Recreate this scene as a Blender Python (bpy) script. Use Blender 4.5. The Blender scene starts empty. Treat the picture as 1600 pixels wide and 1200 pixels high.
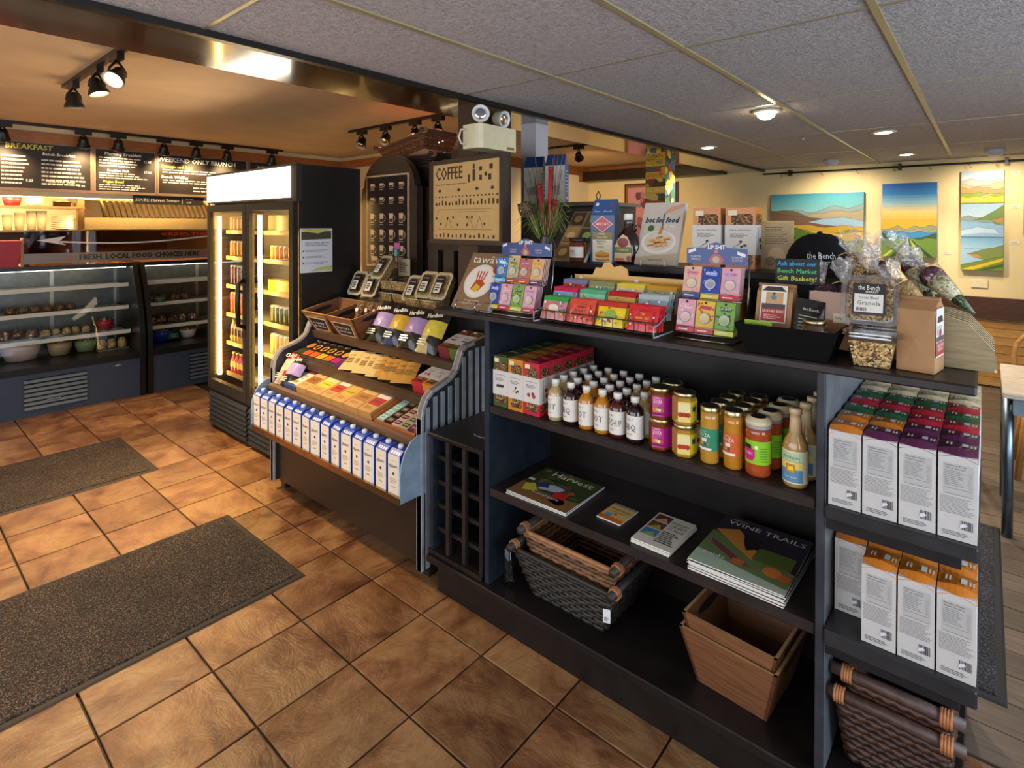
import bpy, bmesh, math, random
from mathutils import Matrix, Vector
import numpy as np
random.seed(7)
SC = bpy.context.scene
COL = SC.collection
# ---------------------------------------------------------------- camera
YAW, PITCH, ROLL = 0.706352, -0.0109972, 0.0013059
cam_d = bpy.data.cameras.new('camera'); cam = bpy.data.objects.new('camera', cam_d); COL.objects.link(cam)
cam_d.sensor_width = 36; cam_d.lens = 870.489 / 1600 * 36
cam_d.shift_y = -(600 - 361.629) / 1600; cam_d.clip_start = .02; cam_d.clip_end = 60
_F = Vector((-math.sin(YAW) * math.cos(PITCH), math.cos(YAW) * math.cos(PITCH), math.sin(PITCH)))
_r = Vector((math.cos(YAW), math.sin(YAW), 0)); _u = _r.cross(_F)
_R = math.cos(ROLL) * _r + math.sin(ROLL) * _u; _U = -math.sin(ROLL) * _r + math.cos(ROLL) * _u
mw = Matrix.Identity(4)
for i in range(3): mw[i][0] = _R[i]; mw[i][1] = _U[i]; mw[i][2] = -_F[i]
mw[0][3], mw[1][3], mw[2][3] = 2.6978, -0.7876, 1.553
cam.matrix_world = mw; SC.camera = cam
# ---------------------------------------------------------------- world, exposure
W = bpy.data.worlds.new('world'); SC.world = W; W.use_nodes = True
W.node_tree.nodes['Background'].inputs[0].default_value = (.62, .78, 1, 1)
W.node_tree.nodes['Background'].inputs[1].default_value = .6
vs = SC.view_settings
vs.view_transform = 'Standard'; vs.look = 'None'; vs.exposure = 0.85; vs.gamma = 1.0; vs.use_curve_mapping = False
cy = SC.cycles
cy.use_denoising = True; cy.max_bounces = 6; cy.diffuse_bounces = 3; cy.glossy_bounces = 3
cy.transmission_bounces = 4; cy.transparent_max_bounces = 12; cy.sample_clamp_indirect = 4; cy.caustics_reflective = False; cy.caustics_refractive = False
def area(name, loc, rot, sx, sy, power, col):
    l = bpy.data.lights.new(name, 'AREA'); l.shape = 'RECTANGLE'; l.size = sx; l.size_y = sy; l.energy = power; l.color = col
    o = bpy.data.objects.new(name, l); COL.objects.link(o); o.location = loc; o.rotation_euler = rot; return o
DAY = (.74, .86, 1.0); WARM = (1, .70, .36)
# daylight through the two shop windows behind the camera
area('window_light_right', (4.86, .6, 1.45), (0, math.pi / 2, 0), 1.7, 4.2, 62, DAY)
area('window_light_front', (1.2, -2.46, 1.4), (math.pi / 2, 0, 0), 5.2, 1.7, 42, (.92, .95, 1))
# ---------------------------------------------------------------- helpers
def lin(h):
    if isinstance(h, (tuple, list)): return tuple(h[:3])
    h = h.lstrip('#'); c = [int(h[i:i + 2], 16) / 255 for i in (0, 2, 4)]
    return tuple(x / 12.92 if x <= .04045 else ((x + .055) / 1.055) ** 2.4 for x in c)
MATS = {}
def mat(name, rough=.5, metal=0., noise=.12, nscale=30., bump=0., bscale=80., stretch=(1, 1, 1), coat=0., spec=.5, emit=0., objrand=0.):
    """procedural material: the piece's own face colour, broken up by noise"""
    if name in MATS: return MATS[name]
    m = bpy.data.materials.new(name); MATS[name] = m; m.use_nodes = True
    N = m.node_tree.nodes; L = m.node_tree.links; p = N['Principled BSDF']
    a = N.new('ShaderNodeAttribute'); a.attribute_name = 'Col'
    out = a.outputs['Color']
    tc = N.new('ShaderNodeTexCoord'); mp = N.new('ShaderNodeMapping'); mp.inputs['Scale'].default_value = stretch
    L.new(tc.outputs['Object'], mp.inputs[0]); vec = mp.outputs[0]
    oi = N.new('ShaderNodeObjectInfo')
    if objrand:
        ad = N.new('ShaderNodeVectorMath'); ad.operation = 'ADD'; L.new(vec, ad.inputs[0])
        ml = N.new('ShaderNodeMath'); ml.operation = 'MULTIPLY'; ml.inputs[1].default_value = 37.; L.new(oi.outputs['Random'], ml.inputs[0]); L.new(ml.outputs[0], ad.inputs[1]); vec = ad.outputs[0]
    if noise:
        t = N.new('ShaderNodeTexNoise'); t.inputs['Scale'].default_value = nscale; t.inputs['Detail'].default_value = 4; L.new(vec, t.inputs['Vector'])
        mr = N.new('ShaderNodeMapRange'); mr.inputs[1].default_value = .25; mr.inputs[2].default_value = .75; mr.inputs[3].default_value = 1 - noise; mr.inputs[4].default_value = 1 + noise
        L.new(t.outputs['Fac'], mr.inputs[0])
        mx = N.new('ShaderNodeVectorMath'); mx.operation = 'SCALE'; L.new(out, mx.inputs[0]); L.new(mr.outputs[0], mx.inputs['Scale']); out = mx.outputs[0]
    if objrand:
        mr2 = N.new('ShaderNodeMapRange'); mr2.inputs[3].default_value = 1 - objrand; mr2.inputs[4].default_value = 1 + objrand; L.new(oi.outputs['Random'], mr2.inputs[0])
        mx2 = N.new('ShaderNodeVectorMath'); mx2.operation = 'SCALE'; L.new(out, mx2.inputs[0]); L.new(mr2.outputs[0], mx2.inputs['Scale']); out = mx2.outputs[0]
    L.new(out, p.inputs['Base Color'])
    p.inputs['Roughness'].default_value = rough; p.inputs['Metallic'].default_value = metal
    p.inputs['Coat Weight'].default_value = coat; p.inputs['Coat Roughness'].default_value = .08; p.inputs['Specular IOR Level'].default_value = spec
    if emit: L.new(out, p.inputs['Emission Color']); p.inputs['Emission Strength'].default_value = emit
    if bump:
        b = N.new('ShaderNodeBump'); b.inputs['Strength'].default_value = bump; b.inputs['Distance'].default_value = .004
        t2 = N.new('ShaderNodeTexNoise'); t2.inputs['Scale'].default_value = bscale; t2.inputs['Detail'].default_value = 5; L.new(vec, t2.inputs['Vector'])
        L.new(t2.outputs['Fac'], b.inputs['Height']); L.new(b.outputs[0], p.inputs['Normal'])
    return m
def M_(k): return MATS[k]
mat('paper', .55, noise=.04); mat('print', .28, noise=.05, nscale=60); mat('plain', .6, noise=.06)
mat('plastic', .3, noise=.04); mat('shiny', .12, noise=.05, coat=.4)
mat('foil', .22, noise=.15, nscale=25, bump=.5, bscale=45, coat=.2)
mat('kraft', .7, noise=.14, nscale=16, bump=.7, bscale=22)
mat('blackwood', .36, noise=.35, nscale=14, bump=.06, bscale=60, spec=.32); mat('matteblack', .8, noise=.1, spec=.12)
mat('wood', .45, noise=.32, nscale=9, bump=.08, bscale=30, stretch=(1.2, 14, 14))
mat('woody', .45, noise=.32, nscale=9, bump=.08, bscale=30, stretch=(14, 1.2, 14))
mat('soffit', .16, noise=.35, nscale=6, stretch=(10, .8, 10), coat=.6)
mat('metal', .32, 1., noise=.18, nscale=18); mat('chrome', .12, 1., noise=.03); mat('galv', .36, .35, noise=.2, nscale=14)
mat('steel', .25, .95, noise=.1, nscale=8, stretch=(1, 12, 1)); mat('blackmetal', .35, .2, noise=.1)
mat('wall', .8, noise=.05, nscale=3, bump=.12, bscale=90); mat('ceil_l', .85, noise=.08, nscale=4, bump=.25, bscale=70)
mat('wicker', .5, noise=.35, nscale=50, bump=.2, bscale=120); mat('rubber', .7, noise=.15); mat('fabric', .9, noise=.15, nscale=120, bump=.3, bscale=400, spec=.15)
mat('liquid', .1, noise=.12, nscale=40, coat=.8); mat('plant', .6, noise=.25, nscale=40); mat('chalkboard', .6, noise=.25, nscale=10)
def emat(name, strength):
    return mat(name, .5, noise=0, emit=strength)
emat('glow_panel', 5.0); emat('glow_tube', 26.0); emat('glow_bulb', 25.0); emat('chalk', .0)
def special(name, build):
    m = bpy.data.materials.new(name); MATS[name] = m; m.use_nodes = True; build(m.node_tree.nodes, m.node_tree.links, m.node_tree.nodes['Principled BSDF']); return m
def glassmat(tint, refl):
    def f(N, L, p):
        N.remove(p); o = N['Material Output']; t = N.new('ShaderNodeBsdfTransparent'); t.inputs[0].default_value = (*tint, 1)
        g = N.new('ShaderNodeBsdfGlossy'); g.inputs['Roughness'].default_value = .03
        fr = N.new('ShaderNodeLayerWeight'); pw = N.new('ShaderNodeMath'); pw.operation = 'POWER'; pw.inputs[1].default_value = 4.5; L.new(fr.outputs['Facing'], pw.inputs[0])
        mr = N.new('ShaderNodeMapRange'); mr.inputs[3].default_value = refl; mr.inputs[4].default_value = .9; L.new(pw.outputs[0], mr.inputs[0])
        mx = N.new('ShaderNodeMixShader'); L.new(mr.outputs[0], mx.inputs[0]); L.new(t.outputs[0], mx.inputs[1]); L.new(g.outputs[0], mx.inputs[2]); L.new(mx.outputs[0], o.inputs[0])
    return f
special('glass', glassmat((.93, .95, .94), .02)); special('film', glassmat((.97, .97, .96), .035)); special('clearplastic', glassmat((.86, .86, .87), .2)); special('smoked', glassmat((.45, .32, .28), .04))
def ramp(N, stops):
    r = N.new('ShaderNodeValToRGB'); e = r.color_ramp.elements
    while len(e) < len(stops): e.new(.5)
    for x, (pos, c) in zip(e, stops): x.position = pos; x.color = (*lin(c), 1)
    return r
def f_tile(N, L, p):
    tc = N.new('ShaderNodeTexCoord'); oi = N.new('ShaderNodeObjectInfo')
    ml = N.new('ShaderNodeMath'); ml.operation = 'MULTIPLY'; ml.inputs[1].default_value = 91.; L.new(oi.outputs['Random'], ml.inputs[0])
    ad = N.new('ShaderNodeVectorMath'); ad.operation = 'ADD'; L.new(tc.outputs['Object'], ad.inputs[0]); L.new(ml.outputs[0], ad.inputs[1])
    mp = N.new('ShaderNodeMapping'); mp.inputs['Scale'].default_value = (1, 1.5, 1); mp.inputs['Rotation'].default_value = (0, 0, .5); L.new(ad.outputs[0], mp.inputs[0])
    wv = N.new('ShaderNodeTexNoise'); wv.inputs['Scale'].default_value = 4; wv.inputs['Detail'].default_value = 12; wv.inputs['Roughness'].default_value = .68; wv.inputs['Distortion'].default_value = .35; L.new(mp.outputs[0], wv.inputs['Vector'])
    r = ramp(N, [(.27, '46291a'), (.40, '7f5234'), (.5, '9e6e48'), (.60, 'b68a5c'), (.72, '8f6242'), (.86, 'b0907a')]); L.new(wv.outputs['Fac'], r.inputs[0])
    mr = N.new('ShaderNodeMapRange'); mr.inputs[3].default_value = .50; mr.inputs[4].default_value = .80; L.new(oi.outputs['Random'], mr.inputs[0])
    sc = N.new('ShaderNodeVectorMath'); sc.operation = 'SCALE'; L.new(r.outputs[0], sc.inputs[0]); L.new(mr.outputs[0], sc.inputs['Scale']); L.new(sc.outputs[0], p.inputs['Base Color'])
    mg = N.new('ShaderNodeTexNoise'); mg.inputs['Scale'].default_value = 7; mg.inputs['Detail'].default_value = 12; mg.inputs['Roughness'].default_value = .65; mg.inputs['Distortion'].default_value = .6; L.new(mp.outputs[0], mg.inputs['Vector'])
    b = N.new('ShaderNodeBump'); b.inputs['Strength'].default_value = .8; b.inputs['Distance'].default_value = .012; L.new(mg.outputs['Fac'], b.inputs['Height']); L.new(b.outputs[0], p.inputs['Normal'])
    p.inputs['Roughness'].default_value = .3
special('slate_tile', f_tile)
def f_ctile(N, L, p):
    tc = N.new('ShaderNodeTexCoord'); v = N.new('ShaderNodeTexNoise'); v.inputs['Scale'].default_value = 55; v.inputs['Detail'].default_value = 3; v.inputs['Distortion'].default_value = 1.5; L.new(tc.outputs['Object'], v.inputs['Vector'])
    r = ramp(N, [(.35, 'a39b9b'), (.6, 'c3bbba')]); L.new(v.outputs['Fac'], r.inputs[0]); L.new(r.outputs[0], p.inputs['Base Color'])
    b = N.new('ShaderNodeBump'); b.inputs['Strength'].default_value = .8; b.inputs['Distance'].default_value = .006; L.new(v.outputs['Fac'], b.inputs['Height']); L.new(b.outputs[0], p.inputs['Normal']); p.inputs['Roughness'].default_value = .9
special('ceiling_tile', f_ctile)
def f_carpet(c0, c1, c2):
    def f(N, L, p):
        tc = N.new('ShaderNodeTexCoord'); v = N.new('ShaderNodeTexNoise'); v.inputs['Scale'].default_value = 190; v.inputs['Detail'].default_value = 2; L.new(tc.outputs['Object'], v.inputs['Vector'])
        r = ramp(N, [(.36, c0), (.52, c1), (.66, c2)]); L.new(v.outputs['Fac'], r.inputs[0])
        w = N.new('ShaderNodeTexNoise'); w.inputs['Scale'].default_value = 5; w.inputs['Detail'].default_value = 3; L.new(tc.outputs['Object'], w.inputs['Vector'])
        mr = N.new('ShaderNodeMapRange'); mr.inputs[1].default_value = .3; mr.inputs[2].default_value = .7; mr.inputs[3].default_value = .7; mr.inputs[4].default_value = 1.25; L.new(w.outputs['Fac'], mr.inputs[0])
        s = N.new('ShaderNodeVectorMath'); s.operation = 'SCALE'; L.new(r.outputs[0], s.inputs[0]); L.new(mr.outputs[0], s.inputs['Scale']); L.new(s.outputs[0], p.inputs['Base Color'])
        b = N.new('ShaderNodeBump'); b.inputs['Strength'].default_value = 1; b.inputs['Distance'].default_value = .008; L.new(v.outputs['Fac'], b.inputs['Height']); L.new(b.outputs[0], p.inputs['Normal']); p.inputs['Roughness'].default_value = .95
    return f
special('carpet', f_carpet('0e0a08', '2e231e', '6f5e50')); special('carpet_dark', f_carpet('101116', '25262c', '55565c'))
def f_speck(stops, scale, bump=.6):
    def f(N, L, p):
        tc = N.new('ShaderNodeTexCoord'); v = N.new('ShaderNodeTexVoronoi'); v.inputs['Scale'].default_value = scale; L.new(tc.outputs['Object'], v.inputs['Vector'])
        sp = N.new('ShaderNodeSeparateColor'); L.new(v.outputs['Color'], sp.inputs[0]); r = ramp(N, stops); r.color_ramp.interpolation = 'CONSTANT'; L.new(sp.outputs[0], r.inputs[0]); L.new(r.outputs[0], p.inputs['Base Color'])
        iv = N.new('ShaderNodeMath'); iv.operation = 'MULTIPLY'; iv.inputs[1].default_value = -1; L.new(v.outputs['Distance'], iv.inputs[0])
        b = N.new('ShaderNodeBump'); b.inputs['Strength'].default_value = bump; b.inputs['Distance'].default_value = .004; L.new(iv.outputs[0], b.inputs['Height']); L.new(b.outputs[0], p.inputs['Normal']); p.inputs['Roughness'].default_value = .4
    return f
special('granola', f_speck([(0, '5a3a1c'), (.2, 'b98a4c'), (.45, 'd9b677'), (.7, '8f5f2c'), (.85, 'ead3a0')], 240))
special('granola_dark', f_speck([(0, '2e1c10'), (.3, '6b4524'), (.6, 'a5743c'), (.8, '4a2c16'), (.92, 'd2ac72')], 220))
special('beans', f_speck([(0, '3a1626'), (.4, '522036'), (.75, '6e3450'), (.93, 'c9a5ae')], 150))
special('chickpeas', f_speck([(0, 'c9a56a'), (.4, 'd9bb85'), (.8, 'b48a4e')], 150)); special('barley', f_speck([(0, 'c9bd94'), (.4, 'e2d8b6'), (.7, 'a5966a'), (.9, 'efe8cf')], 190)); special('peas', f_speck([(0, '2f4a2a'), (.5, '54703f'), (.85, '8fa06a')], 190))
special('food', f_speck([(0, '5b2f26'), (.2, '8d5a3c'), (.4, '3d4a2a'), (.6, 'c9a06a'), (.8, '7a2f34'), (.92, 'd9cdb8')], 60))
def f_tri(N, L, p):  # tomato-can collage: posters pasted over the post
    tc = N.new('ShaderNodeTexCoord'); v = N.new('ShaderNodeTexVoronoi'); v.inputs['Scale'].default_value = 16; L.new(tc.outputs['Object'], v.inputs['Vector'])
    sp = N.new('ShaderNodeSeparateColor'); L.new(v.outputs['Color'], sp.inputs[0]); r = ramp(N, [(0, '2f5b4a'), (.18, 'c9a53c'), (.4, '8c3a2a'), (.55, '3c5f7a'), (.7, 'd9c26a'), (.85, '3a2a20')]); r.color_ramp.interpolation = 'CONSTANT'; L.new(sp.outputs[0], r.inputs[0]); L.new(r.outputs[0], p.inputs['Base Color']); p.inputs['Roughness'].default_value = .35
special('collage', f_tri)

TXT = {}
def glyphs(s):
    if s not in TXT:
        c = bpy.data.curves.new('t', 'FONT'); c.body = s; c.size = 1; c.resolution_u = 1; c.align_x = 'CENTER'; c.align_y = 'CENTER'
        o = bpy.data.objects.new('t', c); me = bpy.data.meshes.new_from_object(o)
        v = [tuple(x.co) for x in me.vertices]; f = [tuple(p.vertices) for p in me.polygons]
        xs = [q[0] for q in v] or [0]; TXT[s] = (v, f, (min(xs), max(xs)))
        bpy.data.objects.remove(o); bpy.data.curves.remove(c); bpy.data.meshes.remove(me)
    return TXT[s]
I4 = Matrix.Identity(4)
def TR(x=0, y=0, z=0): return Matrix.Translation((x, y, z))
def RX(a): return Matrix.Rotation(math.radians(a), 4, 'X')
def RY(a): return Matrix.Rotation(math.radians(a), 4, 'Y')
def RZ(a): return Matrix.Rotation(math.radians(a), 4, 'Z')
FRONT = RX(90)          # plane XY -> plane XZ facing -Y
RIGHT = RZ(90) @ RX(90)  # plane XY -> plane YZ facing +X
class MB:
    def __init__(s, M=None): s.v = []; s.f = []; s.c = []; s.M = M or I4; s.sm = []
    def add(s, vs, fs, col, M=None, smooth=False):
        m = s.M @ M if M is not None else s.M
        o = len(s.v); s.v += [tuple(m @ Vector(q)) for q in vs]
        cl = [lin(c) for c in col] if isinstance(col, list) else [lin(col)] * len(fs)
        for i, f in enumerate(fs): s.f.append(tuple(o + k for k in f)); s.c.append(cl[i]); s.sm.append(smooth)
        return s
    def box(s, a, b, col, M=None):
        x0, y0, z0 = a; x1, y1, z1 = b
        vs = [(x0, y0, z0), (x1, y0, z0), (x1, y1, z0), (x0, y1, z0), (x0, y0, z1), (x1, y0, z1), (x1, y1, z1), (x0, y1, z1)]
        # face order: bottom, top, front(-y), right(+x), back(+y), left(-x)
        fs = [(0, 3, 2, 1), (4, 5, 6, 7), (0, 1, 5, 4), (1, 2, 6, 5), (2, 3, 7, 6), (3, 0, 4, 7)]
        return s.add(vs, fs, col, M)
    def frus(s, b, t, z0, z1, col, M=None, cap=True):   # b,t = (x0,x1,y0,y1) bottom and top
        vs = [(b[0], b[2], z0), (b[1], b[2], z0), (b[1], b[3], z0), (b[0], b[3], z0), (t[0], t[2], z1), (t[1], t[2], z1), (t[1], t[3], z1), (t[0], t[3], z1)]
        fs = [(0, 3, 2, 1), (4, 5, 6, 7), (0, 1, 5, 4), (1, 2, 6, 5), (2, 3, 7, 6), (3, 0, 4, 7)]
        return s.add(vs, fs, col, M)
    def prism(s, poly, h0, h1, col, M=None, ecol=None):   # polygon in XY, extruded along z
        n = len(poly); vs = [(x, y, h0) for x, y in poly] + [(x, y, h1) for x, y in poly]
        fs = [tuple(range(n - 1, -1, -1)), tuple(range(n, 2 * n))] + [(i, (i + 1) % n, n + (i + 1) % n, n + i) for i in range(n)]
        return s.add(vs, fs, [col, col] + [ecol or col] * n, M)
    def poly(s, pts, col, M=None):
        return s.add([(p[0], p[1], p[2] if len(p) > 2 else 0) for p in pts], [tuple(range(len(pts)))], col, M)
    def rect(s, x0, y0, x1, y1, col, z=0, M=None):
        return s.add([(x0, y0, z), (x1, y0, z), (x1, y1, z), (x0, y1, z)], [(0, 1, 2, 3)], col, M)
    def disc(s, x, y, r, col, z=0, n=14, M=None, ry=None):
        ry = ry or r
        return s.add([(x + r * math.cos(2 * math.pi * i / n), y + ry * math.sin(2 * math.pi * i / n), z) for i in range(n)], [tuple(range(n))], col, M)
    def lathe(s, prof, n, col, M=None, smooth=True):   # prof [(r,z)], col str or list per segment
        vs = []; fs = []; cs = []; k = len(prof)
        for r, z in prof:
            for i in range(n): a = 2 * math.pi * i / n; vs.append((r * math.cos(a), r * math.sin(a), z))
        for j in range(k - 1):
            for i in range(n):
                fs.append((j * n + i, j * n + (i + 1) % n, (j + 1) * n + (i + 1) % n, (j + 1) * n + i)); cs.append(col[j] if isinstance(col, list) else col)
        fs.append(tuple(range(n - 1, -1, -1))); cs.append(col[0] if isinstance(col, list) else col)
        fs.append(tuple(range((k - 1) * n, k * n))); cs.append(col[-1] if isinstance(col, list) else col)
        return s.add(vs, fs, cs, M, smooth)
    def tube(s, pts, r, col, n=6, M=None, r1=None):
        pts = [Vector(p) for p in pts]; vs = []; fs = []
        up = None
        for i, p in enumerate(pts):
            d = (pts[min(i + 1, len(pts) - 1)] - pts[max(i - 1, 0)]).normalized()
            if up is None: up = d.orthogonal().normalized()
            up = (up - d * up.dot(d)).normalized(); w = d.cross(up)
            rr = r if r1 is None else r + (r1 - r) * i / (len(pts) - 1)
            for k in range(n): a = 2 * math.pi * k / n; vs.append(tuple(p + (up * math.cos(a) + w * math.sin(a)) * rr))
        for j in range(len(pts) - 1):
            for i in range(n): fs.append((j * n + i, j * n + (i + 1) % n, (j + 1) * n + (i + 1) % n, (j + 1) * n + i))
        fs.append(tuple(range(n - 1, -1, -1))); fs.append(tuple(range((len(pts) - 1) * n, len(pts) * n)))
        return s.add(vs, fs, col, M, True)
    def text(s, t, x, y, size, col, z=0, M=None, width=None, sx=1., shear=0., rot=0, bold=0):
        if bold:
            for i, (dx, dy) in enumerate(((bold, 0), (0, bold * .5), (bold, bold * .5))): s.text(t, x + dx * size, y + dy * size, size, col, z + 1e-5 * (i + 1), M, width, sx, shear, rot)
        v, f, (a, b) = glyphs(t); k = size * sx
        if width: k = width / max(b - a, 1e-6)
        c, sn = math.cos(math.radians(rot)), math.sin(math.radians(rot)); vs = []
        for p in v:
            px = p[0] * k + p[1] * size * shear; py = p[1] * size
            vs.append((x + px * c - py * sn, y + px * sn + py * c, z))
        return s.add(vs, f, col, M)
    def lines(s, x0, y0, x1, y1, n, col, z=0, M=None, fill=.55, seed=1, word=.12):
        rg = random.Random(seed); dy = (y1 - y0) / n; w = x1 - x0
        for i in range(n):
            y = y1 - (i + .5) * dy; x = x0; end = x0 + w * rg.uniform(.7, 1)
            while x < end:
                e = min(end, x + w * word * rg.uniform(.5, 1.8)); s.rect(x, y - dy * fill / 2, e, y + dy * fill / 2, col, z, M); x = e + w * .02
        return s
    def sheet(s, nx, ny, fn, col, M=None):   # grid surface fn(u,v)->(x,y,z)
        vs = [fn(i / nx, j / ny) for j in range(ny + 1) for i in range(nx + 1)]; fs = []; cs = []
        for j in range(ny):
            for i in range(nx):
                k = j * (nx + 1) + i; fs.append((k, k + 1, k + nx + 2, k + nx + 1)); cs.append(col((i + .5) / nx, (j + .5) / ny) if callable(col) else col)
        return s.add(vs, fs, cs, M, True)
    def mesh(s, name):
        me = bpy.data.meshes.new(name); me.from_pydata(s.v, [], s.f)
        at = me.color_attributes.new('Col', 'FLOAT_COLOR', 'CORNER')
        data = np.empty((len(me.loops), 4), 'f'); k = 0
        for f, c in zip(s.f, s.c): data[k:k + len(f), :3] = c; k += len(f)
        data[:, 3] = 1; at.data.foreach_set('color', data.ravel())
        me.polygons.foreach_set('use_smooth', s.sm); me.update(); return me
    def build(s, name, m, parent=None, loc=None, rz=0, label=None, cat=None, group=None, kind=None, bevel=0):
        me = s.mesh(name); me.materials.append(MATS[m] if isinstance(m, str) else m)
        o = bpy.data.objects.new(name, me); COL.objects.link(o)
        if parent: o.parent = parent
        if loc: o.location = loc
        if rz: o.rotation_euler = (0, 0, math.radians(rz))
        if bevel: b = o.modifiers.new('bevel', 'BEVEL'); b.width = bevel; b.segments = 1; b.limit_method = 'ANGLE'
        return tag(o, label, cat, group, kind)
def tag(o, label=None, cat=None, group=None, kind=None):
    for k, v in (('label', label), ('category', cat), ('group', group), ('kind', kind)):
        if v: o[k] = v
    return o
def thing(name, label, cat, loc=(0, 0, 0), rz=0, group=None):
    o = bpy.data.objects.new(name, None); COL.objects.link(o); o.empty_display_size = .05; o.location = loc; o.rotation_euler = (0, 0, math.radians(rz))
    return tag(o, label, cat, group)
def dup(o, loc=None, rz=None, label=None, group=None, parent=None):
    c = o.copy(); COL.objects.link(c)
    if parent: c.parent = parent
    if loc is not None: c.location = loc
    if rz is not None: c.rotation_euler = (0, 0, math.radians(rz))
    if label: c['label'] = label
    if group: c['group'] = group
    for ch in o.children:
        d = ch.copy(); COL.objects.link(d); d.parent = c
        for g in ch.children:
            e = g.copy(); COL.objects.link(e); e.parent = d
    return c
ORD = ['first', 'second', 'third', 'fourth', 'fifth', 'sixth', 'seventh', 'eighth', 'ninth', 'tenth', 'eleventh', 'twelfth', 'thirteenth', 'fourteenth', 'fifteenth', 'sixteenth', 'seventeenth', 'eighteenth', 'nineteenth', 'twentieth']
def struct(mb, name, m, **k): return mb.build(name, m, kind='structure', **k)
# ================================================================= the room
ZL = 2.40; ZR = 2.223; ZB = 2.21
S = .33
fl = struct(MB().box((-6, -2.5, -.06), (4.9, 6.35, -.0105), '1c130e'), 'floor', 'plain')
tm = MB(); h = .1612; e = .0016
tm.add([(-h, -h, -.012), (h, -h, -.012), (h, h, -.012), (-h, h, -.012), (-h, -h, -e), (h, -h, -e), (h, h, -e), (-h, h, -e), (-h + e, -h + e, 0), (h - e, -h + e, 0), (h - e, h - e, 0), (-h + e, h - e, 0)],
       [(0, 1, 5, 4), (1, 2, 6, 5), (2, 3, 7, 6), (3, 0, 4, 7), (4, 5, 9, 8), (5, 6, 10, 9), (6, 7, 11, 10), (7, 4, 8, 11), (8, 9, 10, 11)], 'a07850')
t0 = None
for i in range(-13, 9):
    for j in range(-5, 4):
        loc = ((i + .5) * S, (j + .5) * S, random.uniform(-.001, .0005))
        if t0 is None: t0 = tm.build('floor_tile', 'slate_tile', fl, loc)
        else: q = dup(t0, loc); q.parent = fl; q.rotation_euler = (0, 0, random.choice([0, 1, 2, 3]) * math.pi / 2)
p0 = None
mat('plank', .45, noise=.35, nscale=5, bump=.1, bscale=14, stretch=(1.3, 12, 1), objrand=.3)
y = 1.325; k = 0
while y < 6.25:
    w = .152
    for x0 in (1.3 + .5 * (k % 2), 2.5 + .5 * (k % 2), 3.7 + .5 * (k % 2)):
        if p0 is None: p0 = MB().box((0, .002, -.012), (1.196, w - .002, 0), ['5c4e44'] * 6).build('floor_plank', 'plank', fl, (x0, y, 0))
        else: q = dup(p0, (x0, y, random.uniform(-.0006, .0006))); q.parent = fl
    y += w; k += 1
CREAM = 'e8d3a0'
def wall_with_hole(ax, c, th, a0, a1, z1, h0, h1, hz0, hz1):
    m = MB()
    for (p0_, p1_, q0, q1) in ((a0, h0, 0, z1), (h1, a1, 0, z1), (h0, h1, 0, hz0), (h0, h1, hz1, z1)):
        if ax == 'x': m.box((c, p0_, q0), (c + th, p1_, q1), CREAM)
        else: m.box((p0_, c, q0), (p1_, c + th, q1), CREAM)
    return m
struct(MB().box((-1.84, 6.3, 0), (4.9, 6.42, 2.45), CREAM), 'wall_back', 'wall')
struct(wall_with_hole('x', 4.9, .12, -2.5, 6.42, 2.45, -1.5, 2.7, .6, 2.3), 'wall_right', 'wall')
struct(wall_with_hole('y', -2.62, .12, -6, 5.02, 2.45, -1.4, 3.8, .55, 2.25), 'wall_front', 'wall')
struct(MB().box((-3.67, -2.5, 1.80), (-3.55, 3.2, ZL), 'e9d2a0'), 'wall_header', 'wall')
struct(MB().box((-5.72, -2.5, 0), (-5.6, 3.32, ZL), 'd8c090'), 'wall_left', 'wall')
struct(MB().box((-5.6, 3.2, 0), (-1.84, 3.32, ZL), 'e9d2a0'), 'wall_kitchen_end', 'wall')
struct(MB().box((-1.96, 3.32, 0), (-1.84, 6.3, ZL), 'e6d6b4'), 'wall_partition', 'wall')
for n, (a, b) in enumerate((((4.93, -1.5, .6), (4.95, 2.7, 2.3)), ((-1.4, -2.58, .55), (3.8, -2.56, 2.25)))):
    w = struct(MB().box(a, b, 'ffffff'), 'window_%d' % (n + 1), 'glass')
    f = MB()
    if n == 0:
        for yy in (-1.5, -.1, 1.3, 2.66): f.box((4.9, yy, .6), (4.98, yy + .04, 2.3), '3a3a3c')
    else:
        for xx in (-1.4, .3, 2.05, 3.76): f.box((xx, -2.6, .55), (xx + .04, -2.53, 2.25), '3a3a3c')
    f.build('window_frame', 'blackmetal', w)
# right ceiling: slab, lay-in tiles, T-bars
ce = struct(MB().box((.64, -2.5, ZR + .02), (4.9, 6.3, ZR + .06), '6e6860'), 'ceiling', 'plain')
xs = [.645] + [1.21 + .61 * k for k in range(7)]; ys = [1.23 + 1.25 * k for k in range(-3, 5)]
ys = [v for v in ys if v < 6.2] + [6.3]
cmesh = {}
for a, b in zip(xs[:-1], xs[1:]):
    for c, d in zip(ys[:-1], ys[1:]):
        b = min(b, 4.9); key = (round(b - a, 3), round(d - c, 3))
        if key not in cmesh:
            o = MB().box((0, 0, 0), (b - a - .012, d - c - .012, .016), '9a949c').build('ceiling_panel', 'ceiling_tile', ce, (a + .006, c + .006, ZR)); cmesh[key] = o
        else: q = dup(cmesh[key], (a + .006, c + .006, ZR)); q.parent = ce
for x in xs[1:]:
    MB().box((-.011, -2.5, 0), (.011, 6.3, .01), 'a3966f').build('grid_bar', 'plastic', ce, (x, 0, ZR - .006))
for yv in ys[1:-1]:
    MB().box((.645, -.007, 0), (4.9, .007, .01), '8d8474').build('grid_bar', 'plastic', ce, (0, yv, ZR - .003))
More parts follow.
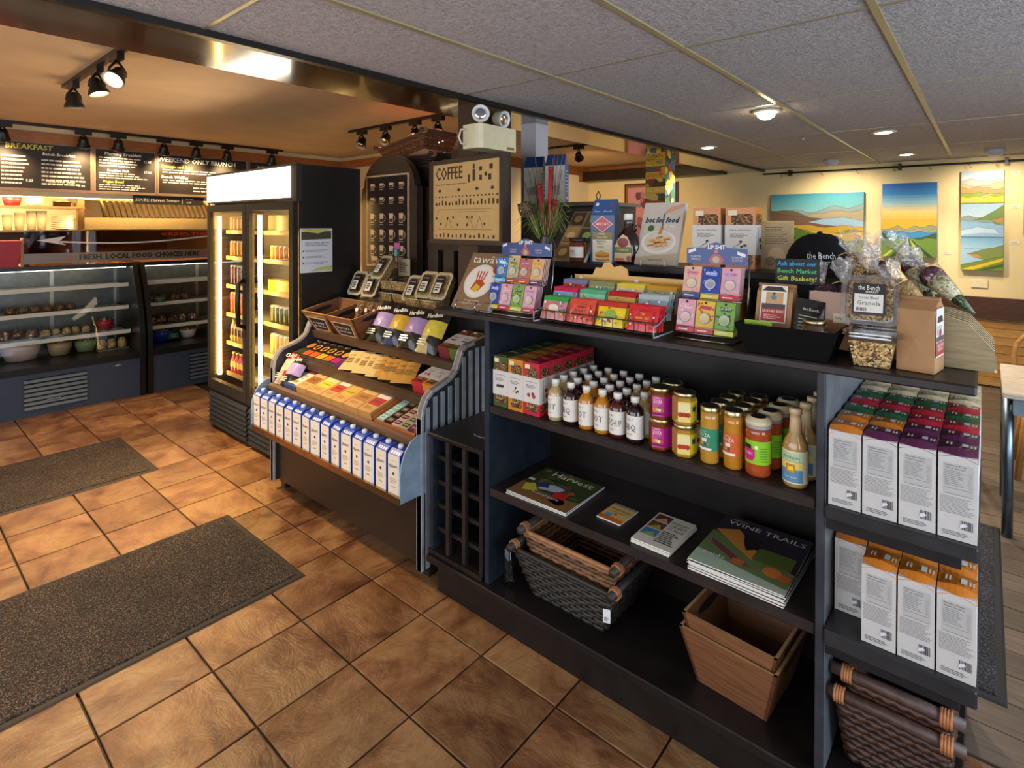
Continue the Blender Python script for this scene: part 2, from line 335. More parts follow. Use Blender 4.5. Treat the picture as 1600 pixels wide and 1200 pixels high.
struct(MB().box((-5.6, -2.5, ZL), (.24, 6.3, ZL + .05), 'd0ae86'), 'ceiling_raised', 'ceil_l')
bm = struct(MB().box((.225, -2.5, ZB), (.64, 6.3, 2.5), '4c3016'), 'trim_1', 'soffit')
MB().box((.625, -2.5, ZB - .012), (.66, 6.3, ZB + .02), '1b1715').build('edge_strip', 'blackwood', bm)
# timber trim under the raised ceiling
struct(MB().box((-3.55, -2.5, 2.262), (-3.515, 3.2, 2.352), 'a4622a'), 'trim_2', 'woody')
struct(MB().box((-3.5, 3.155, 2.262), (-1.84, 3.2, 2.352), 'a4622a'), 'trim_3', 'wood')
struct(MB().box((-1.84, 3.2, 2.28), (-1.80, 6.3, ZL), '8a5526'), 'trim_4', 'woody')
struct(MB().box((-1.80, 6.25, 2.28), (.225, 6.3, ZL), '8a5526'), 'trim_5', 'wood')
struct(MB().box((-1.79, 6.05, 2.19), (.22, 6.25, 2.33), '241a14').box((-1.84, 6.04, 2.19), (-1.79, 6.26, 2.33), '8a5526'), 'trim_6', 'blackwood')
# wainscot on the back wall
w = struct(MB().box((.7, 6.25, .66), (4.9, 6.3, .865), '4a2a17'), 'trim_7', 'wood')
k = 0; z = .02
while z < .65:
    MB().box((.7, 6.265, 0), (4.9, 6.298, .075), random.choice(['b58443', 'a9783a', 'c08f4c'])).build('wainscot_board', 'wood', w, (0, 0, z)); z += .079
struct(MB().box((.7, 6.27, 0), (4.9, 6.3, .02), '3a2414'), 'baseboard_back', 'wood')
# columns
c1 = struct(MB().box((.486, 1.35, 0), (.635, 1.62, ZB), '3a281a'), 'trim_8', 'wood')
c2 = MB().box((.40, 3.72, 0), (.585, 3.92, ZB), '5a4a2a')
c2 = struct(c2, 'trim_9', 'collage')
def FR(y, x=0, z=0): return TR(x, y, z) @ FRONT
def RI(x, y=0, z=0): return TR(x, y, z) @ RIGHT
tx = MB(FR(3.72))
for z, s_, c in ((2.155, 'TOMATO', '1c1812'), (2.10, 'CUCUMBER', '1c1812'), (1.99, 'SOUP', 'b3261c'), (1.86, 'BEANS', 'e8d9a0'), (1.74, 'PEARS', '1c1812')):
    tx.rect(.403, z - .03, .582, z + .03, random.choice(['d8b53f', 'cfa23a', 'b5562a']), .001); tx.text(s_, .4925, z, .05, c, .002, width=.15)
tx.build('collage_label', 'print', c2)
# ================================================================= floor mats
def floor_mat(x0, x1, y0, y1, label, m='carpet', bc='2c241f'):
    t = thing('floor_mat', label, 'mat', ((x0 + x1) / 2, (y0 + y1) / 2, 0)); a, b = (x1 - x0) / 2, (y1 - y0) / 2
    MB().frus((-a, a, -b, b), (-a + .008, a - .008, -b + .008, b - .008), .001, .006, bc).build('rubber_border', 'rubber', t)
    MB().frus((-a + .025, a - .025, -b + .025, b - .025), (-a + .03, a - .03, -b + .03, b - .03), .005, .012, '3a2e28').build('pile', m, t)
floor_mat(-.385, .416, -1.35, .484, 'dark brown carpet mat on the tiles nearest the camera')
floor_mat(-2.1, -1.285, -1.4, .438, 'dark brown carpet mat on the tiles in front of the deli case')
floor_mat(1.95, 2.76, 1.6, 3.0, 'black flecked carpet mat on the plank floor behind the end shelf', 'carpet_dark', '17181b')
floor_mat(2.95, 3.9, 1.75, 2.0, 'black mat with a red edge on the plank floor at the right', 'rubber', 'a0242a')
# ================================================================= shelf unit, counter
BK = '1d1716'; DAYBK = '222832'  # black paint, and a copy tinted with the windows' blue daylight
su = thing('shelf_unit', 'long black painted display shelf unit holding bottles, magazines and baskets', 'shelf', (1.8, 1.0, 0))
su.location = (0, 0, 0)
MB().box((.93, .80, 0), (2.66, 1.5, .135), BK).build('plinth', 'blackwood', su)
MB().box((.905, .755, .135), (2.39, 1.2, .165), BK).build('base_board', 'blackwood', su, bevel=.004)
for a, b, nm in ((1.222, 1.246, 'side_panel'), (2.373, 2.392, 'side_panel')):
    MB().box((a, .778, .165), (b, 1.2, 1.188), DAYBK if a < 2 else '33353c').build(nm, 'blackwood', su, bevel=.002)
MB().box((2.392, .79, .165), (2.394, 1.5, 1.188), '80868e').build('metal_liner', 'galv', su)
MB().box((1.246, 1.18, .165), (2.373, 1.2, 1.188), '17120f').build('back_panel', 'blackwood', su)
for z in (.86, .54): MB().box((1.246, .782, z - .03), (2.371, 1.18, z), '2c2322').build('shelf_board', 'blackwood', su, bevel=.003)
for z, th in ((.86, .032), (.552, .04)):
    MB().box((2.396, .758, z - th), (2.69, 1.5, z), '2b2a2d').build('end_shelf', 'blackwood', su, bevel=.004)
    MB().box((2.396, .785, z - th - .035), (2.66, 1.48, z - th - .001), '1d1c1f').build('shelf_bracket', 'blackwood', su)
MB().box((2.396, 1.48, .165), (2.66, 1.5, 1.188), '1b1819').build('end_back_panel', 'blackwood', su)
MB().box((2.396, .80, .135), (2.66, 1.48, .165), BK).build('end_base_board', 'blackwood', su)
MB().box((.95, .758, 1.187), (2.684, 1.52, 1.21), '2b2221').build('counter_top', 'blackwood', None, label='black painted counter top carrying the snack racks and gift items', cat='counter top', bevel=.004)
hu = thing('riser_shelf', 'low black riser shelf along the back of the counter holding books and granola boxes', 'shelf')
MB().box((1.17, 1.19, 1.37), (2.45, 1.5, 1.395), '2b2221').build('riser_board', 'blackwood', hu, bevel=.003)
for x in (1.19, 2.40): MB().box((x, 1.21, 1.21), (x + .03, 1.5, 1.37), '1a1514').build('riser_support', 'blackwood', hu)
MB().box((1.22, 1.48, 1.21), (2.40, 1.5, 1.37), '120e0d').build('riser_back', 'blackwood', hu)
# wine rack
wr = thing('wine_rack', 'black slatted wine rack crate between the metal display and the shelf unit', 'wine rack')
m = MB().box((.895, .772, .658), (1.218, 1.12, .676), '221a17'); m.build('top_board', 'blackwood', wr, bevel=.003)
sl = [(.035 * math.cos(a) * 1.0, .008 * math.sin(a)) for a in [2 * math.pi * i / 16 for i in range(16)]]
MB(TR(1.10, .88, .6765)).prism(sl, 0, .0012, 'b9b4ac').prism([(x * .88, y * .7) for x, y in sl], .0012, .0016, '0a0808').build('handle_slot', 'plastic', wr)
MB().box((.908, .775, .167), (.928, 1.1, .658), DAYBK).build('side_board', 'blackwood', wr)
MB().box((1.198, .775, .167), (1.215, 1.1, .658), '201a1a').build('side_board', 'blackwood', wr)
MB().box((.905, .77, .167), (1.215, 1.1, .185), '241c1a').build('bottom_board', 'blackwood', wr)
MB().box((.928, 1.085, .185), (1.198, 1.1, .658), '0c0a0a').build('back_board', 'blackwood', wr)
for x in (1.008, 1.104): MB().box((x - .009, .782, .185), (x + .009, .80, .658), '2a2523').build('upright_bar', 'blackwood', wr)
for z in (.56, .455, .355, .255):
    MB().box((.928, .802, z), (1.198, .82, z + .018), '241f1e').build('cross_bar', 'blackwood', wr)
    for x in (.932, 1.0, 1.096, 1.18): MB().box((x, .82, z), (x + .016, 1.085, z + .012), '1a1615').build('runner', 'blackwood', wr)
# ================================================================= metal merchandiser
ms = thing('snack_merchandiser', 'stepped metal snack display with galvanised sides and wooden tray lips', 'display stand')
prof = [(.775, .055), (.775, .715), (.783, .76), (.805, .80), (.84, .828), (.90, .845), (.95, .862), (.985, .89), (1.003, .93), (1.02, .972), (1.05, .993), (1.10, 1.0), (1.5, 1.06), (1.5, .055)]
for x, nm in ((-.50, 0), (.825, 1)):
    MB(RI(x)).prism(prof, 0, .025, '3a3f48' if nm else '33373f', ecol='b9a58a').build('side_panel', 'galv' if nm else 'blackmetal', ms)
    # bright edge band following the panel's front edge
    pts = prof[:12]
    m = MB()
    for (a, b), (c, d) in zip(pts[:-1], pts[1:]):
        dx, dy = c - a, d - b; l = math.hypot(dx, dy); nx, ny = dy / l * .014, -dx / l * .014
        m.prism([(a, b), (c, d), (c + nx, d + ny), (a + nx, b + ny)], -.004, .029, 'c4c8cc', RI(x))
    m.build('edge_trim', 'galv', ms)
for k in range(13):
    y0 = .80 + k * .044; z1 = np.interp(y0, [p[0] for p in prof[1:12]], [p[1] for p in prof[1:12]]) - .03
    if y0 + .02 < 1.4: MB().box((.851, y0, .06), (.857, y0 + .021, z1), 'b4c0cc').build('corrugation_rib', 'galv', ms)
TI = [(.765, .63), (.90, .762), (1.04, .905)]; SL = math.radians(16)
for k, (ty, tz) in enumerate(TI):
    Mt = TR(0, ty, tz - .025) @ Matrix.Rotation(SL, 4, 'X')
    MB(Mt).box((-.472, .012, .004), (.823, .22, .016), '2e2924').build('tray', 'blackmetal', ms)
    MB(Mt).box((-.474, -.012, -.016), (.824, .012, .027), '7a5c42' if k == 0 else '4a3626').build('tray_lip', 'wood', ms)
MB().box((-.472, 1.27, .87), (.823, 1.5, 1.075), '1d1a18').build('back_ledge', 'blackwood', ms)
MB().box((-.475, .805, .06), (.825, .82, .42), '33271f').build('front_panel', 'blackmetal', ms)
MB().box((-.475, .82, .055), (.825, 1.5, .575), '15120f').box((-.475, 1.0, .575), (.825, 1.5, .70), '15120f').box((-.475, 1.13, .70), (.825, 1.5, .87), '15120f').build('body', 'blackmetal', ms)
for x in (-.46, .81):
    for yy in (.86, 1.42): MB().frus((x - .025, x + .025, yy - .025, yy + .025), (x - .035, x + .035, yy - .035, yy + .035), 0, .055, '2a2a2c').build('foot', 'blackmetal', ms)
# milk tray
MB().box((-.50, .672, .388), (.85, .80, .398), '7a7068').box((-.50, .664, .382), (.85, .674, .412), 'b08a62').build('milk_tray', 'metal', ms)
tp = [(.664, .39), (.664, .50), (.67, .55), (.69, .60), (.72, .635), (.76, .652), (.80, .655), (.80, .39)]
for x in (-.51, .845): MB(RI(x)).prism(tp, 0, .006, 'a4bccf').build('tray_end', 'galv', ms)
# milk cartons
def milk(front):
    t = thing('milk_carton', 'x', 'carton', group='milk cartons on the bottom tray')
    w, d, h = .076, .062, .178; Bl = '2348b0'
    b = MB().box((-w / 2, 0, 0), (w / 2, d, h), ['e8dcc8', Bl, 'efe0c8', Bl, Bl, Bl])
    F = FR(0)
    b.rect(w / 2 - .01, 0, w / 2, h, 'cfd9ea', .0006, F); b.text('Natura', -.004, h * .74, .022, '1c2748', .001, F, width=.052, shear=.3, rot=6)
    b.disc(-.002, h * .56, .0065, '1c2f78', .001, 12, F); b.text('eau', -.002, h * .25, .011, '1c2748', .001, F, width=.026); b.lines(-.026, h * .32, .024, h * .46, 3, 'c9b79c', .0008, F)
    b.poly([(-.025, h * .84), (0, h * .88), (.022, h * .84), (0, h * .87)], 'a08a78', F @ TR(0, 0, .001)); b.build('carton_body', 'print', t)
    g = MB().add([(-w / 2, 0, h), (w / 2, 0, h), (w / 2, d, h), (-w / 2, d, h), (-w / 2, .022, h + .02), (w / 2, .022, h + .02), (w / 2, d, h + .022), (-w / 2, d, h + .022)],
                 [(0, 1, 5, 4), (4, 5, 6, 7), (1, 2, 6, 5), (3, 0, 4, 7), (2, 3, 7, 6)], Bl)
    for q in range(4): x = -w / 2 + .012 + q * .015; g.add([(x, .004, h + .0045), (x + .011, .004, h + .0045), (x + .011, .014, h + .0135), (x, .014, h + .0135)], [(0, 1, 2, 3)], 'd6e0f2')
    g.build('gable_top', 'print', t)
    MB(TR(0, .04, h + .02)).lathe([(.0125, 0), (.0125, .013), (.011, .015)], 14, 'dfe9f5' if front else '8fc0ea').build('screw_cap', 'plastic', t)
    return t
mA = milk(True); mBk = milk(False)
for k in range(15):
    loc = (-.468 + k * .0898, .678, .398); L_ = '%s blue and white milk carton from the left in the front row' % ORD[k]
    if k == 0: mA.location = loc; mA['label'] = L_
    else: dup(mA, loc, random.uniform(-5, 5), L_)
for k in range(6):
    loc = (-.44 + k * .094, .745, .398); L_ = '%s milk carton from the left with a pale blue cap, in the back row' % ORD[k]
    if k == 0: mBk.location = loc; mBk['label'] = L_
    else: dup(mBk, loc, random.uniform(-3, 3), L_)
# ================================================================= drinks fridge
fg = thing('drinks_fridge', 'tall black two-door glass drinks fridge with a lit white header', 'fridge')
FX0, FX1, FY0, FY1 = -1.87, -.525, .95, 1.41; K = '211d1a'
m = MB()
m.box((FX0, FY0 + .04, .0), (FX0 + .04, FY1, 1.93), K).box((FX0 + .04, FY1 - .04, .3), (FX1 - .04, FY1, 1.72), 'd8cba8').box((FX0 + .04, FY0 + .04, 1.72), (FX1 - .04, FY1, 1.935), K)
m.box((FX0 + .04, FY0 + .04, .02), (FX1 - .04, FY1, .30), K); m.build('cabinet', 'blackmetal', fg)
MB().box((FX1 - .04, FY0 + .04, 0), (FX1, FY1, 1.93), '26221f').build('side_wall', 'blackmetal', fg)
MB().box((FX0, FY0 + .005, 1.715), (FX1 - .05, FY0 + .04, 1.935), '2a221b').box((FX1 - .05, FY0 + .005, 1.7), (FX1, FY0 + .04, 1.935), '2a221b').build('header_frame', 'rubber', fg)
MB().box((FX0 + .012, FY0 - .002, 1.727), (FX1 - .075, FY0 + .006, 1.918), 'fff0d2').build('header_light', 'glow_panel', fg)
MB().box((FX0, FY0 + .02, .02), (FX1, FY0 + .04, .30), '191716').build('grille_back', 'blackmetal', fg)
for k in range(7):
    z = .045 + k * .035
    for a, b in ((FX0 + .02, -1.22), (-1.19, FX1 - .02)): MB().frus((a, b, FY0 - .004, FY0 + .02), (a, b, FY0 + .012, FY0 + .02), z, z + .024, '2b2b2c').build('grille_slat', 'blackmetal', fg)
for (a, b, hx) in ((FX0 + .005, -1.213, -1.228), (-1.205, FX1 - .04, -1.19)):
    d = MB(); z0, z1 = .31, 1.70; t_ = .05
    d.box((a, FY0, z0), (a + t_, FY0 + .035, z1), '17120e').box((b - t_, FY0, z0), (b, FY0 + .035, z1), '17120e').box((a + t_, FY0, z0), (b - t_, FY0 + .035, z0 + .07), '17120e').box((a + t_, FY0, z1 - .05), (b - t_, FY0 + .035, z1), '17120e')
    do = d.build('door', 'rubber', fg)
    MB().box((a + t_, FY0 + .012, z0 + .07), (b - t_, FY0 + .016, z1 - .05), 'ffffff').build('door_glass', 'glass', do)
    if hx < -1.2: MB().tube([(hx, FY0, 1.17), (hx, FY0 - .045, 1.15), (hx, FY0 - .05, 1.0), (hx, FY0 - .045, .86), (hx, FY0, .84)], .016, '17130f', 8).build('door_handle', 'blackmetal', do)
for x in (-1.805, -1.135): MB(TR(x, 1.015, .40)).lathe([(.013, 0), (.013, 1.22)], 10, 'ffc868').build('light_tube', 'glow_tube', fg)
SZ = [.40, .64, .86, 1.08, 1.30, 1.50]
for z in SZ:
    for a, b in ((FX0 + .05, -1.22), (-1.19, FX1 - .05)): MB().box((a, 1.08, z - .012), (b, FY1 - .05, z), 'e0d2ae').box((a, 1.07, z - .016), (b, 1.08, z + .014), 'b39a68').build('fridge_shelf', 'plastic', fg)
def can(c1, c2, h, kind):
    if kind == 'can': return MB().lathe([(.024, 0), (.029, .006), (.029, h - .012), (.023, h)], 12, [c2, c1, 'c9c9c9'])
    if kind == 'bottle': return MB().lathe([(.026, 0), (.03, .008), (.03, h * .3), (.03, h * .58), (.013, h * .82), (.013, h * .9), (.015, h * .9), (.015, h)], 12, [c1, c1, c2, c1, c1, c2, c2])
    return MB().box((-.032, -.03, 0), (.032, .03, h), [c1, c2, c1, c2, c1, c2])
CT = {}
def drink(c1, c2, h, kind, loc, label):
    k = (c1, c2, h, kind)
    if k not in CT: CT[k] = can(c1, c2, h, kind).build({'can': 'drink_can', 'bottle': 'drink_bottle', 'box': 'snack_box'}[kind], 'shiny' if kind != 'box' else 'print', None, loc, label=label, cat={'can': 'can', 'bottle': 'bottle', 'box': 'box'}[kind], group='drinks in the fridge')
    else: dup(CT[k], loc, label=label)
sn = ['lowest', 'second lowest', 'third lowest', 'fourth lowest', 'second highest', 'top']
L_ROWS = [('b8322a', 'e9c15a', .16, 'bottle'), ('c9a05a', '5a3418', .19, 'bottle'), ('d86a2a', 'f0d9a0', .17, 'can'), ('6a2f4a', 'c9a06a', .16, 'can'), ('d8963a', '7a3f20', .13, 'can'), ('c9762e', 'efe0b0', .12, 'can')]
R_ROWS = [('e4d93a', 'f0f0c0', .19, 'bottle'), ('d9a860', 'b0402a', .15, 'can'), ('5a5a34', 'c9b45a', .13, 'can'), ('e2b23a', 'f0e0b0', .09, 'box'), ('d98a2a', 'f3e3b0', .11, 'can'), ('6a6a4a', 'd0b878', .12, 'box')]
for s_, z in enumerate(SZ):
    for n in range(5):
        c1, c2, h_, kd = L_ROWS[s_]; drink(c1, c2, h_, kd, (-1.785 + n * .064, 1.115, z), '%s drink from the left on the %s shelf behind the left fridge door' % (ORD[n], sn[s_]))
    for n in range(5):
        c1, c2, h_, kd = R_ROWS[s_]; drink(c1, c2, h_, kd, (-1.13 + n * .064, 1.115, z), '%s drink from the left on the %s shelf behind the right fridge door' % (ORD[n], sn[s_]))
nt = MB(RI(FX1 + .001)); nt.rect(.975, 1.255, 1.198, 1.532, 'e4e6ea')
nt.poly([(.985, 1.46), (1.19, 1.465), (1.19, 1.515), (.985, 1.51)], '4b4634', TR(0, 0, .0006)); nt.poly([(1.04, 1.262), (1.195, 1.262), (1.195, 1.295), (1.1, 1.285)], 'd8cf86', TR(0, 0, .0006))
nt.poly([(.985, 1.515), (1.10, 1.50), (1.195, 1.528), (.985, 1.528)], 'd9c66a', TR(0, 0, .0008)); nt.text('NOTICE', 1.04, 1.521, .01, '2a2a2a', .001)
nt.lines(1.01, 1.42, 1.18, 1.445, 3, '8a8f98', .0006, seed=2)
for q, z in enumerate((1.39, 1.352, 1.314)): nt.disc(.998, z, .006, '3a3f48', .0008, 10); nt.lines(1.01, z - .008, 1.17, z + .008, 2, 'a0a8b4', .0006, seed=q)
nt.build('notice_sheet', 'paper', None, label='white printed notice sheet taped to the side of the drinks fridge', cat='notice')
# ================================================================= deli cases
def deli(y0, y1, lab, louv):
    t = thing('deli_case', lab, 'display case'); N = '3a4658'
    MB().box((-3.95, y0, 0), (-3.17, y1, .375), N).build('base', 'blackmetal', t)
    MB().box((-3.95, y0, .345), (-3.155, y1, .40), '121113').build('sill', 'blackmetal', t)
    MB().box((-3.95, y0, .02), (-3.9, y1, 1.19), '6b6a66').build('back_wall', 'metal', t)
    MB().box((-3.95, y0, 1.17), (-3.40, y1, 1.20), 'c9b89a').build('top_slab', 'steel', t)
    MB().box((-3.42, y0, 1.165), (-3.385, y1, 1.20), '0f0e0e').build('top_rail', 'blackmetal', t)
    cv = [(-3.40, 1.18), (-3.345, 1.06), (-3.29, .92), (-3.24, .78), (-3.21, .65), (-3.19, .52), (-3.185, .40)]
    MB().sheet(1, 6, lambda u, v: (cv[round(v * 6)][0], y0 + .02 + u * (y1 - y0 - .04), cv[round(v * 6)][1]), 'ffffff').build('curved_glass', 'glass', t)
    pf = [(-3.95, 0), (-3.15, 0), (-3.145, .4), (-3.15, .55), (-3.17, .68), (-3.21, .82), (-3.26, .95), (-3.33, 1.1), (-3.38, 1.2), (-3.95, 1.2)]
    for yy in (y0 - .02, y1 - .02):
        MB(TR(0, yy, 0) @ FRONT).prism([(x, z) for x, z in pf], -.04, 0, '151313').build('end_panel', 'blackmetal', t)
    for z in (.56, .78, .99):
        MB().box((-3.88, y0 + .03, z - .012), (-3.46 if z > .6 else -3.4, y1 - .03, z), 'c4bfb2').box((-3.462 if z > .6 else -3.402, y0 + .03, z - .014), (-3.45 if z > .6 else -3.39, y1 - .03, z + .02), 'dcd6c6').build('glass_shelf', 'plastic', t)
    yy = y0 + .15
    while yy < y1: MB().box((-3.9, yy, .42), (-3.88, yy + .03, 1.15), 'a8a49a').build('shelf_standard', 'metal', t); yy += .5
    for a, b in louv:
        MB().box((-3.169, a, .055), (-3.163, b, .305), '0c0c0d').build('vent_recess', 'blackmetal', t)
        for k in range(7): z = .06 + k * .036; MB().frus((-3.168, -3.148, a, b), (-3.168, -3.158, a, b), z, z + .02, '5a6878').build('vent_slat', 'blackmetal', t)
    return t
D1 = deli(-1.3, .885, 'long curved glass deli case with a dark base at the left edge', [(.06, .47)])
D2 = deli(.945, 2.4, 'shorter curved glass deli case beside the drinks fridge', [(1.28, 1.75)])
badge = MB(RI(-3.149)).poly([(.66, .305), (.70, .30), (.72, .312), (.70, .322), (.68, .318)], 'c9ccd2', TR(0, 0, .0003)); badge.build('maker_badge', 'metal', D1)
MB(RI(-3.147)).box((.20, .118, 0), (.29, .126, .003), 'b9c0c9').build('maker_plate', 'metal', D1)
def lathe_thing(name, label, cat, prof, col, m, loc, n=18, group=None): return MB().lathe(prof, n, col).build(name, m, None, loc, label=label, cat=cat, group=group)
def bowl(name, label, loc, r, h, col, fill=None, fm='food'):
    t = thing(name, label, 'bowl', loc)
    MB().lathe([(r * .72, 0), (r * .95, h * .6), (r, h), (r * .93, h), (r * .86, h * .7)], 20, col).build('bowl_body', 'plastic', t)
    if fill: MB().lathe([(r * .85, h * .7), (r * .7, h * 1.05), (r * .3, h * 1.25), (.004, h * 1.28)], 16, fill).build('contents', fm, t)
    return t
bowl('salad_tub', 'wide pale pink tub on the floor of the deli case', (-3.56, .10, .405), .14, .14, 'cbb0a8')
bowl('salad_bowl', 'glass bowl of mixed salad beside the pale pink tub', (-3.55, .36, .405), .09, .11, 'a98a6a', '8d5a3c')
bowl('salad_bowl', 'low bowl of wraps under the middle deli shelf', (-3.56, .55, .405), .09, .10, '7d8a5a', '8d5a3c')
bowl('fruit_bowl', 'bowl of bright red fruit at the right end of the long deli case', (-3.66, .72, .565), .07, .09, 'a01f2c', 'a01f2c')
bowl('blue_bowl', 'royal blue bowl in the shorter deli case', (-3.55, 1.16, .405), .10, .10, '1f3f96', 'b9a890')
bowl('white_bowl', 'white bowl heaped with pasta salad in the shorter deli case', (-3.55, 1.40, .405), .075, .08, 'ded8cc', 'b08a5c')
rg = random.Random(3)
def tray(label, loc, w, d, hgt, fm, n):
    t = thing('food_tray', label, 'tray', loc)
    MB().box((-d / 2, -w / 2, 0), (d / 2, w / 2, .012), '8a8078').build('tray_base', 'metal', t)
    for k in range(n):
        yy = -w / 2 + (k + .5) * w / n; r = w / n * .46
        MB(TR(rg.uniform(-.03, .03), yy, .012)).lathe([(r, 0), (r * 1.02, hgt * .5), (r * .7, hgt), (.003, hgt * 1.1)], 10, '8d5a3c').build('food_portion', fm, t)
tray('tray of dark pastries on the middle shelf of the long deli case', (-3.62, .25, .78), .5, .2, .05, 'granola_dark', 6)
tray('tray of wrapped sandwiches on the lower shelf of the long deli case', (-3.62, .05, .56), .5, .2, .07, 'food', 6)
tray('tray of sausage rolls on the lower shelf right of centre in the long deli case', (-3.62, .42, .56), .36, .2, .05, 'granola', 5)
tray('tray of wrapped loaves on the floor at the right end of the long deli case', (-3.5, .73, .40), .24, .16, .08, 'granola', 3)
tray('tray of pies on the upper shelf of the shorter deli case', (-3.62, 1.25, .78), .4, .22, .06, 'granola_dark', 4)
tray('tray of cheese cuts on the middle shelf of the shorter deli case', (-3.62, 1.28, .56), .46, .22, .06, 'food', 5)
for y_, z_, n in ((1.06, .80, 'upper'), (1.18, .43, 'lower')):
    g = MB(RI(-3.42, y_, z_)).box((0, 0, 0), (.09, .055, .004), '234f38').text('Garden', .045, .036, .016, 'e6efe0', .0046).text('Feta', .045, .017, .016, 'e6efe0', .0046)
    g.build('price_card', 'paper', None, label='small green handwritten price card on the %s level of the shorter deli case' % n, cat='price card')
# glass guard with the order sign
gg = thing('sneeze_guard', 'smoky glass guard with an arrow and food choices sign on the deli case', 'sign')
MB().box((-3.405, .10, 1.20), (-3.395, 1.95, 1.50), 'ffffff').build('guard_pane', 'smoked', gg)
b = MB(RI(-3.392)).box((.097, 1.222, 0), (1.95, 1.308, .006), '7d6c5c')
b.text('FRESH, LOCAL FOOD CHOICES HERE', .96, 1.263, .066, '0a0706', .007, width=.98, bold=.09); b.rect(.40, 1.245, .417, 1.285, 'c8352a', .007); b.rect(1.49, 1.245, 1.507, 1.285, 'c8352a', .007)
b.build('sign_strip', 'print', gg)
a = MB(RI(-3.391)); P = []
for k in range(17): u = k / 16; P.append((.33 + u * 1.5, 1.405 - .03 * math.sin(u * math.pi * 1.35) + .03 * u))
for p, q in zip(P[:-1], P[1:]): a.poly([(p[0], p[1] - .006), (q[0], q[1] - .006), (q[0], q[1] + .008), (p[0], p[1] + .008)], 'd9cfc4')
a.poly([(.18, 1.42), (.38, 1.455), (.33, 1.41), (.38, 1.375)], 'd9cfc4'); a.text('ORDER THIS WAY', 1.42, 1.462, .042, 'c2291f', .001, width=.62, bold=.07)
a.build('arrow_print', 'print', gg)
MB().frus((-3.56, -3.40, -.16, .065), (-3.58, -3.38, -.18, .085), 1.20, 1.42, 'a8202e').build('red_bin', 'plastic', None, label='red plastic bin standing on the deli case at the left edge', cat='bin')
MB().box((-3.47, .09, 1.20), (-3.44, .14, 1.44), 'e0d0a4').build('card_stack', 'paper', None, label='narrow cream card stack beside the red bin on the deli case', cat='cards')
# ================================================================= menu boards
def board(y0, y1, lab, lines, z0=1.865, z1=2.25):
    t = thing('menu_board', lab, 'menu board', group=None)
    w = MB(RI(-3.549)).box((y0, z0, 0), (y1, z1, .02), '2a221b')
    f = MB(RI(-3.549)); c = '8a7058'
    f.box((y0 - .02, z0 - .025, 0), (y1 + .02, z0, .028), c).box((y0 - .02, z1, 0), (y1 + .02, z1 + .015, .028), c).box((y0 - .02, z0, 0), (y0, z1, .028), c).box((y1, z0, 0), (y1 + .02, z1, .028), c)
    f.build('board_frame', 'wood', t)
    r = random.Random(len(lab))
    for (s_, x, z, sz, col) in lines:
        if s_.startswith('~'):
            n = int(s_[1:]); x0, x1, zz0, zz1 = x, z, sz, col; w.lines(x0, zz0, x1, zz1, n, 'ddd4c4', .0212, None, .42, r.random(), .09)
        else: w.text(s_, x, z, sz, col, .0214, shear=.08, bold=.05)
    w.build('slate', 'chalkboard', t); return t
board(-.7, .585, 'chalkboard menu headed BREAKFAST at the far left above the deli', [('BREAKFAST', .16, 2.215, .06, 'd6c650'), ('Bench Breakfast', .36, 2.165, .035, 'f2ece0'), ('~8', -.02, .16, 1.89, 2.15), ('~7', .24, .56, 1.89, 2.13), ('9.25', .16, 1.93, .03, 'f2ece0'), ('7.95', .52, 1.90, .03, 'f2ece0'), ('Mushroom Bowl', .37, 1.93, .03, 'f2ece0'), ('~8', -.66, -.06, 1.89, 2.2)])
board(.625, 1.10, 'chalkboard menu of all day breakfast in the middle above the deli', [('Morning Breakfast', .84, 2.215, .04, 'f2ece0'), ('~4', .65, 1.04, 2.09, 2.19), ('Breakfast Melt', .80, 2.06, .03, 'f2ece0'), ('~3', .65, 1.04, 1.98, 2.045), ('Vegan Bowl', .76, 1.955, .035, 'd9d24a'), ('~3', .65, 1.06, 1.875, 1.935), ('21.95', 1.04, 2.16, .03, 'f2ece0'), ('17.95', 1.04, 2.06, .03, 'f2ece0')])
board(1.135, 1.985, 'chalkboard menu headed WEEKEND ONLY BRUNCH above the drinks fridge', [('WEEKEND ONLY BRUNCH', 1.50, 2.20, .062, 'f6f0e4'), ('Sausage and Eggs', 1.30, 2.135, .042, 'd9d24a'), ('~2', 1.17, 1.8, 2.065, 2.115), ('Bench Waffles', 1.28, 2.03, .042, 'f2ece0'), ('~2', 1.17, 1.8, 1.965, 2.01), ('~2', 1.45, 1.9, 1.885, 1.945)])
board(2.03, 2.75, 'chalkboard menu headed BENCH partly hidden behind the drinks fridge', [('BENCH GRILL', 2.28, 2.19, .055, 'd9cdb0'), ('~6', 2.06, 2.7, 1.89, 2.13)])
t = thing('soup_board', 'narrow chalkboard reading SOUPS Harvest Tomato above the range hood', 'menu board')
MB(RI(-3.549)).box((.92, 1.752, 0), (1.55, 1.838, .015), '2a2620').text('SOUPS: Harvest Tomato', 1.13, 1.795, .045, 'e9e2d2', .016, shear=.1, width=.38).text('BOWL', 1.42, 1.812, .026, 'e9e2d2', .016).text('CUP', 1.41, 1.778, .026, 'e9e2d2', .016).rect(1.345, 1.765, 1.35, 1.825, 'e9e2d2', .016).build('slate', 'chalkboard', t)
